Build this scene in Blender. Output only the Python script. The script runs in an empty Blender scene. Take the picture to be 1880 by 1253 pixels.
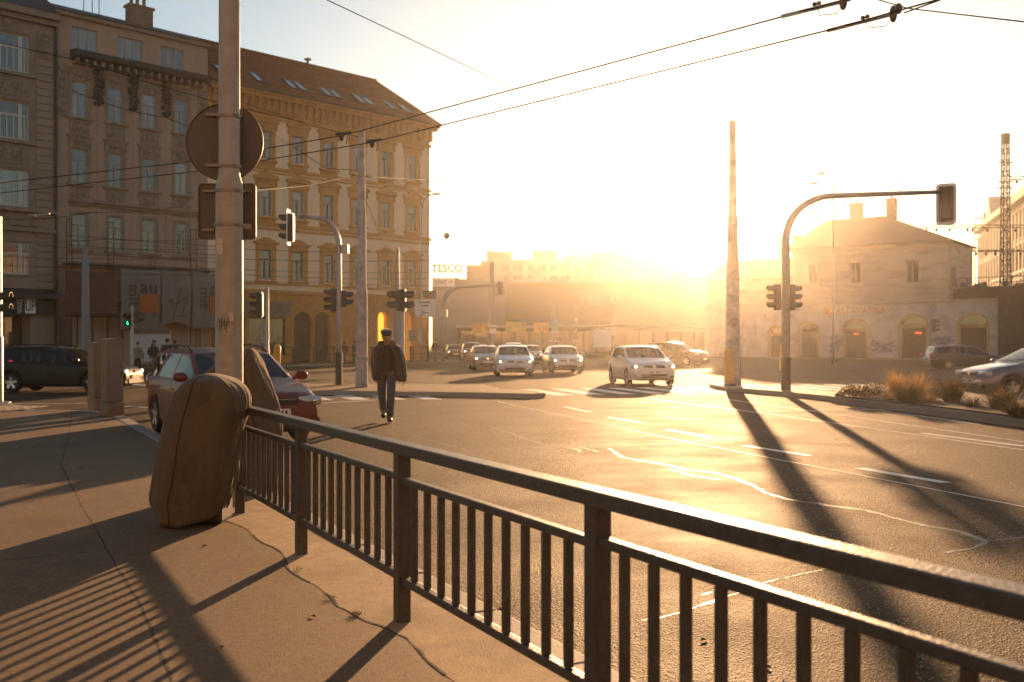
import bpy, bmesh, math, random
from mathutils import Vector, Matrix, Quaternion
random.seed(7)
R = math.radians
SC = bpy.context.scene
COL = SC.collection

# ------------------------------------------------------------------ camera, sky, sun, exposure
F, HCAM, HZ, CX = 1880.0, 1.52, 632.0, 940.0      # focal length in photo pixels, eye height, horizon row, centre column
cam = bpy.data.cameras.new('camera')
cam.lens, cam.sensor_width = 36.0, 36.0
cam.shift_y = (HZ - 626.5) / 1880.0
cam.clip_end = 3000
cam.dof.use_dof = True
cam.dof.focus_distance = 9.0
cam.dof.aperture_fstop = 3.2
cam_ob = bpy.data.objects.new('camera', cam)
cam_ob.location = (0, 0, HCAM)
cam_ob.rotation_euler = (R(90), 0, 0)
COL.objects.link(cam_ob)
SC.camera = cam_ob

SUN_VEC = Vector((350 / 1880.0, 1.0, 0.140)).normalized()      # towards the sun
SUN_EL = math.asin(SUN_VEC.z)
SUN_AZ = math.atan2(SUN_VEC.x, SUN_VEC.y)
world = bpy.data.worlds.new('World')
SC.world = world
world.use_nodes = True
wn = world.node_tree
wn.nodes.clear()
sky = wn.nodes.new('ShaderNodeTexSky')
sky.sky_type = 'NISHITA'
sky.sun_disc = False
sky.sun_elevation = SUN_EL
sky.sun_rotation = SUN_AZ
sky.air_density = 1.0
sky.dust_density = 0.5
sky.ozone_density = 1.0
wbg = wn.nodes.new('ShaderNodeBackground')
wbg.inputs['Strength'].default_value = 0.065
wout = wn.nodes.new('ShaderNodeOutputWorld')
wn.links.new(sky.outputs[0], wbg.inputs[0])
wn.links.new(wbg.outputs[0], wout.inputs[0])

sun = bpy.data.lights.new('sun', 'SUN')
sun.energy = 5.0
sun.angle = R(0.6)
sun.color = (1.0, 0.56, 0.26)
sun_ob = bpy.data.objects.new('sun', sun)
sun_ob.rotation_euler = SUN_VEC.to_track_quat('Z', 'Y').to_euler()
sun_ob.location = (30, 100, 60)
COL.objects.link(sun_ob)

SC.view_settings.view_transform = 'Standard'
SC.view_settings.look = 'None'
SC.view_settings.exposure = 1.3
SC.view_settings.gamma = 1.0
SC.cycles.max_bounces = 6
SC.cycles.diffuse_bounces = 3
SC.cycles.glossy_bounces = 3
SC.cycles.transparent_max_bounces = 12
SC.cycles.volume_bounces = 0
SC.cycles.use_denoising = True
SC.cycles.sample_clamp_indirect = 6.0


# ------------------------------------------------------------------ helpers
def gp(px, py, z=0.0):
    """point of the horizontal plane at height z that the photo shows at (px, py)"""
    d = (HCAM - z) * F / (py - HZ)
    return Vector(((px - CX) / F * d, d, z))


def pp(px, py, d):
    return Vector(((px - CX) / F * d, d, HCAM - (py - HZ) / F * d))


def link(o):
    COL.objects.link(o)
    return o


def tag(o, label=None, cat=None, group=None, kind=None):
    if label: o['label'] = label
    if cat: o['category'] = cat
    if group: o['group'] = group
    if kind: o['kind'] = kind
    return o


def thing(name, label, cat, loc=(0, 0, 0), rz=0.0, group=None):
    o = bpy.data.objects.new(name, None)
    o.location = loc
    o.rotation_euler = (0, 0, rz)
    o.empty_display_size = 0.3
    link(o)
    return tag(o, label, cat, group)


def kids(o):
    return [c for c in bpy.data.objects if c.parent == o]


def copy_tree(o, parent=None, kidmap=None):
    if kidmap is None:
        kidmap = {}
        for c in bpy.data.objects:
            if c.parent: kidmap.setdefault(c.parent.name, []).append(c)
    c = o.copy()
    link(c)
    c.parent = parent
    for ch in kidmap.get(o.name, []):
        copy_tree(ch, c, kidmap)
    return c


class MB:
    """collects geometry and links it as one mesh object"""
    def __init__(s):
        s.v, s.f, s.m = [], [], []

    def add(s, vs, fs, mi=0):
        k = len(s.v)
        s.v += [tuple(v) for v in vs]
        s.f += [tuple(i + k for i in f) for f in fs]
        s.m += [mi] * len(fs)

    def box(s, x0, x1, y0, y1, z0, z1, mi=0, mtx=None):
        vs = [Vector(p) for p in ((x0, y0, z0), (x1, y0, z0), (x1, y1, z0), (x0, y1, z0), (x0, y0, z1), (x1, y0, z1), (x1, y1, z1), (x0, y1, z1))]
        if mtx: vs = [mtx @ v for v in vs]
        s.add(vs, [(0, 3, 2, 1), (4, 5, 6, 7), (0, 1, 5, 4), (1, 2, 6, 5), (2, 3, 7, 6), (3, 0, 4, 7)], mi)
        return s

    def bar(s, p, q, w, h=None, mi=0, up=Vector((0, 0, 1))):
        """box from p to q, w wide and h high"""
        h = h or w
        p, q = Vector(p), Vector(q)
        d = (q - p)
        l = d.length
        d.normalize()
        side = d.cross(up)
        if side.length < 1e-4: side = d.cross(Vector((0, 1, 0)))
        side.normalize()
        u = side.cross(d)
        m = Matrix((side, d, u)).transposed().to_4x4()
        m.translation = p
        s.box(-w / 2, w / 2, 0, l, -h / 2, h / 2, mi, m)
        return s

    def tube(s, pts, rad, n=10, caps=True, mi=0):
        pts = [Vector(p) for p in pts]
        rad = rad if isinstance(rad, (list, tuple)) else [rad] * len(pts)
        rings, prev = [], None
        for i, p in enumerate(pts):
            a = pts[max(i - 1, 0)]
            b = pts[min(i + 1, len(pts) - 1)]
            t = (b - a).normalized()
            if prev is None:
                ref = Vector((0, 0, 1)) if abs(t.z) < 0.9 else Vector((1, 0, 0))
                x = t.cross(ref).normalized()
            else:
                x = (prev - t * prev.dot(t)).normalized()
            prev = x
            y = t.cross(x)
            rings.append([p + (x * math.cos(2 * math.pi * k / n) + y * math.sin(2 * math.pi * k / n)) * rad[i] for k in range(n)])
        vs = [v for r in rings for v in r]
        fs = []
        for i in range(len(rings) - 1):
            for k in range(n):
                fs.append((i * n + k, i * n + (k + 1) % n, (i + 1) * n + (k + 1) % n, (i + 1) * n + k))
        if caps:
            fs.append(tuple(range(n - 1, -1, -1)))
            fs.append(tuple((len(rings) - 1) * n + k for k in range(n)))
        s.add(vs, fs, mi)
        return s

    def lathe(s, prof, n=16, mtx=None, mi=0, caps=False):
        """profile of (radius, z) round the z axis"""
        vs, fs = [], []
        for r, z in prof:
            for k in range(n):
                a = 2 * math.pi * k / n
                vs.append(Vector((r * math.cos(a), r * math.sin(a), z)))
        for i in range(len(prof) - 1):
            for k in range(n):
                fs.append((i * n + k, i * n + (k + 1) % n, (i + 1) * n + (k + 1) % n, (i + 1) * n + k))
        if caps:
            fs.append(tuple(range(n - 1, -1, -1)))
            fs.append(tuple((len(prof) - 1) * n + k for k in range(n)))
        if mtx: vs = [mtx @ v for v in vs]
        s.add(vs, fs, mi)
        return s

    def prism(s, poly, a0, a1, axis='y', mi=0, mtx=None):
        """polygon extruded between a0 and a1 along the axis; poly holds the other two coordinates in order"""
        n = len(poly)
        def mk(p, a):
            if axis == 'y': return Vector((p[0], a, p[1]))
            if axis == 'x': return Vector((a, p[0], p[1]))
            return Vector((p[0], p[1], a))
        vs = [mk(p, a0) for p in poly] + [mk(p, a1) for p in poly]
        if mtx: vs = [mtx @ v for v in vs]
        fs = [tuple(range(n - 1, -1, -1)), tuple(range(n, 2 * n))]
        fs += [(i, (i + 1) % n, n + (i + 1) % n, n + i) for i in range(n)]
        s.add(vs, fs, mi)
        return s

    def ellipsoid(s, c, r, nu=14, nv=9, mi=0, p=1.0):
        c = Vector(c)
        vs, fs = [], []
        sp = lambda t: math.copysign(abs(t) ** p, t)
        for j in range(nv + 1):
            b = -math.pi / 2 + math.pi * j / nv
            for i in range(nu):
                a = 2 * math.pi * i / nu
                vs.append(c + Vector((r[0] * sp(math.cos(b)) * sp(math.cos(a)), r[1] * sp(math.cos(b)) * sp(math.sin(a)), r[2] * sp(math.sin(b)))))
        for j in range(nv):
            for i in range(nu):
                fs.append((j * nu + i, j * nu + (i + 1) % nu, (j + 1) * nu + (i + 1) % nu, (j + 1) * nu + i))
        s.add(vs, fs, mi)
        return s

    def build(s, name, mat, parent=None, loc=None, smooth=False, bevel=0.0, autosmooth=None, recalc=True):
        me = bpy.data.meshes.new(name)
        me.from_pydata(s.v, [], s.f)
        for p, m in zip(me.polygons, s.m): p.material_index = m
        mats = mat if isinstance(mat, (list, tuple)) else [mat]
        for m in mats: me.materials.append(m)
        if recalc:
            bm = bmesh.new()
            bm.from_mesh(me)
            bmesh.ops.remove_doubles(bm, verts=bm.verts, dist=1e-5)
            bmesh.ops.recalc_face_normals(bm, faces=bm.faces)
            bm.to_mesh(me)
            bm.free()
        if smooth:
            for p in me.polygons: p.use_smooth = True
            if autosmooth: me.set_sharp_from_angle(angle=R(autosmooth))
        o = bpy.data.objects.new(name, me)
        link(o)
        if parent is not None: o.parent = parent
        if loc is not None: o.location = loc
        if bevel:
            b = o.modifiers.new('bevel', 'BEVEL')
            b.width = bevel
            b.segments = 2
            b.limit_method = 'ANGLE'
            b.angle_limit = R(40)
        return o


def part(name, mesh_ob, parent, loc=(0, 0, 0), rz=0.0):
    """another object on the same mesh"""
    o = bpy.data.objects.new(name, mesh_ob.data)
    o.location = loc
    o.rotation_euler = (0, 0, rz)
    o.parent = parent
    for m in mesh_ob.modifiers:
        if m.type == 'BEVEL':
            b = o.modifiers.new('bevel', 'BEVEL')
            b.width, b.segments, b.limit_method, b.angle_limit = m.width, m.segments, m.limit_method, m.angle_limit
    return link(o)


def text(name, body, size, mat, parent=None, mtx=None, extrude=0.01, align='CENTER', spacing=1.0, bold=0.0):
    cu = bpy.data.curves.new(name, 'FONT')
    cu.body = body
    cu.size = size
    cu.extrude = extrude
    cu.offset = bold
    cu.align_x = align
    cu.align_y = 'CENTER'
    cu.space_character = spacing
    cu.materials.append(mat)
    tmp = bpy.data.objects.new(name, cu)
    me = bpy.data.meshes.new_from_object(tmp.evaluated_get(bpy.context.evaluated_depsgraph_get()))
    me.name = name
    bpy.data.objects.remove(tmp)
    o = bpy.data.objects.new(name, me)
    if parent is not None: o.parent = parent
    if mtx is not None: o.matrix_local = mtx
    return link(o)


# ------------------------------------------------------------------ materials
def M(name, col, rough=0.7, metal=0.0, var=0.15, vscale=3.0, bump=0.0, bscale=40.0, spec=0.5, coat=0.0, dirt=None, dscale=0.6, emit=None, estr=0.0, stretch=None):
    m = bpy.data.materials.new(name)
    m.use_nodes = True
    nt = m.node_tree
    b = nt.nodes['Principled BSDF']
    b.inputs['Roughness'].default_value = rough
    b.inputs['Metallic'].default_value = metal
    b.inputs['Specular IOR Level'].default_value = spec
    b.inputs['Coat Weight'].default_value = coat
    tc = nt.nodes.new('ShaderNodeTexCoord')
    vec = tc.outputs['Object']
    if stretch:
        mp = nt.nodes.new('ShaderNodeMapping')
        mp.inputs['Scale'].default_value = stretch
        nt.links.new(vec, mp.inputs[0])
        vec = mp.outputs[0]
    c = (*col, 1)
    if var > 0:
        n = nt.nodes.new('ShaderNodeTexNoise')
        n.inputs['Scale'].default_value = vscale
        n.inputs['Detail'].default_value = 8
        n.inputs['Roughness'].default_value = 0.65
        nt.links.new(vec, n.inputs['Vector'])
        rp = nt.nodes.new('ShaderNodeValToRGB')
        rp.color_ramp.elements[0].position = 0.3
        rp.color_ramp.elements[1].position = 0.7
        rp.color_ramp.elements[0].color = (*[max(0, k * (1 - var)) for k in col], 1)
        rp.color_ramp.elements[1].color = (*[min(1, k * (1 + var)) for k in col], 1)
        nt.links.new(n.outputs[0], rp.inputs[0])
        out = rp.outputs[0]
        if dirt:
            n2 = nt.nodes.new('ShaderNodeTexNoise')
            n2.inputs['Scale'].default_value = dscale
            n2.inputs['Detail'].default_value = 10
            n2.inputs['Roughness'].default_value = 0.7
            nt.links.new(vec, n2.inputs['Vector'])
            r2 = nt.nodes.new('ShaderNodeValToRGB')
            r2.color_ramp.elements[0].position = 0.48
            r2.color_ramp.elements[1].position = 0.68
            nt.links.new(n2.outputs[0], r2.inputs[0])
            mx = nt.nodes.new('ShaderNodeMixRGB')
            mx.inputs[2].default_value = (*dirt, 1)
            nt.links.new(r2.outputs[0], mx.inputs[0])
            nt.links.new(out, mx.inputs[1])
            out = mx.outputs[0]
        nt.links.new(out, b.inputs['Base Color'])
    else:
        b.inputs['Base Color'].default_value = c
    if bump > 0:
        nb = nt.nodes.new('ShaderNodeTexNoise')
        nb.inputs['Scale'].default_value = bscale
        nb.inputs['Detail'].default_value = 6
        nt.links.new(vec, nb.inputs['Vector'])
        bp = nt.nodes.new('ShaderNodeBump')
        bp.inputs['Strength'].default_value = bump
        bp.inputs['Distance'].default_value = 0.02
        nt.links.new(nb.outputs[0], bp.inputs['Height'])
        nt.links.new(bp.outputs[0], b.inputs['Normal'])
    if emit:
        b.inputs['Emission Color'].default_value = (*emit, 1)
        b.inputs['Emission Strength'].default_value = estr
    return m


def glass_mat(name, tint, refl=1.0):
    """thin window glass: see-through and reflecting by its angle"""
    m = bpy.data.materials.new(name)
    m.use_nodes = True
    nt = m.node_tree
    nt.nodes.clear()
    out = nt.nodes.new('ShaderNodeOutputMaterial')
    tr = nt.nodes.new('ShaderNodeBsdfTransparent')
    tr.inputs[0].default_value = (*tint, 1)
    gl = nt.nodes.new('ShaderNodeBsdfGlossy')
    gl.inputs['Roughness'].default_value = 0.03
    gl.inputs[0].default_value = (0.9, 0.9, 0.9, 1)
    fr = nt.nodes.new('ShaderNodeFresnel')
    fr.inputs[0].default_value = 1.48
    mx = nt.nodes.new('ShaderNodeMixShader')
    nt.links.new(fr.outputs[0], mx.inputs[0])
    nt.links.new(tr.outputs[0], mx.inputs[1])
    nt.links.new(gl.outputs[0], mx.inputs[2])
    nt.links.new(mx.outputs[0], out.inputs[0])
    return m


def asphalt_mat():
    m = bpy.data.materials.new('asphalt')
    m.use_nodes = True
    nt = m.node_tree
    b = nt.nodes['Principled BSDF']
    tc = nt.nodes.new('ShaderNodeTexCoord')
    def noise(scale, detail=8, rough=0.6):
        n = nt.nodes.new('ShaderNodeTexNoise')
        n.inputs['Scale'].default_value = scale
        n.inputs['Detail'].default_value = detail
        n.inputs['Roughness'].default_value = rough
        nt.links.new(tc.outputs['Object'], n.inputs['Vector'])
        return n.outputs[0]
    def ramp(src, p0, c0, p1, c1):
        r = nt.nodes.new('ShaderNodeValToRGB')
        r.color_ramp.elements[0].position, r.color_ramp.elements[1].position = p0, p1
        r.color_ramp.elements[0].color, r.color_ramp.elements[1].color = (*c0, 1), (*c1, 1)
        nt.links.new(src, r.inputs[0])
        return r.outputs[0]
    grain = ramp(noise(130, 4, 0.7), 0.35, (0.03, 0.02, 0.0115), 0.72, (0.12, 0.078, 0.044))
    big = ramp(noise(0.35, 6, 0.6), 0.35, (0.72, 0.72, 0.72), 0.7, (1.3, 1.27, 1.2))
    mx = nt.nodes.new('ShaderNodeMixRGB')
    mx.blend_type = 'MULTIPLY'
    mx.inputs[0].default_value = 1
    nt.links.new(grain, mx.inputs[1])
    nt.links.new(big, mx.inputs[2])
    vs_ = nt.nodes.new('ShaderNodeTexVoronoi')
    vs_.inputs['Scale'].default_value = 95
    nt.links.new(tc.outputs['Object'], vs_.inputs['Vector'])
    sp = nt.nodes.new('ShaderNodeSeparateColor')
    nt.links.new(vs_.outputs['Color'], sp.inputs[0])
    st_ = ramp(sp.outputs[0], 0.86, (0, 0, 0), 0.93, (1, 1, 1))
    m3 = nt.nodes.new('ShaderNodeMixRGB')
    m3.inputs[2].default_value = (0.30, 0.23, 0.15, 1)
    nt.links.new(st_, m3.inputs[0])
    nt.links.new(mx.outputs[0], m3.inputs[1])
    nt.links.new(m3.outputs[0], b.inputs['Base Color'])
    rr = ramp(noise(0.8, 8), 0.3, (0.66,) * 3, 0.7, (0.82,) * 3)
    nt.links.new(rr, b.inputs['Roughness'])
    vo = nt.nodes.new('ShaderNodeTexVoronoi')
    vo.inputs['Scale'].default_value = 75
    nt.links.new(tc.outputs['Object'], vo.inputs['Vector'])
    bp = nt.nodes.new('ShaderNodeBump')
    bp.inputs['Strength'].default_value = 1.0
    bp.inputs['Distance'].default_value = 0.009
    nt.links.new(vo.outputs[0], bp.inputs['Height'])
    bp2 = nt.nodes.new('ShaderNodeBump')
    bp2.inputs['Strength'].default_value = 0.25
    bp2.inputs['Distance'].default_value = 0.03
    nt.links.new(noise(1.6, 5), bp2.inputs['Height'])
    nt.links.new(bp.outputs[0], bp2.inputs['Normal'])
    nt.links.new(bp2.outputs[0], b.inputs['Normal'])
    b.inputs['Specular IOR Level'].default_value = 0.08
    return m


MT = {}
MT['wire'] = M('wire_black', (0.02, 0.018, 0.016), 0.95, var=0, spec=0.1)
MT['asphalt'] = asphalt_mat()
MT['sidewalk'] = M('sidewalk_asphalt', (0.19, 0.122, 0.065), 0.8, var=0.35, vscale=45, bump=0.5, bscale=190, dirt=(0.135, 0.088, 0.05), dscale=0.9, spec=0.25)
def spots(m, scale, size, col):
    """small round stains such as trodden gum"""
    nt = m.node_tree
    b = nt.nodes['Principled BSDF']
    src = b.inputs['Base Color'].links[0].from_socket
    tc = nt.nodes.new('ShaderNodeTexCoord')
    v = nt.nodes.new('ShaderNodeTexVoronoi')
    v.inputs['Scale'].default_value = scale
    nt.links.new(tc.outputs['Object'], v.inputs['Vector'])
    r = nt.nodes.new('ShaderNodeValToRGB')
    r.color_ramp.elements[0].position, r.color_ramp.elements[1].position = size * 0.7, size
    r.color_ramp.elements[0].color, r.color_ramp.elements[1].color = (0.75, 0.75, 0.75, 1), (0, 0, 0, 1)
    nt.links.new(v.outputs['Distance'], r.inputs[0])
    x = nt.nodes.new('ShaderNodeMixRGB')
    x.inputs[2].default_value = (*col, 1)
    nt.links.new(r.outputs[0], x.inputs[0]); nt.links.new(src, x.inputs[1]); nt.links.new(x.outputs[0], b.inputs['Base Color'])
spots(MT['sidewalk'], 1.3, 0.06, (0.07, 0.05, 0.035))
MT['concrete_slab'] = M('concrete_slab', (0.44, 0.30, 0.16), 0.85, var=0.22, vscale=9, bump=0.35, bscale=120, dirt=(0.27, 0.18, 0.09), dscale=1.3, spec=0.25)
MT['kerb'] = M('kerb_granite', (0.27, 0.24, 0.2), 0.75, var=0.25, vscale=40, bump=0.3, bscale=90)
MT['joint'] = M('joint_dark', (0.045, 0.033, 0.02), 0.95, var=0.3, vscale=30, bump=0.5, bscale=60)
MT['tactile'] = M('tactile_paving', (0.34, 0.25, 0.15), 0.8, var=0.25, vscale=18, bump=0.3)
MT['tar'] = M('tar_seal', (0.06, 0.05, 0.04), 0.5, var=0.3, vscale=20, bump=0.35, bscale=40, spec=0.4)
MT['paint'] = M('road_paint', (0.78, 0.74, 0.67), 0.6, var=0.1, vscale=14, dirt=(0.42, 0.37, 0.31), dscale=5, bump=0.2, bscale=120)
MT['soil'] = M('soil', (0.06, 0.045, 0.03), 0.95, var=0.4, vscale=8, bump=0.9, bscale=12)
MT['rail_paint'] = M('railing_paint', (0.055, 0.05, 0.043), 0.45, var=0.35, vscale=22, bump=0.25, bscale=70, dirt=(0.065, 0.048, 0.034), dscale=7)
MT['pole_grey'] = M('pole_painted', (0.38, 0.345, 0.29), 0.5, var=0.12, vscale=6, bump=0.12, bscale=25, dirt=(0.28, 0.23, 0.175), dscale=2.2)
MT['galv'] = M('galvanised', (0.33, 0.32, 0.30), 0.45, metal=0.6, var=0.2, vscale=12)
MT['dark_metal'] = M('dark_metal', (0.035, 0.032, 0.03), 0.5, var=0.2, vscale=8)
MT['blue_pole'] = M('blue_grey_pole', (0.17, 0.19, 0.21), 0.5, var=0.15, vscale=6)
MT['concrete'] = M('concrete_pole', (0.48, 0.43, 0.39), 0.8, var=0.18, vscale=5, bump=0.25, bscale=40, dirt=(0.19, 0.16, 0.14), dscale=1.6)
MT['sign_back'] = M('sign_back', (0.115, 0.098, 0.08), 0.6, metal=0.1, var=0.1, vscale=3, dirt=(0.09, 0.075, 0.06), dscale=2)
MT['clamp'] = M('steel_clamp', (0.21, 0.175, 0.14), 0.4, metal=0.5, var=0.1)
MT['sticker'] = M('sticker_paper', (0.5, 0.46, 0.4), 0.7, var=0.2, vscale=30)
MT['canvas'] = M('canvas', (0.115, 0.09, 0.057), 0.9, var=0.09, vscale=3, bump=0.55, bscale=5, spec=0.2, dirt=(0.078, 0.058, 0.033), dscale=2.2, stretch=(1.6, 1.6, 1.0))
MT['canvas'].node_tree.nodes['Principled BSDF'].inputs['Sheen Weight'].default_value = 0.08
MT['seam'] = M('seam_thread', (0.03, 0.024, 0.018), 0.9, var=0.1)
MT['black'] = M('black_plastic', (0.018, 0.017, 0.016), 0.55, var=0.1)
MT['rubber'] = M('rubber', (0.02, 0.02, 0.02), 0.85, var=0.15, vscale=10)
MT['rim'] = M('alloy', (0.55, 0.55, 0.56), 0.3, metal=0.9, var=0.05)
MT['interior'] = M('car_interior', (0.03, 0.028, 0.027), 0.8, var=0.1)
MT['car_glass'] = glass_mat('car_glass', (0.55, 0.58, 0.56))
MT['dark_glass'] = glass_mat('tinted_glass', (0.16, 0.17, 0.17))
MT['plate'] = M('number_plate', (0.7, 0.7, 0.68), 0.5, var=0.02)
MT['ink'] = M('ink', (0.02, 0.02, 0.025), 0.6, var=0.0)
MT['lamp_lens'] = M('lamp_lens', (0.45, 0.46, 0.46), 0.08, var=0.1, vscale=40, coat=1.0)
MT['lamp_lit'] = M('lamp_lit', (0.9, 0.85, 0.75), 0.2, var=0, emit=(1.0, 0.8, 0.5), estr=4.0)
MT['red_lens'] = M('red_lens', (0.30, 0.012, 0.01), 0.15, var=0, coat=1.0)
MT['red_lit'] = M('red_lit', (0.6, 0.02, 0.02), 0.2, var=0, emit=(1.0, 0.05, 0.02), estr=1.6)
MT['chrome'] = M('chrome', (0.7, 0.7, 0.7), 0.15, metal=1.0, var=0)
MT['signal_black'] = M('signal_housing', (0.022, 0.021, 0.02), 0.55, var=0.15)
MT['signal_lens'] = M('signal_lens', (0.05, 0.03, 0.02), 0.15, var=0, coat=1)
MT['signal_green'] = M('signal_green', (0.0, 0.3, 0.16), 0.3, var=0, emit=(0.02, 1.0, 0.5), estr=1.6)
MT['white_paint'] = M('white_paint', (0.72, 0.70, 0.66), 0.5, var=0.06)
MT['yellow_plastic'] = M('yellow_plastic', (0.62, 0.30, 0.02), 0.5, var=0.12, vscale=6)
MT['cabinet'] = M('cabinet_paint', (0.17, 0.158, 0.14), 0.6, var=0.1, vscale=4, dirt=(0.15, 0.125, 0.095), dscale=2.5, bump=0.05)
MT['cabinet_tan'] = M('cabinet_tan', (0.21, 0.155, 0.09), 0.65, var=0.1, vscale=4, dirt=(0.16, 0.115, 0.065), dscale=3.0)  # tan tone for the lower cabinet, side panels and plinths

# ------------------------------------------------------------------ ground, road, pavements
def sheet(name, pts, z0, z1, mat, kind='structure', sides=True):
    """horizontal polygon with its top at z1 (and side faces down to z0)"""
    m = MB()
    n = len(pts)
    m.add([(p[0], p[1], z1) for p in pts], [tuple(range(n))])
    if sides:
        m.add([(p[0], p[1], z0) for p in pts] + [(p[0], p[1], z1) for p in pts], [(i, (i + 1) % n, n + (i + 1) % n, n + i) for i in range(n)])
    o = m.build(name, mat)
    return tag(o, kind=kind)


m = MB()
m.add([(-260, -60, 0), (260, -60, 0), (260, 420, 0), (-260, 420, 0)], [(0, 1, 2, 3)])
tag(m.build('road', MT['asphalt']), kind='structure')

KU = Vector((-0.457, 0.889, 0))                    # direction of the kerb and the railing
KN = Vector((-0.889, -0.457, 0))                   # from the kerb onto the pavement
K0 = Vector((-0.172, 5.58, 0))
def kp(t, off=0.0, z=0.0):
    p = K0 + KU * t + KN * off
    p.z = z
    return p

corner = [kp(16.6), kp(17.6) + KN * 0.1, kp(18.4) + KN * 0.7, kp(18.9) + KN * 1.7, Vector((-11.2, 23.7, 0)), Vector((-14, 23.95, 0)), Vector((-34, 24.1, 0))]
edge = [kp(-11)] + [kp(t) for t in (-6, 0, 6, 12)] + corner
inner = []
for i, p in enumerate(edge):
    a, b = edge[max(i - 1, 0)], edge[min(i + 1, len(edge) - 1)]
    t = (b - a).normalized()
    inner.append(p + Vector((-t.y, t.x, 0)) * 0.22)
sheet('sidewalk', [p for p in inner] + [(-34, -14), (inner[0].x, -14)], -0.02, 0.12, MT['sidewalk'])
# granite kerb stones along the edge
m = MB()
def along(pts, step):
    out, acc = [], 0.0
    for a, b in zip(pts[:-1], pts[1:]):
        l = (b - a).length
        while acc < l:
            out.append(a.lerp(b, acc / l))
            acc += step
        acc -= l
    return out
st = along(edge, 0.98)
for a, b in zip(st[:-1], st[1:]):
    d = (b - a).normalized()
    n = Vector((-d.y, d.x, 0))
    dz = random.uniform(-0.003, 0.004)
    e = d * 0.005
    q = [a + e, b - e, b - e + n * 0.215, a + e + n * 0.215]
    m.prism([(p.x, p.y) for p in q], -0.02, 0.127 + dz, 'z')
tag(m.build('kerb', MT['kerb'], bevel=0.012), kind='structure')
# concrete strip under the railing and its ragged joint
off_out = lambda t: 0.68 + 0.04 * math.sin(t * 2.1) + 0.03 * math.sin(t * 5.7 + 1)
ts = [x * 0.25 for x in range(-40, 29)]
sheet('concrete_strip', [kp(ts[0], 0.23)] + [kp(ts[-1], 0.23)] + [kp(t, off_out(t)) for t in reversed(ts)], 0.1, 0.1212, MT['concrete_slab'], sides=False)


def strip(name, pts, w, z, mat, jit=0.0, wob=0.35):
    """thin ribbon of uneven width lying on the ground"""
    m = MB()
    fine = along([Vector((p[0], p[1], 0)) for p in pts], 0.12) + [Vector((pts[-1][0], pts[-1][1], 0))]
    vs = []
    for i, p in enumerate(fine):
        a, b = fine[max(i - 1, 0)], fine[min(i + 1, len(fine) - 1)]
        d = (b - a).normalized()
        n = Vector((-d.y, d.x, 0))
        p = p + n * random.uniform(-jit, jit)
        ww = w * 0.5 * random.uniform(1 - wob, 1 + wob)
        vs += [p - n * ww + Vector((0, 0, z)), p + n * ww + Vector((0, 0, z))]
    gap = lambda i: name == 'pavement_crack' and (math.sin(i * 0.37) + math.sin(i * 1.13 + 1)) > 0.95
    m.add(vs, [(2 * i, 2 * i + 2, 2 * i + 3, 2 * i + 1) for i in range(len(fine) - 1) if not gap(i)])
    return tag(m.build(name, mat, recalc=False), kind='structure')


strip('pavement_crack', [kp(t, off_out(t)) for t in ts], 0.010, 0.1222, MT['joint'], 0.008, 0.8)
for pts in ([(132, 757), (126, 800), (111, 853), (146, 920), (172, 965), (205, 1025), (258, 1110), (318, 1255), (340, 1320)], [(0, 1029), (60, 1024), (120, 1017), (187, 1013)], [(0, 827), (50, 831), (110, 836)]):
    strip('pavement_joint', [gp(x, y, 0.12) for x, y in pts], 0.014, 0.1209, MT['joint'], 0.004, 0.45)
# tactile paving by the crossing on the corner
tp = [Vector((-34, 21.6, 0)), Vector((-10.4, 21.4, 0)), Vector((-10.4, 23.1, 0)), Vector((-34, 23.4, 0))]
sheet('tactile_paving', tp, 0.1, 0.126, MT['tactile'], sides=False)
m = MB()
for i in range(118):
    for j in range(4):
        x = -34 + 0.2 * i
        y = 21.62 + 0.38 * j
        m.box(x, x + 0.13, y, y + 0.3, 0.12, 0.132)
tag(m.build('paving_blocks', MT['tactile']), kind='structure')
# little weeds in the joint
mw = M('weed', (0.16, 0.13, 0.03), 0.8, var=0.3)
m = MB()
for c, n in ((gp(655, 1128, 0.125), 70), (gp(545, 1046, 0.125), 22), (gp(610, 1098, 0.125), 25)):
    for i in range(n):
        a = random.uniform(0, 6.28)
        p = c + Vector((random.gauss(0, 0.018), random.gauss(0, 0.014), 0))
        h = random.uniform(0.006, 0.022)
        q = p + Vector((math.cos(a) * h * 0.7, math.sin(a) * h * 0.7, h))
        s = Vector((-math.sin(a), math.cos(a), 0)) * 0.002
        m.add([p - s, p + s, q], [(0, 1, 2)])
tag(m.build('weeds', mw, recalc=False), 'dry weeds growing in the crack of the pavement below the railing', 'weeds', kind='stuff')

# small litter and fallen leaves
ml = M('dry_leaf', (0.09, 0.055, 0.025), 0.8, var=0.4, vscale=20)
m = MB()
for k in range(46):
    if k < 30:
        tt = random.uniform(-3, 12)
        c = kp(tt, random.uniform(-0.9, 0.2) if k < 18 else random.uniform(0.3, 2.6), 0)
        c.z = 0.124 if k >= 18 else 0.004
        if k < 18 and (c - K0).dot(KN) > -0.03: c = c - KN * 0.25
    else:
        c = Vector((random.uniform(-4, 9), random.uniform(9, 26), 0.004))
        if (c - K0).dot(KN) > -0.05: continue
    a, s = random.uniform(0, 6.28), random.uniform(0.012, 0.03)
    u, w = Vector((math.cos(a), math.sin(a), 0)) * s, Vector((-math.sin(a), math.cos(a), 0)) * s * 0.5
    m.add([c - u, c + w + Vector((0, 0, s * 0.4)), c + u, c - w + Vector((0, 0, s * 0.2))], [(0, 1, 2, 3)])
tag(m.build('leaf_litter', ml, recalc=False), 'scattered dry leaves and litter on the road and pavement', 'litter', kind='stuff')
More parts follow.
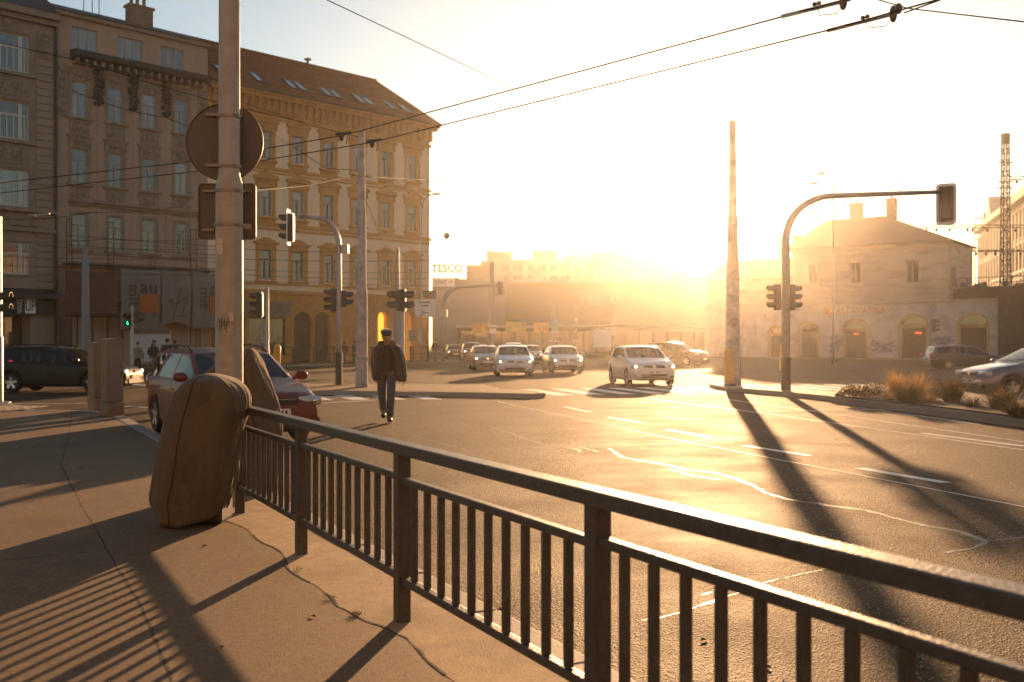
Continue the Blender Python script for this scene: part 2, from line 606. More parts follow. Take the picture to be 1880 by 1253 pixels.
# traffic islands
isl = [gp(x, y, 0.13) for x, y in ((530, 714), (545, 717), (700, 719), (860, 721), (975, 723.5), (1001, 722), (985, 718), (918, 714), (885, 707), (760, 705), (560, 705), (532, 708))]
sheet('traffic_island', isl, 0, 0.13, MT['kerb'])
sheet('traffic_island_top', [p.lerp(sum(isl, Vector()) / len(isl), 0.035) for p in isl], 0.1, 0.135, MT['sidewalk'], sides=False)
isr = [gp(x, y, 0.13) for x, y in ((1302, 705), (1335, 711), (1440, 719.5), (1540, 729), (1560, 722), (1440, 711), (1380, 705.5), (1320, 702))]
sheet('traffic_island', isr, 0, 0.13, MT['kerb'])
bedp = [gp(x, y, 0.16) for x, y in ((1524, 728), (1600, 737), (1720, 750), (1880, 770), (2050, 792), (2050, 735), (1880, 724), (1700, 712), (1580, 707), (1540, 712))]
sheet('planting_bed_kerb', bedp, 0, 0.16, MT['kerb'])
sheet('planting_bed_soil', [p.lerp(sum(bedp, Vector()) / len(bedp), 0.04) for p in bedp], 0.1, 0.20, MT['soil'])

# painted markings
m = MB()
def quad(p4, z=0.003):
    m.add([(p.x, p.y, z) for p in p4], [(0, 1, 2, 3)])
def pquad(a, b, w):
    a, b = gp(*a), gp(*b)
    d = (b - a).normalized()
    n = Vector((-d.y, d.x, 0)) * w / 2
    quad([a - n, b - n, b + n, a + n])
for a, b in (((1035, 747.5), (1082, 757)), ((1117, 767), (1178, 777)), ((1226, 789.5), (1308, 804)), ((1368, 819), (1486, 837)), ((1577, 860), (1737, 887))):
    pquad(a, b, 0.15)
quad_pts = [(914, 738), (1256, 811), (1880, 931), (2200, 992)]
for a, b in zip(quad_pts[:-1], quad_pts[1:]): pquad(a, b, 0.035)
for pts in ([(1196, 733), (1424, 762), (1690, 800), (1880, 827)], [(1330, 733), (1560, 765), (1880, 812)]):
    for a, b in zip(pts[:-1], pts[1:]): pquad(a, b, 0.06)
pquad((1692, 796), (1882, 820), 0.14)
pquad((1408, 756), (1640, 752), 0.10)
pquad((1530, 742), (1800, 780), 0.06)
LU = Vector((-0.246, 0.969, 0))
for i in range(7):
    p = Vector((1.3 + 1.0 * i, 30.2 + 0.36 * i, 0))
    s = Vector((0.5, 0.13, 0))
    quad([p, p + s, p + s + LU * 4.2, p + LU * 4.2])
for i in range(5):
    p = Vector((9.4 + 1.05 * i, 33.6 + 0.36 * i, 0))
    s = Vector((0.5, 0.13, 0))
    quad([p, p + s, p + s + LU * 3.8, p + LU * 3.8])
for i in range(8):                                    # crossing on the left, from the corner to the island
    p = gp(300, 737) + Vector((0.0, 0.0, 0)) + Vector((0.98, 0.12, 0)) * (i * 1.0)
    quad([p, p + Vector((0.5, 0.06, 0)), p + Vector((0.5, 0.06, 0)) + Vector((-1.1, 3.0, 0)), p + Vector((-1.1, 3.0, 0))])
for a, b, w in (((575, 742), (690, 735), 0.14), ((560, 729), (680, 729), 0.22), ((225, 747), (300, 749), 0.16), ((228, 704), (330, 715), 0.35), ((0, 742), (170, 741), 0.12)):
    pquad(a, b, w)
tag(m.build('road_markings', MT['paint'], recalc=False), kind='structure')
# bitumen seals over cracks
for pts, w in (([(1118, 824), (1130, 832), (1142, 840), (1175, 846), (1230, 855), (1262, 863), (1310, 868), (1350, 879), (1385, 893), (1402, 904), (1450, 918), (1530, 930), (1590, 937), (1690, 964), (1760, 976), (1812, 994)], 0.075),
               ([(1812, 994), (1850, 990), (1900, 984)], 0.06), ([(1812, 994), (1790, 1006), (1735, 1016)], 0.05),
               ([(1232, 862), (1262, 872), (1320, 881)], 0.07), ([(1040, 822), (1062, 826), (1066, 830)], 0.06), ([(1062, 822), (1078, 824), (1096, 830)], 0.06), ([(900, 786), (940, 796), (962, 806), (1000, 816)], 0.03),
               ([(1180, 1140), (1260, 1124), (1300, 1106), (1360, 1088), (1400, 1070), (1520, 1044)], 0.014), ([(1288, 1093), (1310, 1088)], 0.022), ([(1290, 1112), (1330, 1098)], 0.018), ([(870, 828), (960, 822), (1250, 815)], 0.02), ([(560, 775), (760, 800), (860, 828)], 0.02)):
    strip('tar_seal', [gp(x, y) for x, y in pts], w * 0.75, 0.0015, MT['tar'], 0.012, 0.5)
# manhole lid
mh = gp(640, 752)

# ------------------------------------------------------------------ facades
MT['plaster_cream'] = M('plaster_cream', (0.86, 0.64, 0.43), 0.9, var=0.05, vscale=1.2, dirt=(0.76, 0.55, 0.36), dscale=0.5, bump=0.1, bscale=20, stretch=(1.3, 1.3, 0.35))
MT['ochre'] = M('plaster_ochre', (0.53, 0.24, 0.06), 0.88, var=0.1, vscale=2.0, dirt=(0.38, 0.175, 0.04), dscale=0.8, bump=0.1, bscale=20)
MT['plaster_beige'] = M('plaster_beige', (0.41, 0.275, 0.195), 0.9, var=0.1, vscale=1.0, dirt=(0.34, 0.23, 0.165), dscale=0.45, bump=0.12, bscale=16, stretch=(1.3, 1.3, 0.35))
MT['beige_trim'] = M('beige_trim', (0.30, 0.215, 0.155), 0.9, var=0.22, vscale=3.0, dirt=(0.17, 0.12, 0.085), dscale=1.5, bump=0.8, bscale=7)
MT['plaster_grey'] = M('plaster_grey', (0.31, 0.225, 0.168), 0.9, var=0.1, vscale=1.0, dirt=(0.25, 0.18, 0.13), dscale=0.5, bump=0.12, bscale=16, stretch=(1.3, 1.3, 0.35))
MT['relief'] = M('stucco_relief', (0.27, 0.20, 0.145), 0.9, var=0.4, vscale=5.0, bump=1.0, bscale=6, dirt=(0.14, 0.10, 0.07), dscale=2.2)
MT['dark_trim'] = M('sooty_stone', (0.055, 0.042, 0.033), 0.8, var=0.3, vscale=4, bump=0.6, bscale=9)
MT['roof_tile'] = M('roof_tile', (0.19, 0.062, 0.024), 0.9, var=0.3, vscale=2.5, spec=0.1, dirt=(0.11, 0.04, 0.02), dscale=0.5, bump=0.9, bscale=7, stretch=(1, 1, 4))
MT['roof_dark'] = M('roof_dark', (0.06, 0.042, 0.035), 0.8, var=0.25, vscale=3, bump=0.6, bscale=8)
MT['brick'] = M('chimney_brick', (0.22, 0.13, 0.085), 0.9, var=0.25, vscale=6, bump=0.5, bscale=20)
MT['win_frame'] = M('window_frame', (0.36, 0.33, 0.29), 0.6, var=0.08)
MT['win_frame_brown'] = M('window_frame_brown', (0.12, 0.085, 0.055), 0.6, var=0.1)
MT['win_frame_white'] = M('window_frame_white', (0.55, 0.51, 0.46), 0.6, var=0.06)
def pane_mat(name, c, rough, curtain):
    m = bpy.data.materials.new(name)
    m.use_nodes = True
    nt = m.node_tree
    b = nt.nodes['Principled BSDF']
    tc = nt.nodes.new('ShaderNodeTexCoord')
    mp = nt.nodes.new('ShaderNodeMapping')
    mp.inputs['Scale'].default_value = (0.7, 0.7, 0.25)
    nt.links.new(tc.outputs['Object'], mp.inputs[0])
    oi = nt.nodes.new('ShaderNodeObjectInfo')
    ad = nt.nodes.new('ShaderNodeVectorMath')
    nt.links.new(mp.outputs[0], ad.inputs[0])
    nt.links.new(oi.outputs['Random'], ad.inputs[1])
    n = nt.nodes.new('ShaderNodeTexNoise')
    n.inputs['Scale'].default_value = 1.6
    n.inputs['Detail'].default_value = 3
    nt.links.new(ad.outputs[0], n.inputs['Vector'])
    r = nt.nodes.new('ShaderNodeValToRGB')
    r.color_ramp.elements[0].position, r.color_ramp.elements[1].position = 0.3, 0.75
    r.color_ramp.elements[0].color = (*c, 1)
    r.color_ramp.elements[1].color = (*curtain, 1)
    nt.links.new(n.outputs[0], r.inputs[0])
    nt.links.new(r.outputs[0], b.inputs['Base Color'])
    b.inputs['Roughness'].default_value = rough
    b.inputs['IOR'].default_value = 2.1
    b.inputs['Coat Weight'].default_value = 0.6
    return m
MT['pane'] = pane_mat('window_glass', (0.05, 0.065, 0.078), 0.06, (0.15, 0.17, 0.18))
MT['pane_curtain'] = pane_mat('window_glass_curtain', (0.10, 0.11, 0.115), 0.07, (0.27, 0.27, 0.26))
MT['pane_blind'] = pane_mat('window_glass_blind', (0.16, 0.15, 0.135), 0.09, (0.22, 0.2, 0.17))
MT['pane_dark'] = pane_mat('window_glass_dark', (0.02, 0.02, 0.02), 0.06, (0.07, 0.06, 0.05))
MT['shop_glass'] = pane_mat('shop_glass', (0.03, 0.03, 0.03), 0.06, (0.12, 0.105, 0.09))
MT['soffit'] = M('dark_opening', (0.012, 0.011, 0.010), 0.9, var=0.1)


def wall_front(m, x0, x1, z0, z1, holes, depth=0.25, y=0.0, mi=0):
    xs = sorted({x0, x1} | {round(h[0], 4) for h in holes} | {round(h[1], 4) for h in holes})
    zs = sorted({z0, z1} | {round(h[2], 4) for h in holes} | {round(h[3], 4) for h in holes})
    for a, b in zip(xs[:-1], xs[1:]):
        for c, d in zip(zs[:-1], zs[1:]):
            mx, mz = (a + b) / 2, (c + d) / 2
            if any(h[0] < mx < h[1] and h[2] < mz < h[3] for h in holes): continue
            m.add([(a, y, c), (b, y, c), (b, y, d), (a, y, d)], [(0, 1, 2, 3)], mi)
    for a, b, c, d in [h[:4] for h in holes]:
        e = y + depth
        m.add([(a, y, c), (a, y, d), (a, e, d), (a, e, c)], [(0, 1, 2, 3)], mi)
        m.add([(b, y, c), (b, e, c), (b, e, d), (b, y, d)], [(0, 1, 2, 3)], mi)
        m.add([(a, y, d), (b, y, d), (b, e, d), (a, e, d)], [(0, 1, 2, 3)], mi)
        m.add([(a, y, c), (a, e, c), (b, e, c), (b, y, c)], [(0, 1, 2, 3)], mi)


def arch_fill(m, x0, x1, zs, zt, y0, y1, mi=0, n=8):
    """the two spandrels that turn a square-headed hole into an arch"""
    cx, rx, rz = (x0 + x1) / 2, (x1 - x0) / 2, zt - zs
    for sgn in (-1, 1):
        arc = [(cx + sgn * rx * math.cos(a), zs + rz * math.sin(a)) for a in [math.pi / 2 * k / n for k in range(n + 1)]]
        m.prism(arc + [(cx + sgn * rx, zt + 0.001)], y0, y1, 'y', mi)


def each(name, mat, parent, boxes, **kw):
    """one part per box"""
    for b in boxes: MB().box(*b).build(name, mat, parent, **kw)


class Facade:
    """window sets share their meshes; each window is its own part with frame and pane under it"""
    def __init__(s, root):
        s.root, s.cache, s.n = root, {}, 0

    def window(s, x, z0, w, h, trim=None, mats=None, fmat='win_frame', pmat='pane', style='cross', name='window'):
        key = (round(w, 3), round(h, 3), trim.__name__ if trim else None, fmat, style)
        if key not in s.cache:
            t = MB()
            if trim: trim(t, w, h)
            else: t.box(-w / 2 - 0.1, w / 2 + 0.1, -0.10, 0.0, -0.12, -0.005)
            f = MB()
            b = 0.075
            y0, y1 = 0.12, 0.19
            f.box(-w / 2, -w / 2 + b, y0, y1, 0, h); f.box(w / 2 - b, w / 2, y0, y1, 0, h)
            f.box(-w / 2 + b, w / 2 - b, y0, y1, h - b, h); f.box(-w / 2 + b, w / 2 - b, y0, y1, 0, b)
            if style == 'cross':
                f.box(-w / 2 + b, w / 2 - b, y0 - 0.02, y1, h * 0.66, h * 0.66 + 0.09)
                f.box(-0.05, 0.05, y0 - 0.02, y1, b, h * 0.66)
            elif style == 'three':
                for xx in (-w / 6, w / 6): f.box(xx - 0.06, xx + 0.06, y0 - 0.01, y1, b, h - b)
            elif style == 'wide':
                f.box(-w / 2 + b, w / 2 - b, y0 - 0.03, y1, h * 0.62, h * 0.62 + 0.13)
                for xx in (-w * 0.30, w * 0.30): f.box(xx - 0.11, xx + 0.11, y0 - 0.02, y1, b, h - b)
                for xx in (-w * 0.0, w * 0.40, -w * 0.40, w * 0.15, -w * 0.15): f.box(xx - 0.035, xx + 0.035, y0, y1, b, h * 0.62)
            s.cache[key] = (t.v, t.f, t.m, f, key)
            s.cache[key] = {'t': t, 'f': f, 'to': None, 'fo': None, 'po': None}
        c = s.cache[key]
        tm = mats or [MT['beige_trim']]
        if c['to'] is None:
            to = c['t'].build(name, tm, s.root, (x, 0, z0))
            fo = c['f'].build('frame', MT[fmat], to)
            p = MB()
            p.add([(-w / 2, 0, 0), (w / 2, 0, 0), (w / 2, 0, h), (-w / 2, 0, h)], [(0, 1, 2, 3)])
            po = p.build('pane', MT[pmat], to, (0, 0.165, 0), recalc=False)
            c['to'], c['fo'], c['po'] = to, fo, po
        else:
            to = part(name, c['to'], s.root, (x, 0, z0))
            part('frame', c['fo'], to)
            po = part('pane', c['po'], to, (0, 0.165, 0))
        pick = random.random()
        if pmat == 'pane' and pick < 0.55:
            po.material_slots[0].link = 'OBJECT'
            po.material_slots[0].material = MT['pane_curtain'] if pick < 0.22 else MT['pane_blind'] if pick < 0.36 else MT['pane_dark']
        po.rotation_euler = (random.uniform(-0.006, 0.006), 0, random.uniform(-0.01, 0.01))
        return to


FU = Vector((0.6981, 0.7160, 0))
FC = Vector((-7.16, 88.0, 0))
FRZ = math.atan2(0.7160, 0.6981)
def fpoint(s): return FC - FU * (s * 1.3966)

# --- yellow corner house
yb = thing('corner_house', 'cream plastered corner house with ochre window surrounds and brown tiled roof with skylights', 'building', fpoint(14.93), FRZ)
YL = 20.85
YCOLS = [1.9 + 2.85 * i for i in range(7)]
YROWS = [(15.36, 2.06), (11.1, 2.1), (6.35, 2.2)]
holes = [(x - 0.52, x + 0.52, z, z + h) for x in YCOLS for z, h in YROWS]
arch_x = [(7.15, 8.75, 4.0), (9.0, 10.5, 4.0), (13.0, 14.1, 3.6), (15.25, 16.15, 4.15), (18.2, 19.1, 4.1)]
holes += [(a, b, 0.02, t) for a, b, t in arch_x]
holes += [(0.3, 3.0, 0.7, 3.5), (3.3, 6.5, 0.7, 3.5)]
m = MB()
wall_front(m, 0, YL, 5.3, 18.7, [h for h in holes if h[2] > 5.5], 0.25, mi=0)
wall_front(m, 0, YL, 18.7, 20.3, [], 0.25, mi=0)
m.f = [f for f in m.f]; 
m2 = MB()
wall_front(m2, 0, YL, 0.0, 5.3, [h for h in holes if h[2] < 5.5], 0.35, y=-0.06, mi=0)
for a, b, t in arch_x: arch_fill(m2, a, b, t - (b - a) * 0.5, t, -0.055, 0.28)
for k in range(1, 9):                                            # rusticated joints
    z = 0.62 * k
    x = 10.7
    while x < YL - 0.1:
        e = min(x + 1.2, YL)
        if not any(a - 0.35 < e and x < b + 0.35 and z < t + 0.3 for a, b, t in arch_x):
            m2.box(x + 0.02, e - 0.02, -0.09, -0.055, z - 0.56, z)
        x += 1.2
# box of the building without the front
m.box(0, YL, 0.4, 12, 0, 20.3)
m.add([(YL, 0, 5.3), (YL, 0.4, 5.3), (YL, 0.4, 20.3), (YL, 0, 20.3)], [(0, 1, 2, 3)])
m2.add([(YL, -0.06, 0), (YL, 0.4, 0), (YL, 0.4, 5.3), (YL, -0.06, 5.3)], [(0, 1, 2, 3)])
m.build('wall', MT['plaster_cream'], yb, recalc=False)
m2.build('ground_floor_wall', MT['ochre'], yb, recalc=False)
each('string_course', MT['ochre'], yb, [(0, YL + d, -d, 0.0, z, z + hh) for z, hh, d in ((14.55, 0.22, 0.16), (14.3, 0.12, 0.08), (10.35, 0.25, 0.18), (10.05, 0.16, 0.08), (5.3, 0.28, 0.24), (5.95, 0.14, 0.12))])
m = MB()
m.box(0, YL + 0.16, -0.16, -0.003, 18.35, 18.6)
m.box(0, YL + 0.05, -0.05, -0.003, 18.6, 19.8)
m.box(0, YL + 0.55, -0.55, -0.003, 19.8, 20.05)
m.box(0, YL + 0.72, -0.72, 0.5, 20.053, 20.3)
x = 0.25
while x < YL:
    m.prism([(-0.052, 18.75), (-0.2, 18.85), (-0.46, 19.6), (-0.46, 19.797), (-0.052, 19.797)], x, x + 0.2, 'x')
    m.box(x + 0.32, x + 0.5, -0.11, -0.052, 18.9, 19.5)
    x += 0.62
m.build('cornice', MT['ochre'], yb)
def trim_yellow(t, w, h):
    for sx in (-1, 1):
        t.box(min(sx * (w / 2 + 0.003), sx * (w / 2 + 0.3)), max(sx * (w / 2 + 0.003), sx * (w / 2 + 0.3)), -0.08, 0, -0.1, h + 0.003)
        t.box(min(sx * (w / 2 + 0.30), sx * (w / 2 + 0.42)), max(sx * (w / 2 + 0.30), sx * (w / 2 + 0.42)), -0.12, 0, h + 0.1, h + 0.62)
    t.box(-w / 2 - 0.3, w / 2 + 0.3, -0.09, 0, h + 0.006, h + 0.6)
    t.box(-w / 2 - 0.55, w / 2 + 0.55, -0.24, 0, h + 0.62, h + 0.76)
    W = w / 2 + 0.55
    t.prism([(-W, h + 0.763), (W, h + 0.763), (W - 0.12, h + 0.9), (0.5, h + 1.0), (0.42, h + 1.16), (0.2, h + 1.2), (0.12, h + 1.34), (-0.12, h + 1.34), (-0.2, h + 1.2), (-0.42, h + 1.16), (-0.5, h + 1.0), (-W + 0.12, h + 0.9)], -0.2, 0, 'y')
    t.prism([(-W + 0.35, h + 0.8), (W - 0.35, h + 0.8), (0, h + 1.12)], -0.24, -0.2, 'y')
    t.box(-w / 2 - 0.4, w / 2 + 0.4, -0.2, 0, -0.24, -0.1)
    t.box(-w / 2 - 0.3, w / 2 + 0.3, -0.06, 0, -0.62, -0.243)
def trim_yellow_low(t, w, h):
    for sx in (-1, 1):
        t.box(min(sx * (w / 2 + 0.003), sx * (w / 2 + 0.34)), max(sx * (w / 2 + 0.003), sx * (w / 2 + 0.34)), -0.1, 0, -0.1, h + 0.003)
    t.box(-w / 2 - 0.34, w / 2 + 0.34, -0.1, 0, h + 0.006, h + 0.45)
    t.box(-w / 2 - 0.55, w / 2 + 0.55, -0.22, 0, h + 0.453, h + 0.6)
    t.prism([(-w / 2 - 0.4, h + 0.603), (w / 2 + 0.4, h + 0.603), (0.22, h + 0.92), (-0.22, h + 0.92)], -0.16, 0, 'y')
    t.box(-w / 2 - 0.4, w / 2 + 0.4, -0.18, 0, -0.24, -0.1)
fy = Facade(yb)
for r, (z, h) in enumerate(YROWS):
    for x in YCOLS:
        fy.window(x, z, 1.04, h, trim_yellow if r < 2 else trim_yellow_low, [MT['ochre']], 'win_frame_brown', 'pane' if r < 2 else 'pane_dark')
# shop windows, doors, arcade
def shop(root, x0, x1, z0, z1, y=0.1, fmat='dark_metal', n=2, name='shop_window', pm='shop_glass'):
    f = MB()
    b = 0.09
    f.box(x0, x1, y, y + 0.1, z0, z0 + b); f.box(x0, x1, y, y + 0.1, z1 - b, z1)
    for k in range(n + 1):
        xx = x0 + (x1 - x0 - b) * k / n
        f.box(xx, xx + b, y, y + 0.1, z0 + b, z1 - b)
    o = f.build(name, MT[fmat], root)
    p = MB()
    p.add([(x0, y + 0.08, z0), (x1, y + 0.08, z0), (x1, y + 0.08, z1), (x0, y + 0.08, z1)], [(0, 1, 2, 3)])
    p.build('pane', MT[pm], o, recalc=False)
    return o
shop(yb, 0.3, 3.0, 0.7, 3.5, n=1)
so = shop(yb, 3.3, 6.5, 0.7, 3.5, n=2)
mst = M('shop_poster', (0.4, 0.36, 0.3), 0.7, var=0.6, vscale=9)
for (a, b, c, d) in ((4.3, 5.1, 2.5, 3.05), (4.35, 5.2, 1.6, 2.2), (1.2, 1.8, 1.5, 2.3)):
    MB().box(a, b, 0.15, 0.172, c, d).build('poster', mst, so if a > 3.2 else yb)
m = MB()
m.box(0.1, 6.7, -0.34, -0.063, 3.6, 4.5)
m.box(0.0, 6.8, -0.55, -0.063, 4.5, 4.68)
m.build('shop_fascia', M('fascia', (0.25, 0.185, 0.13), 0.7, var=0.2, vscale=4, dirt=(0.17, 0.12, 0.08)), yb)
for (a, b, t) in arch_x[:3]:
    d = MB()
    d.box(a, b, 0.2, 0.27, 0.02, t)
    for sx in (-1, 1):
        c = (a + b) / 2 + sx * (b - a) * 0.24
        for z0, z1 in ((0.3, 1.1), (1.25, 2.2)): d.box(c - (b - a) * 0.16, c + (b - a) * 0.16, 0.17, 0.203, z0, z1)
    dd = d.build('door', M('door_wood', (0.05, 0.03, 0.018), 0.5, var=0.25, vscale=6), yb)
    MB().box((a + b) / 2 - 0.12, (a + b) / 2 - 0.08, 0.12, 0.2, 1.05, 1.2).build('handle', MT['galv'], dd)
passage_glow = M('passage_glow_pane', (0.5, 0.22, 0.03), 0.8, var=0.15, vscale=1.5, emit=(1.0, 0.33, 0.03), estr=0.95)  # emission stands in for sunlight bounced off the passage wall
passage_glow_dim = M('passage_dim_glow_pane', (0.45, 0.2, 0.03), 0.8, var=0.15, vscale=1.5, emit=(1.0, 0.33, 0.03), estr=0.12)  # weaker painted glow for the neighbouring arch
for (a, b, t), mm in zip(arch_x[3:], (passage_glow, passage_glow_dim)):
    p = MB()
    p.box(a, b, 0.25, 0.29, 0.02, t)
    tag(p.build('passage_glow', mm, yb), 'orange passage pane behind an arch, its glow painting bounced light' if mm is passage_glow else 'dim orange passage pane behind an arch, its glow painting bounced light')
for a, b, t in arch_x:                                           # arch mouldings and pilasters
    m = MB()
    for sx in (-1, 1):
        xx = (a if sx < 0 else b) + sx * 0.16
        m.box(xx - 0.13, xx + 0.13, -0.17, -0.063, 0.0, t - (b - a) * 0.5)
    c, r, zs = (a + b) / 2, (b - a) / 2, t - (b - a) * 0.5
    n = 12
    outer = [(c + (r + 0.28) * math.cos(math.pi * k / n), zs + (r + 0.28) * math.sin(math.pi * k / n)) for k in range(n + 1)]
    inn = [(c + (r + 0.02) * math.cos(math.pi * k / n), zs + (r + 0.02) * math.sin(math.pi * k / n)) for k in range(n + 1)]
    for k in range(n): m.prism([inn[k], outer[k], outer[k + 1], inn[k + 1]], -0.15, -0.063, 'y')
    m.build('arch_moulding', MT['ochre'], yb)
# roof with the hipped end on the right
a1, a2, zr = 1.2, 6.0, 25.0
m = MB()
e0, e1, ez = -0.75, YL + 0.75, 20.31
rv = [(0, e0, ez), (e1, e0, ez), (e1, 12.7, ez), (0, 12.7, ez), (0, a2, zr), (YL - a1, a2, zr)]
m.add(rv, [(0, 1, 5, 4), (1, 2, 5), (2, 3, 4, 5), (0, 4, 3), (0, 3, 2, 1)])
roof = m.build('roof', MT['roof_tile'], yb)
rd = Vector((0, a2 - e0, zr - ez)); rl = rd.length; rd.normalize()
rn = Vector((0, -rd.z, rd.y))
def on_roof(x, f, up=0.0): return Vector((x, e0, ez)) + rd * (rl * f) + rn * up
m = MB()                                                         # ridge tiles give a serrated line
x = 0.1
while x < YL - a1:
    m.tube([(x, a2, zr + 0.02), (x + 0.36, a2, zr + 0.05)], [0.13, 0.16], 8)
    x += 0.34
for k in range(22):
    p0 = Vector((YL - a1, a2, zr)).lerp(Vector((e1, e0, ez)), k / 22)
    p1 = Vector((YL - a1, a2, zr)).lerp(Vector((e1, e0, ez)), (k + 1) / 22)
    m.tube([p0, p1], [0.1, 0.13], 8)
m.build('ridge_tiles', MT['roof_tile'], roof, smooth=True)
m = MB()
for row in range(1, 15):                                        # tile courses
    p = on_roof(0, row / 15, 0.015)
    m.box(0, YL - (a1 + 0.3) * row / 15 + 0.3, p.y - 0.02, p.y + 0.03, p.z - 0.02, p.z + 0.02)
m.build('tile_courses', MT['roof_tile'], roof)
skg = M('skylight_glass', (0.30, 0.32, 0.34), 0.05, var=0.0, spec=1.0, coat=1.0)
def skylight(x):
    f = MB()
    fl, w = 0.2, 0.62
    c = [on_roof(x - w / 2, 0.17, 0.06), on_roof(x + w / 2, 0.17, 0.06), on_roof(x + w / 2, 0.17 + fl, 0.06), on_roof(x - w / 2, 0.17 + fl, 0.06)]
    for p, q in zip(c, c[1:] + c[:1]): f.bar(p, q, 0.09, 0.14, up=rn)
    o = f.build('skylight', MT['dark_metal'], roof)
    return o, c
for x in (1.6, 2.6, 4.6, 7.6, 8.5, 10.9, 11.8, 14.2, 15.1, 17.5, 19.1):
    o, c = skylight(x)
    g = MB(); g.add([p + rn * 0.02 for p in c], [(0, 1, 2, 3)])
    g.build('skylight_pane', skg, roof, recalc=False)
m = MB(); m.lathe([(0.12, 0), (0.12, 0.5), (0.3, 0.55), (0.32, 0.62), (0.05, 0.75)], 10, Matrix.Translation((12.6, a2, zr - 0.1)))
m.build('vent_cap', MT['dark_metal'], roof)
m = MB(); m.box(YL + 0.3, YL + 0.42, -0.85, -0.73, 20.02, 20.2); m.box(0, YL + 0.7, -0.86, -0.76, 20.2, 20.32); m.build('gutter', MT['roof_dark'], yb)
m = MB(); m.tube([(YL - 0.15, -0.15, 0.1), (YL - 0.15, -0.15, 18.3)], 0.06, 8); m.build('downpipe', MT['roof_dark'], yb)
# signs fixed on the corner house
sgn = thing('direction_sign', 'white board with a left arrow hung on the corner of the cream house', 'sign', fpoint(0) + Vector((0.1, -0.9, 0)), FRZ - 0.55)
MB().box(-1.25, 0.55, -0.06, 0, 3.8, 5.3).build('board', MT['white_paint'], sgn)
MB().box(-1.3, 0.6, -0.08, 0.02, 5.35, 6.05).build('header', MT['dark_trim'], sgn)
text('lettering', '\u2190', 0.9, MT['ink'], sgn, Matrix.Translation((-0.35, -0.075, 4.15)) @ Matrix.Rotation(R(90), 4, 'X'), 0.004)
for k, (z, wd) in enumerate(((5.0, 0.9), (4.72, 0.6))): MB().box(-0.35 - wd / 2, -0.35 + wd / 2, -0.066, -0.061, z, z + 0.12).build('lettering_bar', MT['ink'], sgn)

# --- beige house
BL = 10.71
bb = thing('beige_house', 'shaded beige town house with stucco panels and dark projecting cornice, scaffolded at street level', 'building', fpoint(22.6), FRZ)
BCOLS = [1.58, 3.97, 6.33, 8.70]
BROWS = [(16.25, 2.33), (11.96, 2.25), (7.72, 2.28)]
bh = [(x - 0.5, x + 0.5, z, z + h) for x in BCOLS for z, h in BROWS] + [(x - 0.85, x + 0.85, 20.6, 22.1) for x in (1.9, 5.0, 8.0)]
m = MB()
wall_front(m, 0, BL, 5.6, 22.9, bh, 0.25)
wall_front(m, 0, BL, 0, 5.6, [(0.5, 4.6, 0.3, 3.4), (5.2, 10.2, 0.3, 3.2)], 0.4)
m.box(0, BL, 0.3, 12, 0, 22.9)
m.add([(BL, 0, 18), (BL, 0.3, 18), (BL, 0.3, 22.9), (BL, 0, 22.9)], [(0, 1, 2, 3)])
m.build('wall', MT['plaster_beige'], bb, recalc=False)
def trim_beige(t, w, h):
    for sx in (-1, 1):
        t.box(min(sx * (w / 2 + 0.003), sx * (w / 2 + 0.2)), max(sx * (w / 2 + 0.003), sx * (w / 2 + 0.2)), -0.06, 0, 0, h + 0.1)
    t.box(-w / 2 - 0.25, w / 2 + 0.25, -0.08, 0, h + 0.103, h + 0.75, 1)
    t.box(-w / 2 - 0.38, w / 2 + 0.38, -0.16, 0, h + 0.753, h + 0.85)
    for sx in (-0.3, 0.0, 0.3): t.ellipsoid((sx, -0.08, h + 0.42), (0.15, 0.08, 0.2), 8, 6, 1)
    t.box(-w / 2 - 0.35, w / 2 + 0.35, -0.2, 0, -0.16, -0.003)
    t.box(-w / 2 - 0.15, w / 2 + 0.15, -0.06, 0, -1.15, -0.25, 1)
    t.ellipsoid((0, -0.06, -0.7), (0.22, 0.09, 0.26), 10, 7, 1)
    for sx in (-1, 1):
        t.ellipsoid((sx * 0.38, -0.06, -0.72), (0.13, 0.07, 0.3), 8, 6, 1)
    t.box(-w / 2 - 0.3, w / 2 + 0.3, -0.12, 0, -1.32, -1.2)
def trim_plain(t, w, h):
    for sx in (-1, 1):
        t.box(min(sx * (w / 2 + 0.003), sx * (w / 2 + 0.14)), max(sx * (w / 2 + 0.003), sx * (w / 2 + 0.14)), -0.05, 0, 0, h)
    t.box(-w / 2 - 0.14, w / 2 + 0.14, -0.05, 0, h + 0.003, h + 0.16)
    t.box(-w / 2 - 0.2, w / 2 + 0.2, -0.05, 0, h + 0.4, h + 1.2)
    t.box(-w / 2 - 0.3, w / 2 + 0.3, -0.22, 0, -0.2, -0.003)
def trim_attic(t, w, h):
    t.box(-w / 2 - 0.08, w / 2 + 0.08, -0.08, 0, -0.1, -0.003)
fb = Facade(bb)
for r, (z, h) in enumerate(BROWS):
    for x in BCOLS:
        fb.window(x, z, 1.0, h, trim_beige if r < 2 else trim_plain, [MT['beige_trim'], MT['relief']], 'win_frame', 'pane' if r < 2 else 'pane_dark')
for x in (1.9, 5.0, 8.0): fb.window(x, 20.6, 1.7, 1.5, trim_attic, [MT['beige_trim']], 'win_frame', 'pane', 'three')
m = MB()
m.prism([(-1.05, 20.02), (-1.1, 20.28), (-0.95, 20.42), (0, 20.52), (0, 19.9), (-0.7, 19.9)], 0.95, 10.3, 'x')
cor = m.build('cornice', MT['dark_trim'], bb)
m = MB()
for x in [1.1 + 0.55 * k for k in range(17)]: m.box(x, x + 0.16, -0.8, -0.02, 19.6, 19.897)
m.build('bracket_row', MT['beige_trim'], bb)
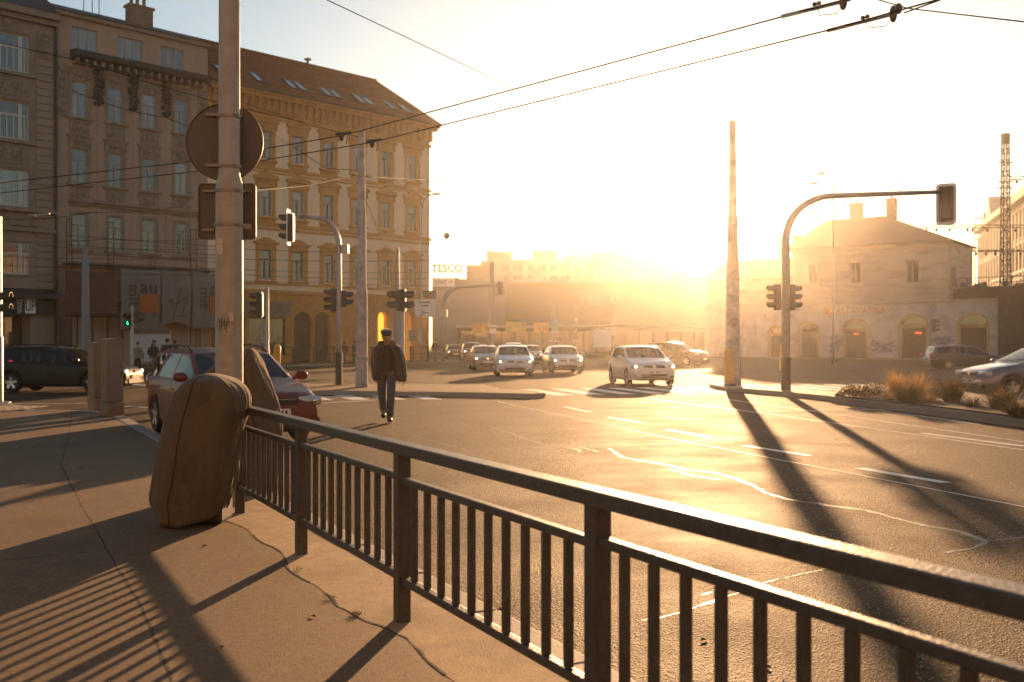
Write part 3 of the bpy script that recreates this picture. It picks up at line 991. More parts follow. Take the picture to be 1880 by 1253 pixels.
for x in (2.78, 5.15, 7.5):                                       # sooty carved consoles between the top windows
    m = MB()
    for k in range(9):
        z = 19.55 - 0.27 * k
        m.ellipsoid((x + random.uniform(-0.08, 0.08), -0.22 + 0.012 * k, z), (0.30 - 0.012 * k + random.uniform(-0.05, 0.05), 0.24 - 0.015 * k, 0.2), 10, 7)
        for sx in (-1, 1): m.ellipsoid((x + sx * random.uniform(0.16, 0.3), -0.16, z + random.uniform(-0.1, 0.1)), (0.12, 0.12, 0.13), 8, 6)
    m.build('carved_console', MT['dark_trim'], bb, smooth=True)
m = MB()
each('string_course', MT['beige_trim'], bb, [(0.9, BL - 0.1, -0.35, 0, 10.72, 10.95), (1.0, BL - 0.2, -0.2, 0, 10.55, 10.717), (0.1, BL, -0.3, 0, 6.55, 6.8), (-0.02, BL + 0.05, -0.28, 0.5, 22.62, 22.9)])
for x in (0.12, BL - 0.75):
    m = MB()
    m.box(x, x + 0.62, -0.12, 0, 16.2, 19.5)
    for k in range(6): m.ellipsoid((x + 0.31, -0.12, 16.6 + 0.5 * k), (0.22, 0.08, 0.2), 8, 6)
    m.build('stucco_panel', MT['relief'], bb, smooth=False)
each('lisene', MT['plaster_beige'], bb, [(x + 0.15, x + 0.55, -0.04, 0, 11.2, 19.4) for x in (2.6, 5.0, 7.4, 9.9)] + [(x + 0.1, x + 0.85, -0.035, 0, 7.3, 10.4) for x in (0.0, 2.6, 5.0, 7.4, 9.8)])
m = MB()
m.add([(-0.05, -0.45, 22.9), (BL + 0.1, -0.45, 22.9), (BL + 0.1, 6, 25.2), (-0.05, 6, 25.2), (-0.05, 12.4, 22.9), (BL + 0.1, 12.4, 22.9)], [(0, 1, 2, 3), (3, 2, 5, 4), (0, 3, 4), (1, 5, 2), (0, 4, 5, 1)])
broof = m.build('roof', MT['roof_dark'], bb)
m = MB()
m.box(6.6, 8.3, 3.4, 4.2, 23.8, 25.5); m.box(6.5, 8.4, 3.3, 4.3, 25.5, 25.68)
for x in (6.85, 7.3, 7.8): m.lathe([(0.13, 25.68), (0.13, 26.2), (0.17, 26.25), (0.17, 26.45)], 8, Matrix.Translation((x, 3.8, 0)))
m.build('chimney', MT['brick'], broof)
m = MB()
for x, h in ((5.0, 2.6), (5.5, 2.5), (1.3, 2.2), (4.4, 1.8)):
    m.tube([(x, 6, 25.1), (x, 6, 25.1 + h)], 0.03, 6)
for z in (26.9, 27.4):
    m.tube([(4.2, 6, z), (6.4, 6, z)], 0.02, 6)
    for x in (4.3, 4.6, 4.9, 5.3, 5.7, 6.1): m.tube([(x, 5.7, z), (x, 6.3, z)], 0.012, 5)
m.build('antenna', MT['dark_metal'], broof)
m = MB(); m.tube([(0.02, -0.16, 0.1), (0.02, -0.16, 22.4)], 0.09, 8); m.build('downpipe', MT['dark_metal'], bb)
# ground floor of the beige house
shop(bb, 0.5, 4.6, 0.3, 3.4, 0.25, n=4)
shop(bb, 5.2, 10.2, 0.3, 3.2, 0.25, n=6, fmat='galv', pm='pane')
m = MB()
for k in range(4): m.box(1.2, 4.4, -0.12 - 0.02 * k, -0.05, 3.5 + 0.24 * k, 3.6 + 0.24 * k)
m.build('sign_slats', MT['dark_metal'], bb)

# --- house at the left edge of the photo
lb = thing('corner_shop_house', 'tall grey brown house with banded pilaster and wide white windows above a dark shop front', 'building', fpoint(32.0), FRZ)
LL = 13.1
LX = (3.0, 10.25)
LROWS = [(18.5, 2.3), (14.27, 2.3), (10.1, 2.25), (5.85, 2.0)]
lh = [(x - 1.3, x + 1.3, z, z + h) for x in LX for z, h in LROWS]
m = MB()
wall_front(m, 0, LL, 4.6, 22.4, lh, 0.3)
wall_front(m, 0, LL, 0, 4.6, [(0.4, 6.5, 0.2, 3.3), (7.6, 11.6, 0.05, 3.3)], 1.6)
m.box(0, LL, 1.7, 12, 0, 22.4)
m.add([(LL, 0, 0), (LL, 1.7, 0), (LL, 1.7, 22.4), (LL, 0, 22.4)], [(0, 1, 2, 3)])
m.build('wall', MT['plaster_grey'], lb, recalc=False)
def trim_wide(t, w, h):
    for sx in (-1, 1):
        t.box(min(sx * (w / 2 + 0.003), sx * (w / 2 + 0.2)), max(sx * (w / 2 + 0.003), sx * (w / 2 + 0.2)), -0.07, 0, -0.1, h + 0.1)
    t.box(-w / 2 - 0.2, w / 2 + 0.2, -0.07, 0, h + 0.103, h + 0.25)
    t.box(-w / 2 - 0.35, w / 2 + 0.35, -0.25, 0, -0.28, -0.1)
    t.box(-0.75, 0.75, -0.07, 0, -1.55, -0.4, 1)
    t.ellipsoid((0, -0.07, -0.95), (0.3, 0.12, 0.42), 10, 7, 1)
    for sx in (-1, 1):
        t.ellipsoid((sx * 0.45, -0.07, -0.85), (0.16, 0.09, 0.34), 8, 6, 1)
        t.box(sx * 1.1 - 0.25, sx * 1.1 + 0.25, -0.05, 0, -1.5, -0.4)
fl = Facade(lb)
for z, h in LROWS:
    for x in LX: fl.window(x, z, 2.6, h, trim_wide if z > 6 else trim_attic, [MT['beige_trim'], MT['relief']], 'win_frame_white', 'pane' if z > 9 else 'pane_dark', 'wide')
for x0, x1 in ((11.95, 12.98), (7.0, 7.9)):
    m = MB()
    z = 5.0
    while z < 19.6:
        m.box(x0, x1, -0.1, 0, z, z + 0.42)
        z += 0.47
    m.build('pilaster', MT['plaster_grey'], lb, bevel=0.02)
m = MB()
m.box(12.0, 12.95, -0.16, 0, 19.7, 21.2); m.box(12.15, 12.8, -0.22, -0.163, 19.9, 21.0)
for k in range(4): m.ellipsoid((12.47, -0.22, 20.1 + 0.3 * k), (0.24, 0.1, 0.16), 8, 6)
m.build('stucco_panel', MT['relief'], lb)
m = MB(); m.box(9.6, 10.9, -0.1, 0, 21.05, 21.9); m.ellipsoid((10.25, -0.1, 21.45), (0.3, 0.1, 0.3), 8, 6)
m.build('stucco_panel', MT['relief'], lb)
each('string_course', MT['beige_trim'], lb, [(0, LL, -0.3, 0, 8.55, 8.75), (0, LL, -0.5, 0, 9.75, 9.95), (0, LL, -0.15, 0, 8.9, 9.72), (0, LL + 0.1, -0.75, 0.5, 22.0, 22.4), (0, LL + 0.05, -0.4, 0, 21.7, 21.997)])
m = MB(); m.prism([(-1.3, 4.35), (-1.3, 4.6), (0, 5.0), (0, 4.3)], 0, LL - 0.1, 'x'); m.box(0, LL - 0.1, -0.25, 0, 3.35, 4.297)
m.build('shop_canopy', MT['dark_metal'], lb)
m = MB()
m.add([(-0.1, -0.8, 22.4), (LL + 0.1, -0.8, 22.4), (LL + 0.1, 5, 26.2), (-0.1, 5, 26.2), (-0.1, 12.4, 22.4), (LL + 0.1, 12.4, 22.4)], [(0, 1, 2, 3), (3, 2, 5, 4), (0, 3, 4), (1, 5, 2), (0, 4, 5, 1)])
m.build('roof', MT['roof_dark'], lb)
shop(lb, 0.4, 6.5, 0.2, 3.3, 0.25, n=4)
glow = M('shop_orange_emissive', (0.4, 0.22, 0.05), 0.7, var=0.9, vscale=1.4, emit=(1.0, 0.5, 0.1), estr=0.03)
s2 = shop(lb, 7.6, 11.6, 0.05, 3.3, 1.45, n=3)
MB().box(8.2, 10.6, 1.3, 1.36, 0.6, 2.9).build('orange_panel', glow, lb)  # orange panel with faint emission inside the shop front
sg = thing('shop_sign', 'small black and white square sign reading WAKE UP under the dark shop canopy', 'sign', fpoint(22.6 + 1.93) + Vector((0.36, -0.35, 0)), FRZ)
wk = Matrix.Translation((0, 0, 3.85))
MB().box(-1.55, -0.02, -0.12, 0, 3.35, 4.4).build('board', MT['black'], sg)
MB().box(0.0, 1.32, -0.14, 0, 3.35, 4.4).build('board', MT['ink'], sg)
MB().box(0.62, 1.26, -0.145, -0.141, 3.42, 4.33).build('board_field', MT['white_paint'], sg)
text('lettering', 'UP', 0.72, MT['ink'], sg, Matrix.Translation((0.94, -0.155, 3.87)) @ Matrix.Rotation(R(90), 4, 'X') @ Matrix.Diagonal((0.72, 1.35, 1, 1)), 0.004)
text('lettering', 'WAKE', 0.42, MT['white_paint'], sg, Matrix.Translation((0.32, -0.155, 3.87)) @ Matrix.Rotation(R(90), 4, 'X') @ Matrix.Rotation(R(90), 4, 'Z') @ Matrix.Diagonal((0.72, 1.1, 1, 1)), 0.004)

# --- pavement in front of the row of houses
a, b = fpoint(34), fpoint(-3)
no = Vector((0.7160, -0.6981, 0))
pv = [a, b, b + Vector((8, 18, 0)), b + Vector((12, 16, 0)), b + no * 5.5 + Vector((1.6, 0, 0)), b + no * 6.2 + Vector((-1.0, -2.5, 0)), a + no * 7]
sheet('sidewalk', pv, 0, 0.13, MT['kerb'])
cpv = sum(pv, Vector()) / len(pv)
sheet('sidewalk_top', [p.lerp(cpv, 0.012) for p in pv], 0.1, 0.135, MT['sidewalk'], sides=False)

# ------------------------------------------------------------------ the shopping centre and the flats behind it
MT['dark_clad'] = M('dark_cladding', (0.055, 0.045, 0.037), 0.6, var=0.15, vscale=0.6, bump=0.05)
MT['grey_clad'] = M('grey_cladding', (0.21, 0.19, 0.17), 0.6, var=0.12, vscale=0.5)
MT['flats_white'] = M('flats_render', (0.55, 0.49, 0.43), 0.85, var=0.08, vscale=0.5)
MT['flats_brick'] = M('flats_brick', (0.26, 0.14, 0.09), 0.85, var=0.15, vscale=0.8)
MT['letters_dark'] = M('sign_letters_dark', (0.05, 0.05, 0.055), 0.6, var=0)
MT['letters_red'] = M('sign_letters_red', (0.42, 0.12, 0.07), 0.6, var=0)
MT['letters_pale'] = M('sign_letters_pale', (0.75, 0.6, 0.5), 0.5, var=0)
TX, TY = -11.7, 150.0
mall = thing('shopping_centre', 'long dark clad shopping centre with yellow shop signs under its glazed ground floor', 'building', (TX, TY, 0), R(-3))
m = MB()
m.box(0, 3.8, 0, 30, 0, 11.2)
m.box(3.8, 11, -0.6, 30, 4.2, 11.0)
m.build('grey_block', MT['grey_clad'], mall)
m = MB()
m.box(11.0, 58, -1.2, 30, 4.2, 10.4)
m.box(4, 58, 0.5, 30, 0, 4.2)
for k in range(24): m.box(11.2 + 2.0 * k, 11.26 + 2.0 * k, -1.26, -1.2, 4.3, 10.3)
m.build('wall', MT['dark_clad'], mall)
m = MB()
m.box(11, 58.2, -1.5, 0, 10.4, 10.9); m.box(3.7, 58.2, -1.6, 0.4, 3.9, 4.2)
m.build('ledge', MT['flats_white'], mall)
m = MB()
m.box(4.1, 57.8, 0.3, 0.49, 0.3, 3.4)
w = m.build('shop_window', MT['pane_dark'], mall)
m = MB()
for k in range(27): m.box(4.1 + 2 * k, 4.22 + 2 * k, 0.18, 0.299, 0.0, 3.9)
m.build('mullion', MT['dark_metal'], mall)
ysign = M('shop_sign_yellow', (0.5, 0.3, 0.07), 0.5, var=0.45, vscale=1.3, emit=(1.0, 0.55, 0.08), estr=0.03)
osign = M('shop_sign_orange', (0.5, 0.23, 0.06), 0.5, var=0.45, vscale=1.3, emit=(1.0, 0.4, 0.05), estr=0.04)
for x0, x1, z0, z1, mm in ((6.0, 9.2, 3.2, 4.6, osign), (10.9, 13.8, 3.3, 4.7, ysign), (14.9, 17.2, 3.3, 4.6, osign), (11.2, 14.5, 5.1, 5.9, MT['flats_brick'])):
    MB().box(x0, x1, -1.75, -1.62, z0, z1).build('illuminated_sign', mm, mall)
MB().box(23.4, 26.2, -1.9, -1.75, 1.0, 3.6).build('poster_board', MT['white_paint'], mall)
text('lettering', 'Tesco', 2.5, MT['letters_pale'], mall, Matrix.Translation((24.2, -1.4, 8.1)) @ Matrix.Rotation(R(90), 4, 'X'), 0.08)
m = MB()
for x in (1.0, 2.4, 3.8, 5.2): m.bar((x - 0.3, 2, 11.2), (x - 0.3, 2, 12.1), 0.08)
m.box(0.2, 5.6, 1.95, 2.05, 12.05, 12.15)
fr = m.build('sign_frame', MT['dark_metal'], mall)
text('lettering', 'TESCO', 1.5, MT['letters_dark'], mall, Matrix.Translation((2.0, 1.9, 12.7)) @ Matrix.Rotation(R(90), 4, 'X'), 0.12, spacing=1.0, bold=0.05)
ban = thing('advertising_banner', 'pale banner reading TREPART hung on the grey block under the rooftop letters', 'banner', (TX, TY - 0.25, 0), R(-3))
MB().box(0.05, 3.35, -0.1, 0, 9.9, 11.15).build('cloth', MT['white_paint'], ban)
text('lettering', 'TREPART', 0.62, MT['letters_dark'], ban, Matrix.Translation((1.25, -0.12, 10.5)) @ Matrix.Rotation(R(90), 4, 'X') @ Matrix.Diagonal((0.75, 1.5, 1, 1)), 0.01)
MB().prism([(2.5, 10.3), (2.9, 10.6), (3.2, 10.5), (2.95, 10.85), (2.6, 10.7)], -0.13, -0.1, 'y').build('emblem', ysign, ban)

flats = thing('apartment_block', 'pale block of flats with two brick roof boxes rising above the shopping centre', 'building', (-8.3, 230, 0), R(-2))
m = MB()
holes = []
for k in range(18):
    x, w = 7.0 + 2.65 * k, (1.4, 2.1, 1.0, 1.9)[k % 4]
    for z in (15.6, 18.0): holes.append((x - w / 2, x + w / 2, z, z + 1.25))
wall_front(m, 4.1, 57, 8, 20.2, holes, 0.3)
m.box(4.1, 57, 0.35, 14, 0, 20.2)
m.build('wall', MT['flats_white'], flats, recalc=False)
m = MB(); m.box(-1.9, 4.1, 0.2, 14, 0, 19.3); m.box(1.3, 4.1, 0, 0.2, 0, 20.2); m.build('side_wall', MT['flats_brick'], flats)
each('balcony_band', MT['flats_white'], flats, [(4.0, 57.1, -0.35, 0.5, z, z + 0.25) for z in (20.2, 17.3, 14.9)] + [(8.4 + 8.5 * k, 13.4 + 8.5 * k, -0.9, -0.36, 16.9, 17.6) for k in range(6)])
for k, (a, b, c, d) in enumerate(holes):
    p = MB(); p.add([(a, 0.22, c), (b, 0.22, c), (b, 0.22, d), (a, 0.22, d)], [(0, 1, 2, 3)])
    wo = p.build('window', MT['soffit'], flats, recalc=False)
    MB().box((a + b) / 2 - 0.06, (a + b) / 2 + 0.06, 0.14, 0.215, c, d).build('frame', MT['win_frame_white'], wo)
for x0, x1, z1 in ((2.5, 8.1, 22.3), (12.9, 18.6, 22.5)):
    m = MB(); m.box(x0, x1, 2, 8, 20.2, z1); m.box(x0 - 0.1, x1 + 0.1, 1.9, 8.1, z1, z1 + 0.15); m.bar((x1 - 1, 3, z1), (x1 - 1, 3, z1 + 0.9), 0.08); m.box(x0 + 0.6, x0 + 1.2, 2.5, 3, z1 + 0.15, z1 + 0.5)
    m.build('roof_box', MT['flats_brick'], flats)
m = MB(); m.add([(18.8, 1, 20.46), (57, 1, 20.46), (57, 8, 22.3), (21, 8, 22.3), (57, 14, 20.46), (18.8, 14, 20.46)], [(0, 1, 2, 3), (3, 2, 4, 5), (0, 3, 5), (1, 4, 2), (0, 5, 4, 1)])
m.build('roof', MT['roof_dark'], flats)
# farther row of houses along the street toward the sun
for k, (px, w, d, ytop, mat, lab) in enumerate(((1182, 18, 190, 466, 'flats_white', 'pale tall house beyond the flats, washed out by the sun glare'), (1330, 15, 165, 506, 'flats_brick', 'low brick house in the glare between the shopping centre and the station'))):
    c = pp(px, 632, d)
    hgt = HCAM + (HZ - ytop) / F * d
    t = thing('town_house', lab, 'building', (c.x, c.y, 0), R(-4))
    m = MB(); m.box(-w / 2, w / 2, 0, 12, 0, hgt - 1.5); m.build('wall', MT[mat], t)
    m = MB(); m.add([(-w / 2 - .3, -.4, hgt - 1.5), (w / 2 + .3, -.4, hgt - 1.5), (w / 2 + .3, 6, hgt + 1), (-w / 2 - .3, 6, hgt + 1), (w / 2 + .3, 12.4, hgt - 1.5), (-w / 2 - .3, 12.4, hgt - 1.5)], [(0, 1, 2, 3), (3, 2, 4, 5), (0, 3, 5), (1, 4, 2), (0, 5, 4, 1)])
    m.build('roof', MT['roof_dark'], t)
    for j in range(int(w / 3)):
        for z in (2.5, 6.0, 9.5):
            if z + 2 < hgt - 2: MB().box(-w / 2 + 1 + 3 * j, -w / 2 + 2.2 + 3 * j, -0.06, -0.01, z, z + 1.7).build('window', MT['pane_dark'], t)

# ------------------------------------------------------------------ the station building
MT['st_plaster'] = M('station_plaster', (0.50, 0.40, 0.30), 0.9, var=0.12, vscale=0.8, dirt=(0.30, 0.22, 0.15), dscale=0.7, bump=0.15, bscale=14, stretch=(0.5, 0.5, 2.5))
MT['st_ground'] = M('station_render_pale', (0.58, 0.51, 0.45), 0.9, var=0.12, vscale=0.9, dirt=(0.38, 0.31, 0.26), dscale=0.8, bump=0.15, bscale=14)
MT['st_ochre'] = M('station_ochre', (0.5, 0.33, 0.14), 0.9, var=0.12, vscale=1.5)
MT['graffiti'] = M('graffiti', (0.25, 0.22, 0.25), 0.8, var=0.7, vscale=2.2)
SU = Vector((0.804, -0.595, 0)).normalized()
SN = Vector((0.595, 0.804, 0)).normalized()
SO = Vector((42.66, 100, 0)) - SU * 26
SRZ = math.atan2(-0.595, 0.804)
st = thing('station_house', 'two storey station house with arched ochre doors, hipped roof and chimneys in the haze', 'building', SO, SRZ)
sarch = [(26 - 17.55, 1.5, 3.3), (26 - 14.0, 1.75, 3.7), (26 - 9.07, 2.2, 3.95), (26 - 3.28, 2.35, 4.28), (26 + 2.23, 2.4, 4.3)]
m = MB()
hol = [(x - w / 2, x + w / 2, 0.02, t) for x, w, t in sarch]
wall_front(m, 0.0, 30.5, 0, 5.6, hol, 0.4)
for x, w, t in sarch: arch_fill(m, x - w / 2, x + w / 2, t - w * 0.32, t, 0.003, 0.38)
m.box(0, 30.5, 0.42, 10, 0, 5.6)
for k in range(9):                                               # banded joints of the ground floor
    z = 0.62 * k + 0.25
    x = 0.1
    while x < 30.4:
        e = min(x + 1.5, 30.4)
        if not any(xa - w / 2 - 0.35 < e and x < xa + w / 2 + 0.35 and z < t + 0.35 for xa, w, t in sarch) and z + 0.58 < 5.55:
            m.box(x + 0.015, e - 0.015, -0.035, 0.0, z + 0.03, z + 0.6)
        x += 1.5
m.build('ground_floor_wall', MT['st_ground'], st, recalc=False)
m = MB()
uw = [(26 - 9.07 - 0.55, 26 - 9.07 + 0.55, 7.74, 9.95), (26 - 3.4 - 0.6, 26 - 3.4 + 0.6, 7.6, 9.95), (11.9, 13.0, 7.74, 9.95)]
wall_front(m, 10.15, 26, 5.6, 11.6, uw, 0.25)
m.box(10.15, 26, 0.3, 10, 5.6, 11.6)
m.add([(26, 0, 5.6), (26, 0.3, 5.6), (26, 0.3, 11.6), (26, 0, 11.6)], [(0, 1, 2, 3)])
m.box(0, 10.15, 0.5, 10, 5.6, 8.6)
m.build('wall', MT['st_plaster'], st, recalc=False)
each('ledge', MT['st_plaster'], st, [(-0.1, 30.6, -0.25, 0.4, 5.6, 5.85), (10.1, 26.1, -0.1, 0, 6.6, 6.8), (10.0, 26.15, -0.3, 0.3, 11.3, 11.6)])
for a, b, c, d in uw:
    m = MB()
    m.box(a - 0.18, a, -0.1, 0, c, d); m.box(b, b + 0.18, -0.1, 0, c, d); m.box(a - 0.3, b + 0.3, -0.16, 0, d, d + 0.2); m.box(a - 0.25, b + 0.25, -0.14, 0, c - 0.18, c)
    m.build('window_surround', MT['st_plaster'], st)
for a, b, c, d in uw: shop(st, a, b, c, d, 0.1, 'win_frame', 2, 'window', 'soffit')
for x, w, t in sarch:
    m = MB()
    zs, rz = t - w * 0.32, w * 0.32
    n = 12
    o1 = [(x + (w / 2 + 0.25) * math.cos(math.pi * k / n), zs + (rz + 0.25) * math.sin(math.pi * k / n)) for k in range(n + 1)]
    i1 = [(x + w / 2 * math.cos(math.pi * k / n), zs + rz * math.sin(math.pi * k / n)) for k in range(n + 1)]
    for k in range(n): m.prism([i1[k], o1[k], o1[k + 1], i1[k + 1]], -0.09, 0, 'y')
    for sx in (-1, 1): m.box(min(x + sx * w / 2, x + sx * (w / 2 + 0.25)), max(x + sx * w / 2, x + sx * (w / 2 + 0.25)), -0.09, 0, 0, zs)
    m.box(x - w / 2, x + w / 2, 0.1, 0.3, zs - 0.42, zs - 0.12)
    m.build('arch_moulding', MT['st_ochre'], st)
for x, w, t in sarch:
    d = MB(); d.box(x - w / 2, x + w / 2, 0.3, 0.36, 0, t - w * 0.32 - 0.42); d.box(x - 0.04, x + 0.04, 0.26, 0.3, 0, t - w * 0.32 - 0.42)
    do = d.build('door', M('station_door', (0.07, 0.05, 0.035), 0.5, var=0.3, vscale=3), st)
    MB().box(x - w / 2, x + w / 2, 0.32, 0.36, t - w * 0.32 - 0.12, t).build('fanlight', MT['pane_dark'], do)
neon = M('open_sign', (0.6, 0.05, 0.02), 0.5, var=0, emit=(1.0, 0.12, 0.04), estr=0.8)
for k, (x, z, w) in enumerate(((16.93, 2.55, 0.5), (23.1, 2.62, 0.62))):
    t = thing('neon_sign', ('small red neon strip hung in the second wide arched door of the station' if k == 0 else 'small red neon strip in the widest arched door, right of the pawnshop letters'), 'sign', SO + SU * x + SN * 0.2, SRZ)
    m = MB(); m.box(-w / 2, w / 2, 0, 0.05, z - 0.09, z + 0.09); m.build('tube', neon, t)
    m = MB(); m.box(-w / 2 - 0.05, w / 2 + 0.05, 0.052, 0.08, z - 0.14, z + 0.14); m.build('back_plate', MT['black'], t)
for x0, x1, z0, z1 in ((14.2, 15.7, 0.6, 2.5), (18.2, 21.2, 0.5, 2.0), (24.2, 26.6, 0.7, 2.4)):
    m = MB()
    for k in range(16):
        pts = [(random.uniform(x0, x1), -0.041 - 0.001 * k, random.uniform(z0, z1)) for _ in range(4)]
        for p, q in zip(pts[:-1], pts[1:]): m.bar(p, q, 0.004, 0.06)
    tag(m.build('graffiti', MT['graffiti'], st, recalc=False), 'scribbled graffiti on the pale wall')
zs = thing('shop_lettering', 'orange red wall letters reading ZASTAVARNA over the arched doors of the station', 'sign', SO + SU * 13.6 - SN * 0.1, SRZ)
MB().box(-0.1, 0.85, -0.05, 0.03, 4.55, 5.4).build('emblem', ysign, zs)
MB().box(0.9, 6.4, -0.045, 0.03, 4.5, 5.4).build('board', MT['st_ground'], zs)
text('lettering', 'ZASTAVARNA', 1.02, MT['letters_red'], zs, Matrix.Translation((3.6, -0.06, 4.95)) @ Matrix.Rotation(R(90), 4, 'X') @ Matrix.Diagonal((0.88, 1, 1, 1)), 0.02)
MB().prism([(0.1, 4.65), (0.65, 5.25), (0.65, 4.65)], -0.08, -0.05, 'y').build('emblem_mark', MT['letters_red'], zs)
m = MB()
m.add([(9.5, -0.65, 11.6), (26.65, -0.65, 11.6), (26.65, 10.6, 11.6), (9.5, 10.6, 11.6), (12.2, 5, 15.1), (18.4, 5, 15.1)], [(0, 1, 5, 4), (1, 2, 5), (2, 3, 4, 5), (3, 0, 4), (0, 3, 2, 1)])
m.add([(-0.6, 0, 8.6), (10.15, 0, 8.6), (10.15, 10.5, 8.6), (-0.6, 10.5, 8.6), (0, 5, 11.2), (10.15, 5, 11.2)], [(0, 1, 5, 4), (2, 3, 4, 5), (3, 0, 4)])
sroof = m.build('roof', MT['roof_dark'], st)
for x, y, w, z0, z1 in ((15.6, 4.4, 1.25, 14, 16.6), (18.7, 6.4, 0.95, 13.5, 17.1), (7.2, 5, 1.0, 10.5, 13.8), (9.0, 4.5, 0.8, 10.5, 13.6)):
    m = MB(); m.box(x - w / 2, x + w / 2, y - 0.4, y + 0.4, z0, z1); m.box(x - w / 2 - 0.1, x + w / 2 + 0.1, y - 0.5, y + 0.5, z1 - 0.25, z1 - 0.05); m.lathe([(0.12, z1), (0.1, z1 + 0.45)], 8, Matrix.Translation((x, y, 0)), caps=True)
    m.build('chimney', MT['brick'], sroof)
# pavement before the station
spv = [SO + SU * -2 - SN * 0.0, SO + SU * 44, SO + SU * 44 - SN * 4.2, SO + SU * -2 - SN * 4.2]
sheet('sidewalk', spv, 0, 0.13, MT['kerb'])
sheet('sidewalk_top', [p.lerp(sum(spv, Vector()) / 4, 0.02) for p in spv], 0.1, 0.135, MT['sidewalk'], sides=False)
# the railway viaduct wall on the right
MT['viaduct'] = M('viaduct_stone', (0.075, 0.052, 0.038), 0.9, var=0.3, vscale=2, bump=0.6, bscale=4)
vd = thing('viaduct', 'dark brown railway viaduct wall with a deck and railing behind the station ground floor', 'viaduct', SO, SRZ)
m = MB()
m.box(26.02, 70, 1.5, 14, 0, 6.6)
m.box(30.6, 70, -1.0, 1.5, 0, 6.4)
m.build('wall', MT['viaduct'], vd)
m = MB()
m.box(26.1, 70, -0.05 + 1.2, 1.5, 6.6, 7.0)
m.build('parapet', MT['viaduct'], vd)
m = MB()
for k in range(30): m.bar((26.3 + 1.0 * k, 1.6, 6.9), (26.3 + 1.0 * k, 1.6, 8.0), 0.06)
m.bar((26.2, 1.6, 8.0), (60, 1.6, 8.0), 0.06); m.bar((26.2, 1.6, 7.5), (60, 1.6, 7.5), 0.04)
for k in range(7): m.ellipsoid((27 + 1.9 * k, 1.5, 7.3), (0.28, 0.05, 0.28), 10, 6)
m.build('railing', MT['dark_metal'], vd)
m = MB()
for k in range(20): m.ellipsoid((27 + 0.9 * k, 4 + random.uniform(-1, 1), 6.9), (0.9, 0.8, random.uniform(0.3, 0.7)), 8, 6)
m.build('ballast', MT['viaduct'], vd)
tag(vd.children[0] if vd.children else vd)

# white palace on the far right, facade lit at a grazing angle
MT['palace'] = M('palace_plaster', (0.58, 0.48, 0.38), 0.85, var=0.1, vscale=0.5, dirt=(0.42, 0.33, 0.25), dscale=0.4)
PU = Vector((-0.2935, -0.956, 0))                   # along the facade toward the viewer
PN = Vector((0.956, -0.2935, 0))                    # into the building (facade looks left)
PO = Vector(((1799 - CX) / F * 196, 196, 0))
pal = thing('palace', 'pale neoclassical palace with rows of pilasters and a dark mansard roof at the right edge', 'building', PO, math.atan2(PU.y, PU.x))
# local: X toward the viewer, outward = -Y ... PU rotated +90 deg
loc_n = Vector((-PU.y, PU.x, 0))
sg_ = 1 if loc_n.dot(PN) > 0 else -1               # inward is +Y*sg_
m = MB()
ph = []
for k in range(22):
    x = 2.2 + 3.1 * k
    for z, h in ((7.5, 3.6), (13.0, 3.4), (18.0, 2.6)): ph.append((x - 0.75, x + 0.75, z, z + h))
wall_front(m, 0, 70, 0, 23.5, ph, 0.4 * sg_)
m.box(0, 70, min(0.5 * sg_, 20 * sg_), max(0.5 * sg_, 20 * sg_), 0, 23.5)
m.build('wall', MT['palace'], pal, recalc=False)
def yb_(a, b): return (min(a * sg_, b * sg_), max(a * sg_, b * sg_))
each('pilaster', MT['palace'], pal, [(0.65 + 3.1 * k - 0.38, 0.65 + 3.1 * k + 0.38, *yb_(-0.45, 0), 6.5, 21.5) for k in range(23)])
m = MB()
for z, h, d in ((21.5, 0.7, 0.6), (22.6, 0.9, 1.4), (12.2, 0.4, 0.5), (6.0, 0.5, 0.7), (17.2, 0.3, 0.35)): m.box(-0.3, 70, *yb_(-d, 0), z, z + h)
for k in range(22):
    x = 2.2 + 3.1 * k
    for z in (11.2, 16.5): m.prism([(x - 1.1, z), (x + 1.1, z), (x, z + 0.6)], *yb_(-0.4, 0), 'y')
m.build('cornice', MT['palace'], pal)
for a, b, c, d in ph:
    MB().box(a, b, *yb_(0.25, 0.3), c, d).build('window', MT['pane_dark'], pal)
m = MB()
m.prism([(0.5 * sg_, 23.5), (4 * sg_, 28.5), (16 * sg_, 28.5), (20 * sg_, 23.5)], 9, 70, 'x')
m.build('roof', MT['roof_dark'], pal)
m = MB()
m.box(6, 6.9, *yb_(-0.3, 0.8), 23.5, 24.6)
for k in range(6): m.ellipsoid((6.4 + random.uniform(-.5, .5), 0.2 * sg_, 24.8 + 0.35 * (k % 3)), (0.5, 0.5, 0.5), 8, 6)
m.prism([(9, 23.5), (16, 23.5), (12.5, 28)], *yb_(-0.3, 3), 'y')
m.build('roof_ornament', MT['palace'], pal)

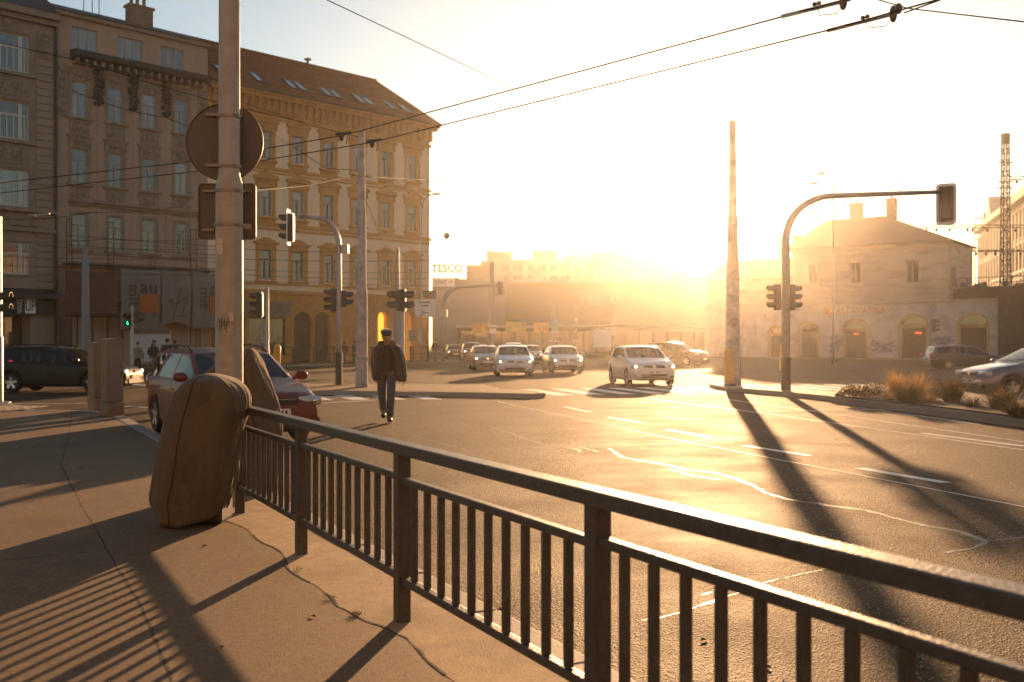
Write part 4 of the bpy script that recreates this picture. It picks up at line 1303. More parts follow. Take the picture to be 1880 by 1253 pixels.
# lattice masts and gantries of the railway
def lattice(m, base, top, wb, wt, n, t=0.07):
    base, top = Vector(base), Vector(top)
    cs = [(-1, -1), (1, -1), (1, 1), (-1, 1)]
    P = lambda k, c: base.lerp(top, k / n) + Vector((c[0], c[1], 0)) * ((wb + (wt - wb) * k / n) / 2)
    for c in cs: m.bar(P(0, c), P(n, c), t * 1.3)
    for k in range(n):
        for i in range(4):
            a, b = cs[i], cs[(i + 1) % 4]
            m.bar(P(k, a), P(k + 1, b) if k % 2 else P(k + 1, b), t * 0.7)
            m.bar(P(k, b), P(k + 1, a), t * 0.7)
            m.bar(P(k + 1, a), P(k + 1, b), t * 0.6)
c = pp(1846, 632, 108)
lm = thing('lattice_mast', 'tall dark steel lattice mast of the railway in front of the white palace', 'mast', (c.x, c.y, 0))
m = MB(); lattice(m, (0, 0, 6.0), (0, 0, 23.6), 0.85, 0.52, 15, 0.075); m.box(-0.33, 0.33, -0.33, 0.33, 22.6, 23.7); m.build('lattice', MT['dark_metal'], lm)
m = MB()
for z in (18.6, 20.6, 17.9): m.box(-0.75, 0.75, -0.1, 0.1, z, z + 0.12)
m.build('crossarm', MT['dark_metal'], lm)
def gantry(px0, px1, y, d, lab, lamps, hgt=0.45):
    a, b = pp(px0, y, d), pp(px1, y, d)
    t = thing('signal_gantry', lab, 'gantry', (a.x, a.y, a.z))
    L = b.x - a.x
    m = MB()
    for zz in (-hgt / 2, hgt / 2): m.bar((0, 0, zz), (L, 0, zz), 0.09)
    n = int(L / 0.8)
    for k in range(n): m.bar((L * k / n, 0, -hgt / 2 if k % 2 else hgt / 2), (L * (k + 1) / n, 0, hgt / 2 if k % 2 else -hgt / 2), 0.06)
    m.build('truss', MT['dark_metal'], t)
    m = MB()
    for k in range(lamps):
        x = L * (k + 0.7 * random.random()) / lamps
        m.ellipsoid((x, 0, -hgt / 2 - 0.25), (0.16, 0.12, 0.2), 8, 6); m.bar((x, 0, -hgt / 2), (x, 0, -hgt / 2 - 0.3), 0.04)
    m.build('insulator', MT['dark_metal'], t)
    return t
gantry(1690, 1905, 416, 112, 'thin railway gantry running level over the station roof to the lattice mast', 9, 0.3)
gantry(1737, 1905, 461, 114, 'lower railway gantry beam between the station house and the palace', 10, 0.16)
gantry(1852, 1930, 327, 108, 'short bracket beam high on the lattice mast at the right edge', 2, 0.35)
c = pp(1497, 632, 132)
t = thing('lattice_mast', 'sun bleached slim lattice mast standing behind the station roof', 'mast', (c.x, c.y, 0))
m = MB(); lattice(m, (0, 0, 0), (0, 0, HCAM + 285 / F * 132), 1.0, 0.8, 20, 0.08); m.build('lattice', MT['galv'], t)
def flat_lamp(px, ytop, d, z0, lab, arm):
    c = pp(px, ytop, d)
    t = thing('lamp_post', lab, 'lamp', (c.x, c.y, z0))
    H_ = c.z - z0
    m = MB(); m.tube([(0, 0, 0), (0, 0, H_)], [0.10, 0.06], 8); m.build('pole', MT['galv'], t)
    m = MB(); m.box(min(0, arm), max(0.1, arm), -0.2, 0.2, H_, H_ + 0.12); m.build('lamp_head', MT['galv'], t)
flat_lamp(1790, 402, 116, 6.5, 'slim post with a flat lamp head between station and palace', 0.9)
flat_lamp(1653, 328, 124, 0, 'slim floodlight post rising behind the station chimneys', 0.35)
# box on the end of the viaduct
c = pp(1742, 560, 101)
sb = thing('signal_box', 'grey signal cabinet on a post at the corner of the station house', 'cabinet', (c.x + 0.2, c.y, 6.7))
MB().box(-0.35, 0.35, -0.3, 0.3, 0.5, 2.4).build('box', MT['sign_back'], sb)
MB().bar((0, 0, 0), (0, 0, 0.5), 0.14).build('post', MT['dark_metal'], sb)

MT['bounce_row'] = M('bounce_row_plaster', (0.37, 0.30, 0.22), 0.9, var=0.08, dirt=(0.31, 0.25, 0.18))
# unseen house rows added behind the camera so their warm bounce fills the shade
for ox, oy, ang, n, H_, lab in ((34, -15, 180, 19, 14, 'long unseen cream house row added behind the camera for its warm bounce'), (150, -6, 178, 31, 21, 'taller unseen cream house row added to bounce warm light onto the cream house')):
    hb = thing('bounce_house_row', lab, 'building', (ox, oy, 0), R(ang))
    L_ = n * 3.4 + 5
    bh2 = [(4 + 3.4 * k - .6, 4 + 3.4 * k + .6, z, z + 2.0) for k in range(n) for z in ((2.0, 6.0, 10.0) if H_ < 20 else (2.0, 6.0, 10.0, 14.0, 17.5))]
    m = MB()
    wall_front(m, 0, L_, 0, H_, bh2, 0.25)
    m.box(0, L_, 0.3, 11, 0, H_)
    m.build('wall', MT['bounce_row'], hb, recalc=False)
    fh = Facade(hb)
    for a, b, c, d in bh2: fh.window((a + b) / 2, c, 1.2, 2.0, trim_plain, [MT['beige_trim']], 'win_frame', 'pane_dark')
    m = MB(); m.box(-.3, L_ + .3, -.5, 0, H_ - .4, H_); m.add([(-.3, -.6, H_), (L_ + .3, -.6, H_), (L_ + .3, 5.5, H_ + 3), (-.3, 5.5, H_ + 3), (L_ + .3, 11.5, H_), (-.3, 11.5, H_)], [(0, 1, 2, 3), (3, 2, 4, 5), (0, 3, 5), (1, 4, 2), (0, 5, 4, 1)])
    m.build('roof', MT['roof_tile'], hb)

# ------------------------------------------------------------------ the railing in the foreground
PZ = 0.124
P0 = Vector((-2.258, 8.49, PZ))
RRZ = math.atan2(-0.889, 0.457)
rail = thing('guard_railing', 'dark painted steel pedestrian railing running along the kerb across the foreground', 'railing', P0, RRZ)
PITCH = 1.861
NS = 6
pm = MB(); pm.box(-0.035, 0.035, -0.035, 0.035, -0.01, 0.843)
pb = MB(); pb.box(-0.015, 0.015, -0.015, 0.015, 0.236, 0.698)
rm = MB(); rm.box(0.036, PITCH - 0.036, -0.022, 0.022, 0.70, 0.735)
lm_ = MB(); lm_.box(0.036, PITCH - 0.036, -0.022, 0.022, 0.197, 0.235)
post0 = pm.build('post', MT['rail_paint'], rail, bevel=0.004)
bar0 = pb.build('baluster', MT['rail_paint'], rail, (PITCH * 0.09, 0, 0), bevel=0.003)
mid0 = rm.build('middle_rail', MT['rail_paint'], rail, bevel=0.006)
low0 = lm_.build('lower_rail', MT['rail_paint'], rail, bevel=0.006)
for k in range(NS):
    x = PITCH * k
    if k:
        part('post', post0, rail, (x, 0, 0))
    if k < NS - 1:
        dz = (0, 0.006, -0.008, 0.004, 0)[k]
        if k:
            part('middle_rail', mid0, rail, (x, 0, dz)); part('lower_rail', low0, rail, (x, 0, dz))
        for j in range(10):
            if k or j: part('baluster', bar0, rail, (x + PITCH * (0.09 + 0.0893 * j), 0, dz))
m = MB(); m.box(-0.04, PITCH * (NS - 1) + 0.04, -0.046, 0.046, 0.843, 0.898)
m.build('top_rail', MT['rail_paint'], rail, bevel=0.007)

# ------------------------------------------------------------------ canvas covered bundles
def bundle(name, label, rings, d, depth, seed, seams, parent_extra=None):
    """rings: (row, left, right) in the photo's outline, base first; built as a closed cloth at its own distance"""
    rnd = random.Random(seed)
    base = pp((rings[0][1] + rings[0][2]) / 2, rings[0][0], d)
    t = thing(name, label, 'canvas cover', (base.x, base.y, PZ))
    sc = d / F
    pts = []
    N = 150
    fine = []
    for (a, b) in zip(rings[:-1], rings[1:]):
        for k in range(7):
            f = k / 7
            fine.append(tuple(a[i] + (b[i] - a[i]) * f for i in range(3)))
    fine.append(rings[-1])
    creases = []
    for _ in range(58):
        a0, f0 = rnd.uniform(0, 2 * math.pi), rnd.uniform(0.02, 0.9)
        kind = rnd.random()
        if kind < 0.5: da, df = rnd.gauss(0, 0.18), rnd.uniform(0.15, 0.45)          # hanging folds
        elif kind < 0.8: da, df = rnd.choice((-1, 1)) * rnd.uniform(0.3, 0.8), rnd.uniform(0.08, 0.25)   # drag lines
        else: da, df = rnd.uniform(-0.5, 0.5), rnd.uniform(-0.06, 0.06)
        creases.append((a0, f0, da, df, rnd.uniform(0.005, 0.014) * rnd.choice((1, 1, -0.7)), rnd.uniform(0.006, 0.016)))
    for j in range(10):                                          # pleats gathered low on the sunny side
        creases.append((rnd.uniform(-0.7, 0.35), rnd.uniform(0.0, 0.1), rnd.uniform(-0.1, 0.12), rnd.uniform(0.25, 0.45), rnd.uniform(0.012, 0.022), rnd.uniform(0.007, 0.012)))
    def crease(a, f, hw):
        out = 0.0
        for a0, f0, da, df, am, w in creases:
            dx = (a - a0 + math.pi) % (2 * math.pi) - math.pi
            px_, py_ = dx * max(hw, 0.12), (f - f0) * 1.15
            lx, ly = da * max(hw, 0.12), df * 1.15
            l2 = lx * lx + ly * ly + 1e-6
            t_ = (px_ * lx + py_ * ly) / l2
            if t_ < -0.1 or t_ > 1.1: continue
            d_ = abs(px_ * ly - py_ * lx) / math.sqrt(l2)
            if d_ > 0.12: continue
            tp = max(0.0, math.sin(math.pi * min(max(t_, 0), 1))) ** 0.7
            out += am * tp * (math.exp(-d_ / w) - 0.45 * math.exp(-d_ / (3 * w)))
        return out
    for _ in range(9):                                           # smooth the outline
        fine = [fine[0]] + [tuple((fine[j - 1][i] + 2 * fine[j][i] + fine[j + 1][i]) / 4 for i in range(3)) for j in range(1, len(fine) - 1)] + [fine[-1]]
    m = MB()
    vs = []
    hmax = (fine[0][0] - fine[-1][0]) * sc
    for j, (y, l, r) in enumerate(fine):
        z = HCAM - (y - HZ) * sc - PZ
        cx = ((l + r) / 2 - CX) * sc - base.x
        hw = (r - l) / 2 * sc
        f = z / max(hmax, 0.01)
        dp = min(depth, 0.15 + hw * 1.1) * min(1.0, (hw / 0.2) ** 0.5)
        for k in range(N):
            a = 2 * math.pi * k / N
            c, s = math.cos(a), math.sin(a)
            sq = lambda v, e: math.copysign(abs(v) ** e, v)
            fold = 0.010 * math.sin(a * 3 + 2.5 * f + seed) + 0.005 * math.sin(a * 8 - 5 * f + 2 * seed) + 0.003 * math.sin(17 * a + 9 * f)
            fold += 0.02 * max(0, math.cos(a - 0.15)) ** 6 * math.sin(40 * a + 8 * f)
            fold *= (0.15 + 0.9 * (1 - f)) if f < 0.9 else 0.24 * (1 - f) * 10
            fold += crease(a, f, hw) * (1 if f < 0.93 else max(0, (1 - f) / 0.07))
            k2 = 1 + fold / max(hw, 0.08)
            vs.append((cx + sq(c, 0.85) * hw * k2, sq(s, 0.85) * dp * k2, z + 0.012 * math.sin(3 * a + seed) * (1 - f)))
    fs = []
    n = len(fine)
    for j in range(n - 1):
        for k in range(N):
            fs.append((j * N + k, j * N + (k + 1) % N, (j + 1) * N + (k + 1) % N, (j + 1) * N + k))
    fs.append(tuple((n - 1) * N + k for k in range(N)))
    m.add(vs, fs)
    o = m.build('cloth', MT['canvas'], t, smooth=True)
    for ang in seams:
        k = int(ang / 360 * N) % N
        s = MB()
        s.tube([Vector(vs[j * N + k]) * 1.0 + Vector((0, -0.003 if math.sin(R(ang)) < 0 else 0.003, 0)) for j in range(1, n - 1)], 0.0045, 6)
        s.build('seam', MT['seam'], o, smooth=True)
    return t


b1 = bundle('canvas_cover', 'brown canvas cover tied over a leaning bulky object at the end of the railing',
            [(963, 310, 346), (958, 304, 372), (946, 297, 404), (930, 289, 414), (912, 282, 418), (888, 287, 428), (860, 292, 434), (815, 299, 438), (780, 305, 446), (758, 310, 453), (740, 317, 458), (722, 326, 455), (709, 337, 446), (699, 348, 433), (692, 358, 418), (688, 370, 404), (686, 380, 392)], 8.0, 0.33, 3, (258,))
m = MB(); m.box(0.08, 0.36, -0.1, 0.25, 0.0, 0.2); m.box(-0.06, 0.08, -0.15, 0.15, 0.0, 0.12)
m.build('foot', MT['black'], b1, bevel=0.03)
b2 = bundle('canvas_cover', 'brown canvas cover rising to a peak behind the steel pole, beyond the railing end',
            [(905, 385, 505), (880, 382, 508), (850, 378, 511), (815, 374, 512), (790, 370, 516), (760, 364, 511), (735, 360, 507), (715, 364, 499), (690, 376, 489), (672, 394, 482), (660, 412, 477), (650, 430, 472), (644, 446, 468), (640, 456, 464)], 9.75, 0.32, 5, (300, 40))

# ------------------------------------------------------------------ the big steel pole with sign backs
pc = Vector(((421 - CX) / F * 8.95, 8.95, PZ))
bp_ = thing('tram_pole', 'thick pale grey steel pole in the left foreground carrying two sign backs', 'pole', pc)
zt = lambda y: HCAM - (y - HZ) / F * 8.95 - PZ
m = MB()
m.tube([(0, 0, -0.02), (0, 0, zt(560)), (0, 0, zt(352)), (0, 0, zt(338)), (0, 0, zt(328)), (0, 0, zt(322)), (0, 0, 9.0)], [0.119, 0.118, 0.117, 0.114, 0.101, 0.092, 0.085], 32)
m.build('shaft', MT['pole_grey'], bp_, smooth=True, autosmooth=50)
for y, r in ((215, 0.099), (307, 0.101), (352, 0.124), (414, 0.124)):
    m = MB(); m.lathe([(r, -0.012), (r + 0.004, -0.012), (r + 0.004, 0.012), (r, 0.012)], 32, Matrix.Translation((0, 0, zt(y))))
    m.build('band', MT['clamp'], bp_, smooth=True, autosmooth=40)
m = MB()
for k in range(5):
    a = R(-90 + random.uniform(-40, 30))
each('sticker', MT['sticker'], bp_, [(-0.075, -0.02, -0.121, -0.116, zt(470), zt(440)), (0.03, 0.07, -0.118, -0.113, zt(590), zt(575))])
m = MB()
for k in range(7):
    m.tube([(-0.07 + 0.015 * k, -0.119 - 0.0005 * k, zt(600 + 6 * (k % 3))), (-0.06 + 0.014 * k, -0.121, zt(585 + 5 * (k % 2)))], 0.0025, 5)
m.build('scribble', MT['ink'], bp_)
def disc_sign(cx, cy, rad, d, lab):
    c = pp(cx, cy, d)
    t = thing('round_sign', lab, 'sign', c)
    m = MB()
    m.lathe([(0.0, -0.004), (rad - 0.01, -0.004), (rad, 0.0), (rad, 0.018), (rad - 0.004, 0.018), (rad - 0.012, 0.006), (0.0, 0.006)], 56, Matrix.Rotation(R(-90), 4, 'X') @ Matrix.Rotation(0, 4, 'Z') @ Matrix.Scale(-1, 4, (0, 0, 1)))
    m.build('plate', MT['sign_back'], t, smooth=True, autosmooth=30)
    return t
rs = disc_sign(413, 262, 0.346, 9.12, 'back of a large round traffic sign clamped to the foreground pole')
m = MB()
for z in (0.24, -0.21): m.box(-0.16, 0.16, -0.05, -0.008, z - 0.014, z + 0.014)
m.build('bracket', MT['clamp'], rs, bevel=0.003)
c = pp(418, 389, 9.13)
qs = thing('square_sign', 'back of a rounded square traffic sign under the round one on the foreground pole', 'sign', c)
def rrect(w, h, r, n=6):
    out = []
    for cx, cz, a0 in ((w / 2 - r, h / 2 - r, 0), (-w / 2 + r, h / 2 - r, 90), (-w / 2 + r, -h / 2 + r, 180), (w / 2 - r, -h / 2 + r, 270)):
        for k in range(n + 1): out.append((cx + r * math.cos(R(a0 + 90 * k / n)), cz + r * math.sin(R(a0 + 90 * k / n))))
    return out
m = MB(); m.prism(rrect(0.515, 0.50, 0.04), -0.004, 0.004, 'y')
o_, i_ = rrect(0.515, 0.50, 0.04), rrect(0.503, 0.488, 0.036)
for k in range(len(o_)):
    a, b = k, (k + 1) % len(o_)
    m.prism([i_[a], o_[a], o_[b], i_[b]], -0.022, -0.0042, 'y')
m.build('plate', MT['sign_back'], qs)
each('bracket', MT['clamp'], qs, [(min(sx * 0.11, sx * 0.215), max(sx * 0.11, sx * 0.215), -0.04, -0.006, z - 0.012, z + 0.012) for z in (0.18, -0.165) for sx in (-1, 1)], bevel=0.003)
MB().box(0.13, 0.21, -0.0065, -0.0045, -0.155, -0.11).build('sticker', MT['sticker'], qs)

# ------------------------------------------------------------------ traffic lights and poles
_head = {}
def signal_head(parent, loc, rz, n=3, board=False, s=1.0, lit=None, name='signal_head'):
    """lamps look along local -Y"""
    ph_ = 0.31 * s
    h = ph_ * n + 0.04 * s
    w = 0.32 * s
    key = (n, board, round(s, 2))
    if key not in _head:
        m = MB(); m.prism(rrect(w, h, 0.05 * s), -0.02 * s, 0.17 * s, 'y')
        m.box(-w * 0.42, w * 0.42, 0.17 * s, 0.2 * s, -h * 0.46, h * 0.46)
        v = MB()
        for k in range(n):
            z = h / 2 - 0.02 * s - ph_ * (k + 0.5)
            r0, nn = 0.128 * s, 14
            vs, fs = [], []
            for i in range(nn + 1):
                a = R(-35 + 250 * i / nn)
                for (rr, yy) in ((r0, -0.02 * s), (r0 * 1.02, -(0.30 - 0.16 * max(0, -math.sin(a))) * s), (r0 * 0.93, -(0.30 - 0.16 * max(0, -math.sin(a))) * s), (r0 * 0.92, -0.02 * s)):
                    vs.append((rr * math.cos(a), yy, z + rr * math.sin(a)))
            for i in range(nn):
                for q in range(3): fs.append((i * 4 + q, i * 4 + q + 1, (i + 1) * 4 + q + 1, (i + 1) * 4 + q))
            v.add(vs, fs)
        _head[key] = (m, v, h, w, [None] * 8)
    m, v, h, w, ob = _head[key]
    if ob[0] is None:
        o = m.build(name, MT['signal_black'], parent, loc, bevel=0.008)
        ob[0] = o
        ob[1] = v.build('visor', MT['signal_black'], o, smooth=True, autosmooth=40, recalc=False)
        if board:
            bb_ = MB(); bb_.prism(rrect(w + 0.2 * s, h + 0.2 * s, 0.09 * s), 0.0, 0.02 * s, 'y')
            ob[2] = bb_.build('backboard', MT['signal_black'], o)
            br = MB()
            oo, ii = rrect(w + 0.24 * s, h + 0.24 * s, 0.1 * s), rrect(w + 0.08 * s, h + 0.08 * s, 0.06 * s)
            for k in range(len(oo)):
                a, b = k, (k + 1) % len(oo)
                br.prism([ii[a], oo[a], oo[b], ii[b]], -0.004 * s, 0.026 * s, 'y')
            ob[3] = br.build('border', MT['white_paint'], o)
        ln = MB(); ln.lathe([(0.0, 0.012 * s), (0.06 * s, 0.009 * s), (0.105 * s, 0)], 16, Matrix.Rotation(R(90), 4, 'X'))
        ob[4] = ln.build('lens', MT['signal_lens'], o, (0, -0.021 * s, h / 2 - 0.02 * s - ph_ * 0.5), smooth=True)
        first = True
    else:
        o = part(name, ob[0], parent, loc)
        part('visor', ob[1], o)
        if board:
            part('backboard', ob[2], o); part('border', ob[3], o)
        part('lens', ob[4], o, ob[4].location)
    for k in range(1, n):
        part('lens', ob[4], o, (0, -0.021 * s, h / 2 - 0.02 * s - ph_ * (k + 0.5)))
    if lit is not None:
        z = h / 2 - 0.02 * s - ph_ * (lit + 0.5)
        l = MB(); l.ellipsoid((0, -0.03 * s, z - 0.02), (0.035 * s, 0.01, 0.07 * s), 10, 8); l.ellipsoid((0, -0.03 * s, z + 0.07 * s), (0.022 * s, 0.01, 0.022 * s), 8, 6)
        l.build('lit_figure', MT['signal_green'], o)
    o.rotation_euler = (0, 0, rz)
    return o


def arm_light(label, base, pole_h, arm, arm_z, r=0.09, sleeve=1.1, group='traffic lights of the junction'):
    t = thing('traffic_light', label, 'traffic light', base, 0, group)
    m = MB()
    sgn = 1 if arm > 0 else -1
    rad = min(arm_z - pole_h, abs(arm) * 0.5)
    pts = [(0, 0, 0), (0, 0, pole_h * 0.5), (0, 0, pole_h)]
    for k in range(1, 9):
        a = R(90 * k / 8)
        pts.append((sgn * rad * (1 - math.cos(a)), 0, pole_h + (arm_z - pole_h) * math.sin(a) * 0.92))
    pts.append((arm, 0, arm_z))
    rr = [r, r, r * 0.9] + [r * (0.9 - 0.03 * k) for k in range(8)] + [r * 0.5]
    m.tube(pts, rr, 14)
    m.build('pole', MT['galv'], t, smooth=True)
    if sleeve:
        m = MB(); m.tube([(0, 0, 0), (0, 0, sleeve)], r * 1.15, 14); m.build('sleeve', MT['dark_metal'], t, smooth=True, autosmooth=40)
    return t


b = gp(622, 706.5, 0.135)
d = b.y
Z = lambda y, d: HCAM - (y - HZ) / F * d
X = lambda px, d: (px - CX) / F * d
t = arm_light('traffic light with an arm curving left on the island beside the stepped concrete pole', b, Z(452, d) - 0.135, X(549, d) - b.x, Z(397, d) - 0.135, 0.1)
signal_head(t, (X(529, d) - b.x, 0, Z(418, d) - 0.135), R(-90), 3, True, 1.0)
signal_head(t, (X(608, d) - b.x, 0, Z(552, d) - 0.135), R(-80), 3, False, 0.85)
signal_head(t, (X(634, d) - b.x, 0.1, Z(549, d) - 0.135), R(100), 2, False, 0.85)
m = MB(); m.box(0.1, 0.33, -0.1, 0.1, Z(465, d) - .135, Z(450, d) - .135); m.build('junction_box', MT['galv'], t)
b = gp(1443, 717, 0.135)
d = b.y
t = arm_light('tall traffic light at the planted island whose long arm reaches right over the street', b, Z(440, d) - 0.135, X(1722, d) - b.x, Z(353, d) - 0.135, 0.125, 0.98)
signal_head(t, (X(1737, d) - b.x, 0, Z(375, d) - 0.135), R(155), 3, True, 1.02)
signal_head(t, (X(1426, d) - b.x - 0.05, 0, Z(546, d) - 0.135), R(-90), 3, False, 0.8)
signal_head(t, (X(1459, d) - b.x, 0.1, Z(546, d) - 0.135), R(90), 3, False, 0.8)
# lights on straight poles
def pole_light(label, base, h, r, heads, group='traffic lights of the junction'):
    t = thing('traffic_light', label, 'traffic light', base, 0, group)
    m = MB(); m.tube([(0, 0, 0), (0, 0, h * 0.35), (0, 0, h * 0.36), (0, 0, h)], [r, r, r * 0.85, r * 0.8], 12); m.lathe([(r * 2, 0), (r * 2, 0.03), (r, 0.05)], 12)
    m.build('pole', MT['galv'], t, smooth=True, autosmooth=40)
    for (loc, rz, n, board, s, lit) in heads: signal_head(t, loc, rz, n, board, s, lit)
    return t
d = 34.0
pole_light('traffic light on a thin straight pole behind the red car, its three hoods facing left', Vector((X(490, d), d, 0.135)), Z(529, d) - 0.135, 0.085, [((X(473, d) - X(490, d), 0, Z(560, d) - 0.135), R(-85), 3, False, 0.86, None)])
d = 41.5
pole_light('double sided pedestrian light behind the walking man, hoods to both sides', Vector((X(739, d), d, 0)), Z(535, d), 0.1, [((-0.22, 0, Z(552, d)), R(-90), 2, False, 1.35, None), ((0.1, 0, Z(552, d)), R(90), 2, False, 1.35, None)])
d = 45.0
pole_light('pedestrian light showing a green figure near the white tent', Vector((X(243, d), d, 0)), Z(562, d), 0.075, [((-0.2, 0, Z(587, d)), 0, 2, False, 0.95, 1), ((0.24, 0.1, Z(583, d)), R(100), 2, False, 0.75, None)])
d = 24.2
pole_light('traffic light pole cut by the left edge of the photo, with a sunlit edge', Vector((X(-8, d), d, 0.12)), Z(398, d) - 0.12, 0.165, [((X(-3, d) - X(-8, d), 0.05, Z(556, d) - 0.12), R(95), 2, False, 0.9, None)])
d = 34.5
c = Vector((X(1712, 62), 62, 0))
pole_light('small traffic light in front of the widest station door, seen from the side', Vector((X(1708, 62), 62, 0)), Z(562, 62), 0.08, [((X(1714, 62) - X(1708, 62) + 0.1, 0, Z(598, 62)), R(90), 3, False, 0.85, None)])
# far mast arm at the corner
d = 82
b = Vector((X(814, d), d, 0.135))
t = arm_light('distant traffic light with an arm reaching right in front of the shopping centre', b, Z(560, d) - .135, X(914, d) - b.x, Z(524, d) - .135, 0.17, 0)
signal_head(t, (X(919, d) - b.x, -0.1, Z(530, d) - .135), R(150), 3, True, 1.0)
m = MB(); m.box(-0.3, 0.3, -0.3, 0.3, Z(582, d) - .135, Z(569, d) - .135); m.bar((0, 0, Z(556, d)), (0.35, 0, Z(556, d)), 0.08); m.box(0.22, 0.48, -0.1, 0.1, Z(558, d), Z(552, d)); m.build('control_box', MT['galv'], t)

# concrete tram poles
def tram_pole(label, base, prof, mat, n=14):
    t = thing('tram_pole', label, 'pole', base)
    m = MB(); m.tube([(0, 0, z) for z, r in prof], [r for z, r in prof], n); m.build('shaft', mat, t, smooth=True, autosmooth=40)
    return t
b = gp(664, 711, 0.135); d = b.y
zz = lambda y: Z(y, d) - 0.135
t = tram_pole('pale stepped concrete tram pole standing on the traffic island behind the man', b, [(0, 0.21), (0.12, 0.21), (0.13, 0.195), (zz(560), 0.18), (zz(536), 0.175), (zz(530), 0.15), (zz(395), 0.14), (zz(390), 0.115), (zz(243), 0.1)], MT['concrete'])
m = MB(); m.lathe([(0.11, 0), (0.11, 0.06), (0.02, 0.1)], 12, Matrix.Translation((0, 0, zz(243)))); m.lathe([(0.235, 0), (0.235, 0.05), (0.2, 0.06)], 14, Matrix.Translation((0, 0, 0.9)))
m.build('cap', MT['galv'], t)
b = gp(1345, 708, 0.13); d = b.y
zz = lambda y: Z(y, d) - 0.13
t = tram_pole('broad concrete tram pole on the right island, washed out by the low sun', b, [(0, 0.29), (0.3, 0.28), (0.32, 0.25), (zz(560), 0.22), (zz(400), 0.17), (zz(395), 0.14), (zz(222), 0.11)], MT['concrete'])
tram_pole('blue grey tram pole in front of the scaffolded house', Vector((X(157, 44), 44, 0)), [(0, 0.18), (Z(560, 44), 0.155), (Z(480, 44), 0.13), (Z(478, 44), 0.105), (Z(452, 44), 0.1)], MT['blue_pole'])
tram_pole('slim blue grey pole rising beside the glowing passage of the corner house', Vector((X(729, 70), 70, 0)), [(0, 0.24), (Z(560, 70), 0.2), (Z(456, 70), 0.15)], MT['blue_pole'])
tram_pole('grey pole in the traffic queue carrying a lane sign', Vector((X(903, 96), 96, 0)), [(0, 0.3), (Z(550, 96), 0.25), (Z(482, 96), 0.2)], MT['blue_pole'])
# yellow guard posts
def guard_post(label, base, h, r, lean):
    t = thing('guard_post', label, 'bollard', base, 0, 'yellow guard posts')
    m = MB(); m.tube([(0, 0, 0), (lean * 0.3, 0, h * 0.3), (lean * 0.75, 0, h * 0.75), (lean * 0.95, 0, h * 0.94), (lean, 0, h)], [r, r * 1.05, r, r * 0.85, r * 0.3], 14)
    o = m.build('sleeve', MT['yellow_plastic'], t, smooth=True)
    m = MB(); m.lathe([(r * 1.35, -0.02), (r * 1.35, 0.06), (r, 0.1)], 14); m.build('foot', MT['dark_metal'], t)
d = 33.0
guard_post('leaning yellow guard post behind the bonnet of the red car', Vector((X(504, d), d, 0.135)), Z(632, d) - 0.135, 0.125, 0.1)
b = gp(1334, 708, 0.13) + Vector((0, -0.5, 0)); d = b.y
guard_post('sun bleached yellow guard post leaning on the broad concrete pole', b, Z(639, d) - 0.13, 0.15, -0.06)
guard_post('small yellow guard post beside the tall traffic light', Vector((X(1434, 55), 55, 0)), Z(638, 55) + 0.2, 0.1, 0.0)

# street lamps
def street_lamp(label, base, h, arm, r=0.09, arms=((1, 0),), mat='galv'):
    t = thing('street_lamp', label, 'street lamp', base, 0, 'street lamps')
    m = MB()
    m.tube([(0, 0, 0), (0, 0, h * 0.3), (0, 0, h * 0.94)], [r, r * 0.75, r * 0.5], 10)
    m.build('pole', MT[mat], t, smooth=True)
    for s, dz in arms:
        m = MB()
        m.tube([(0, 0, h * 0.9 + dz), (s * arm * 0.12, 0, h * 0.955 + dz), (s * arm * 0.45, 0, h * 0.985 + dz), (s * arm, 0, h + dz)], r * 0.5, 8)
        a = m.build('arm', MT[mat], t, smooth=True)
        m = MB(); m.ellipsoid((s * (arm + 0.3), 0, h + dz + 0.02), (0.42, 0.16, 0.1), 10, 7); m.build('lamp_head', MT[mat], a, smooth=True)
d = 86
street_lamp('slim street lamp bending right in front of the cream corner house', Vector((X(774, d), d, 0.135)), Z(360, d), X(795, d) - X(774, d), 0.1)
d = 78
street_lamp('sun bleached street lamp with two arms bending left above the traffic light arm', Vector((X(1530, d), d, 0)), Z(319, d), X(1500, d) - X(1530, d) + 0, 0.1, ((1, 0), (1.6, -0.75)))
t = thing('hanging_lamp', 'small diamond shaped street lamp hanging from a wire beside the cream house', 'street lamp', pp(820, 433, 88))
m = MB(); m.lathe([(0.02, 0.3), (0.25, 0.1), (0.28, 0.0), (0.1, -0.3)], 8); m.build('shade', MT['dark_metal'], t)
a, b = pp(789, 429, 88) - pp(820, 433, 88), Vector((0, 0, 0.2))
m = MB(); m.tube([a, b], 0.025, 6); m.build('bracket', MT['dark_metal'], t)
# road signs on posts
def post_sign(label, px, d, ytop, parts, r=0.06, z0=0.0):
    t = thing('road_sign', label, 'sign', Vector((X(px, d), d, z0)))
    m = MB(); m.tube([(0, 0, 0), (0, 0, Z(ytop, d) - z0)], r, 8); m.build('post', MT['galv'], t, smooth=True)
    for (dx, y0, y1, w, mat) in parts:
        m = MB(); m.box(X(px + dx - w / 2, d) - X(px, d), X(px + dx + w / 2, d) - X(px, d), -0.09, -0.065, Z(y1, d) - z0, Z(y0, d) - z0)
        m.build('board', MT[mat], t)
    return t
MT['sign_blue'] = M('sign_blue', (0.10, 0.30, 0.40), 0.5, var=0.1)
t = post_sign('white lane board with three arrows low on a grey pole in the queue', 905, 94, 598, [(0, 597, 613, 13, 'white_paint')])
for k in range(3): text('lettering', '\u2191', 0.6, MT['ink'], t, Matrix.Translation((-0.2 + 0.2 * k, -0.1, Z(605, 94))) @ Matrix.Rotation(R(90), 4, 'X'), 0.004)
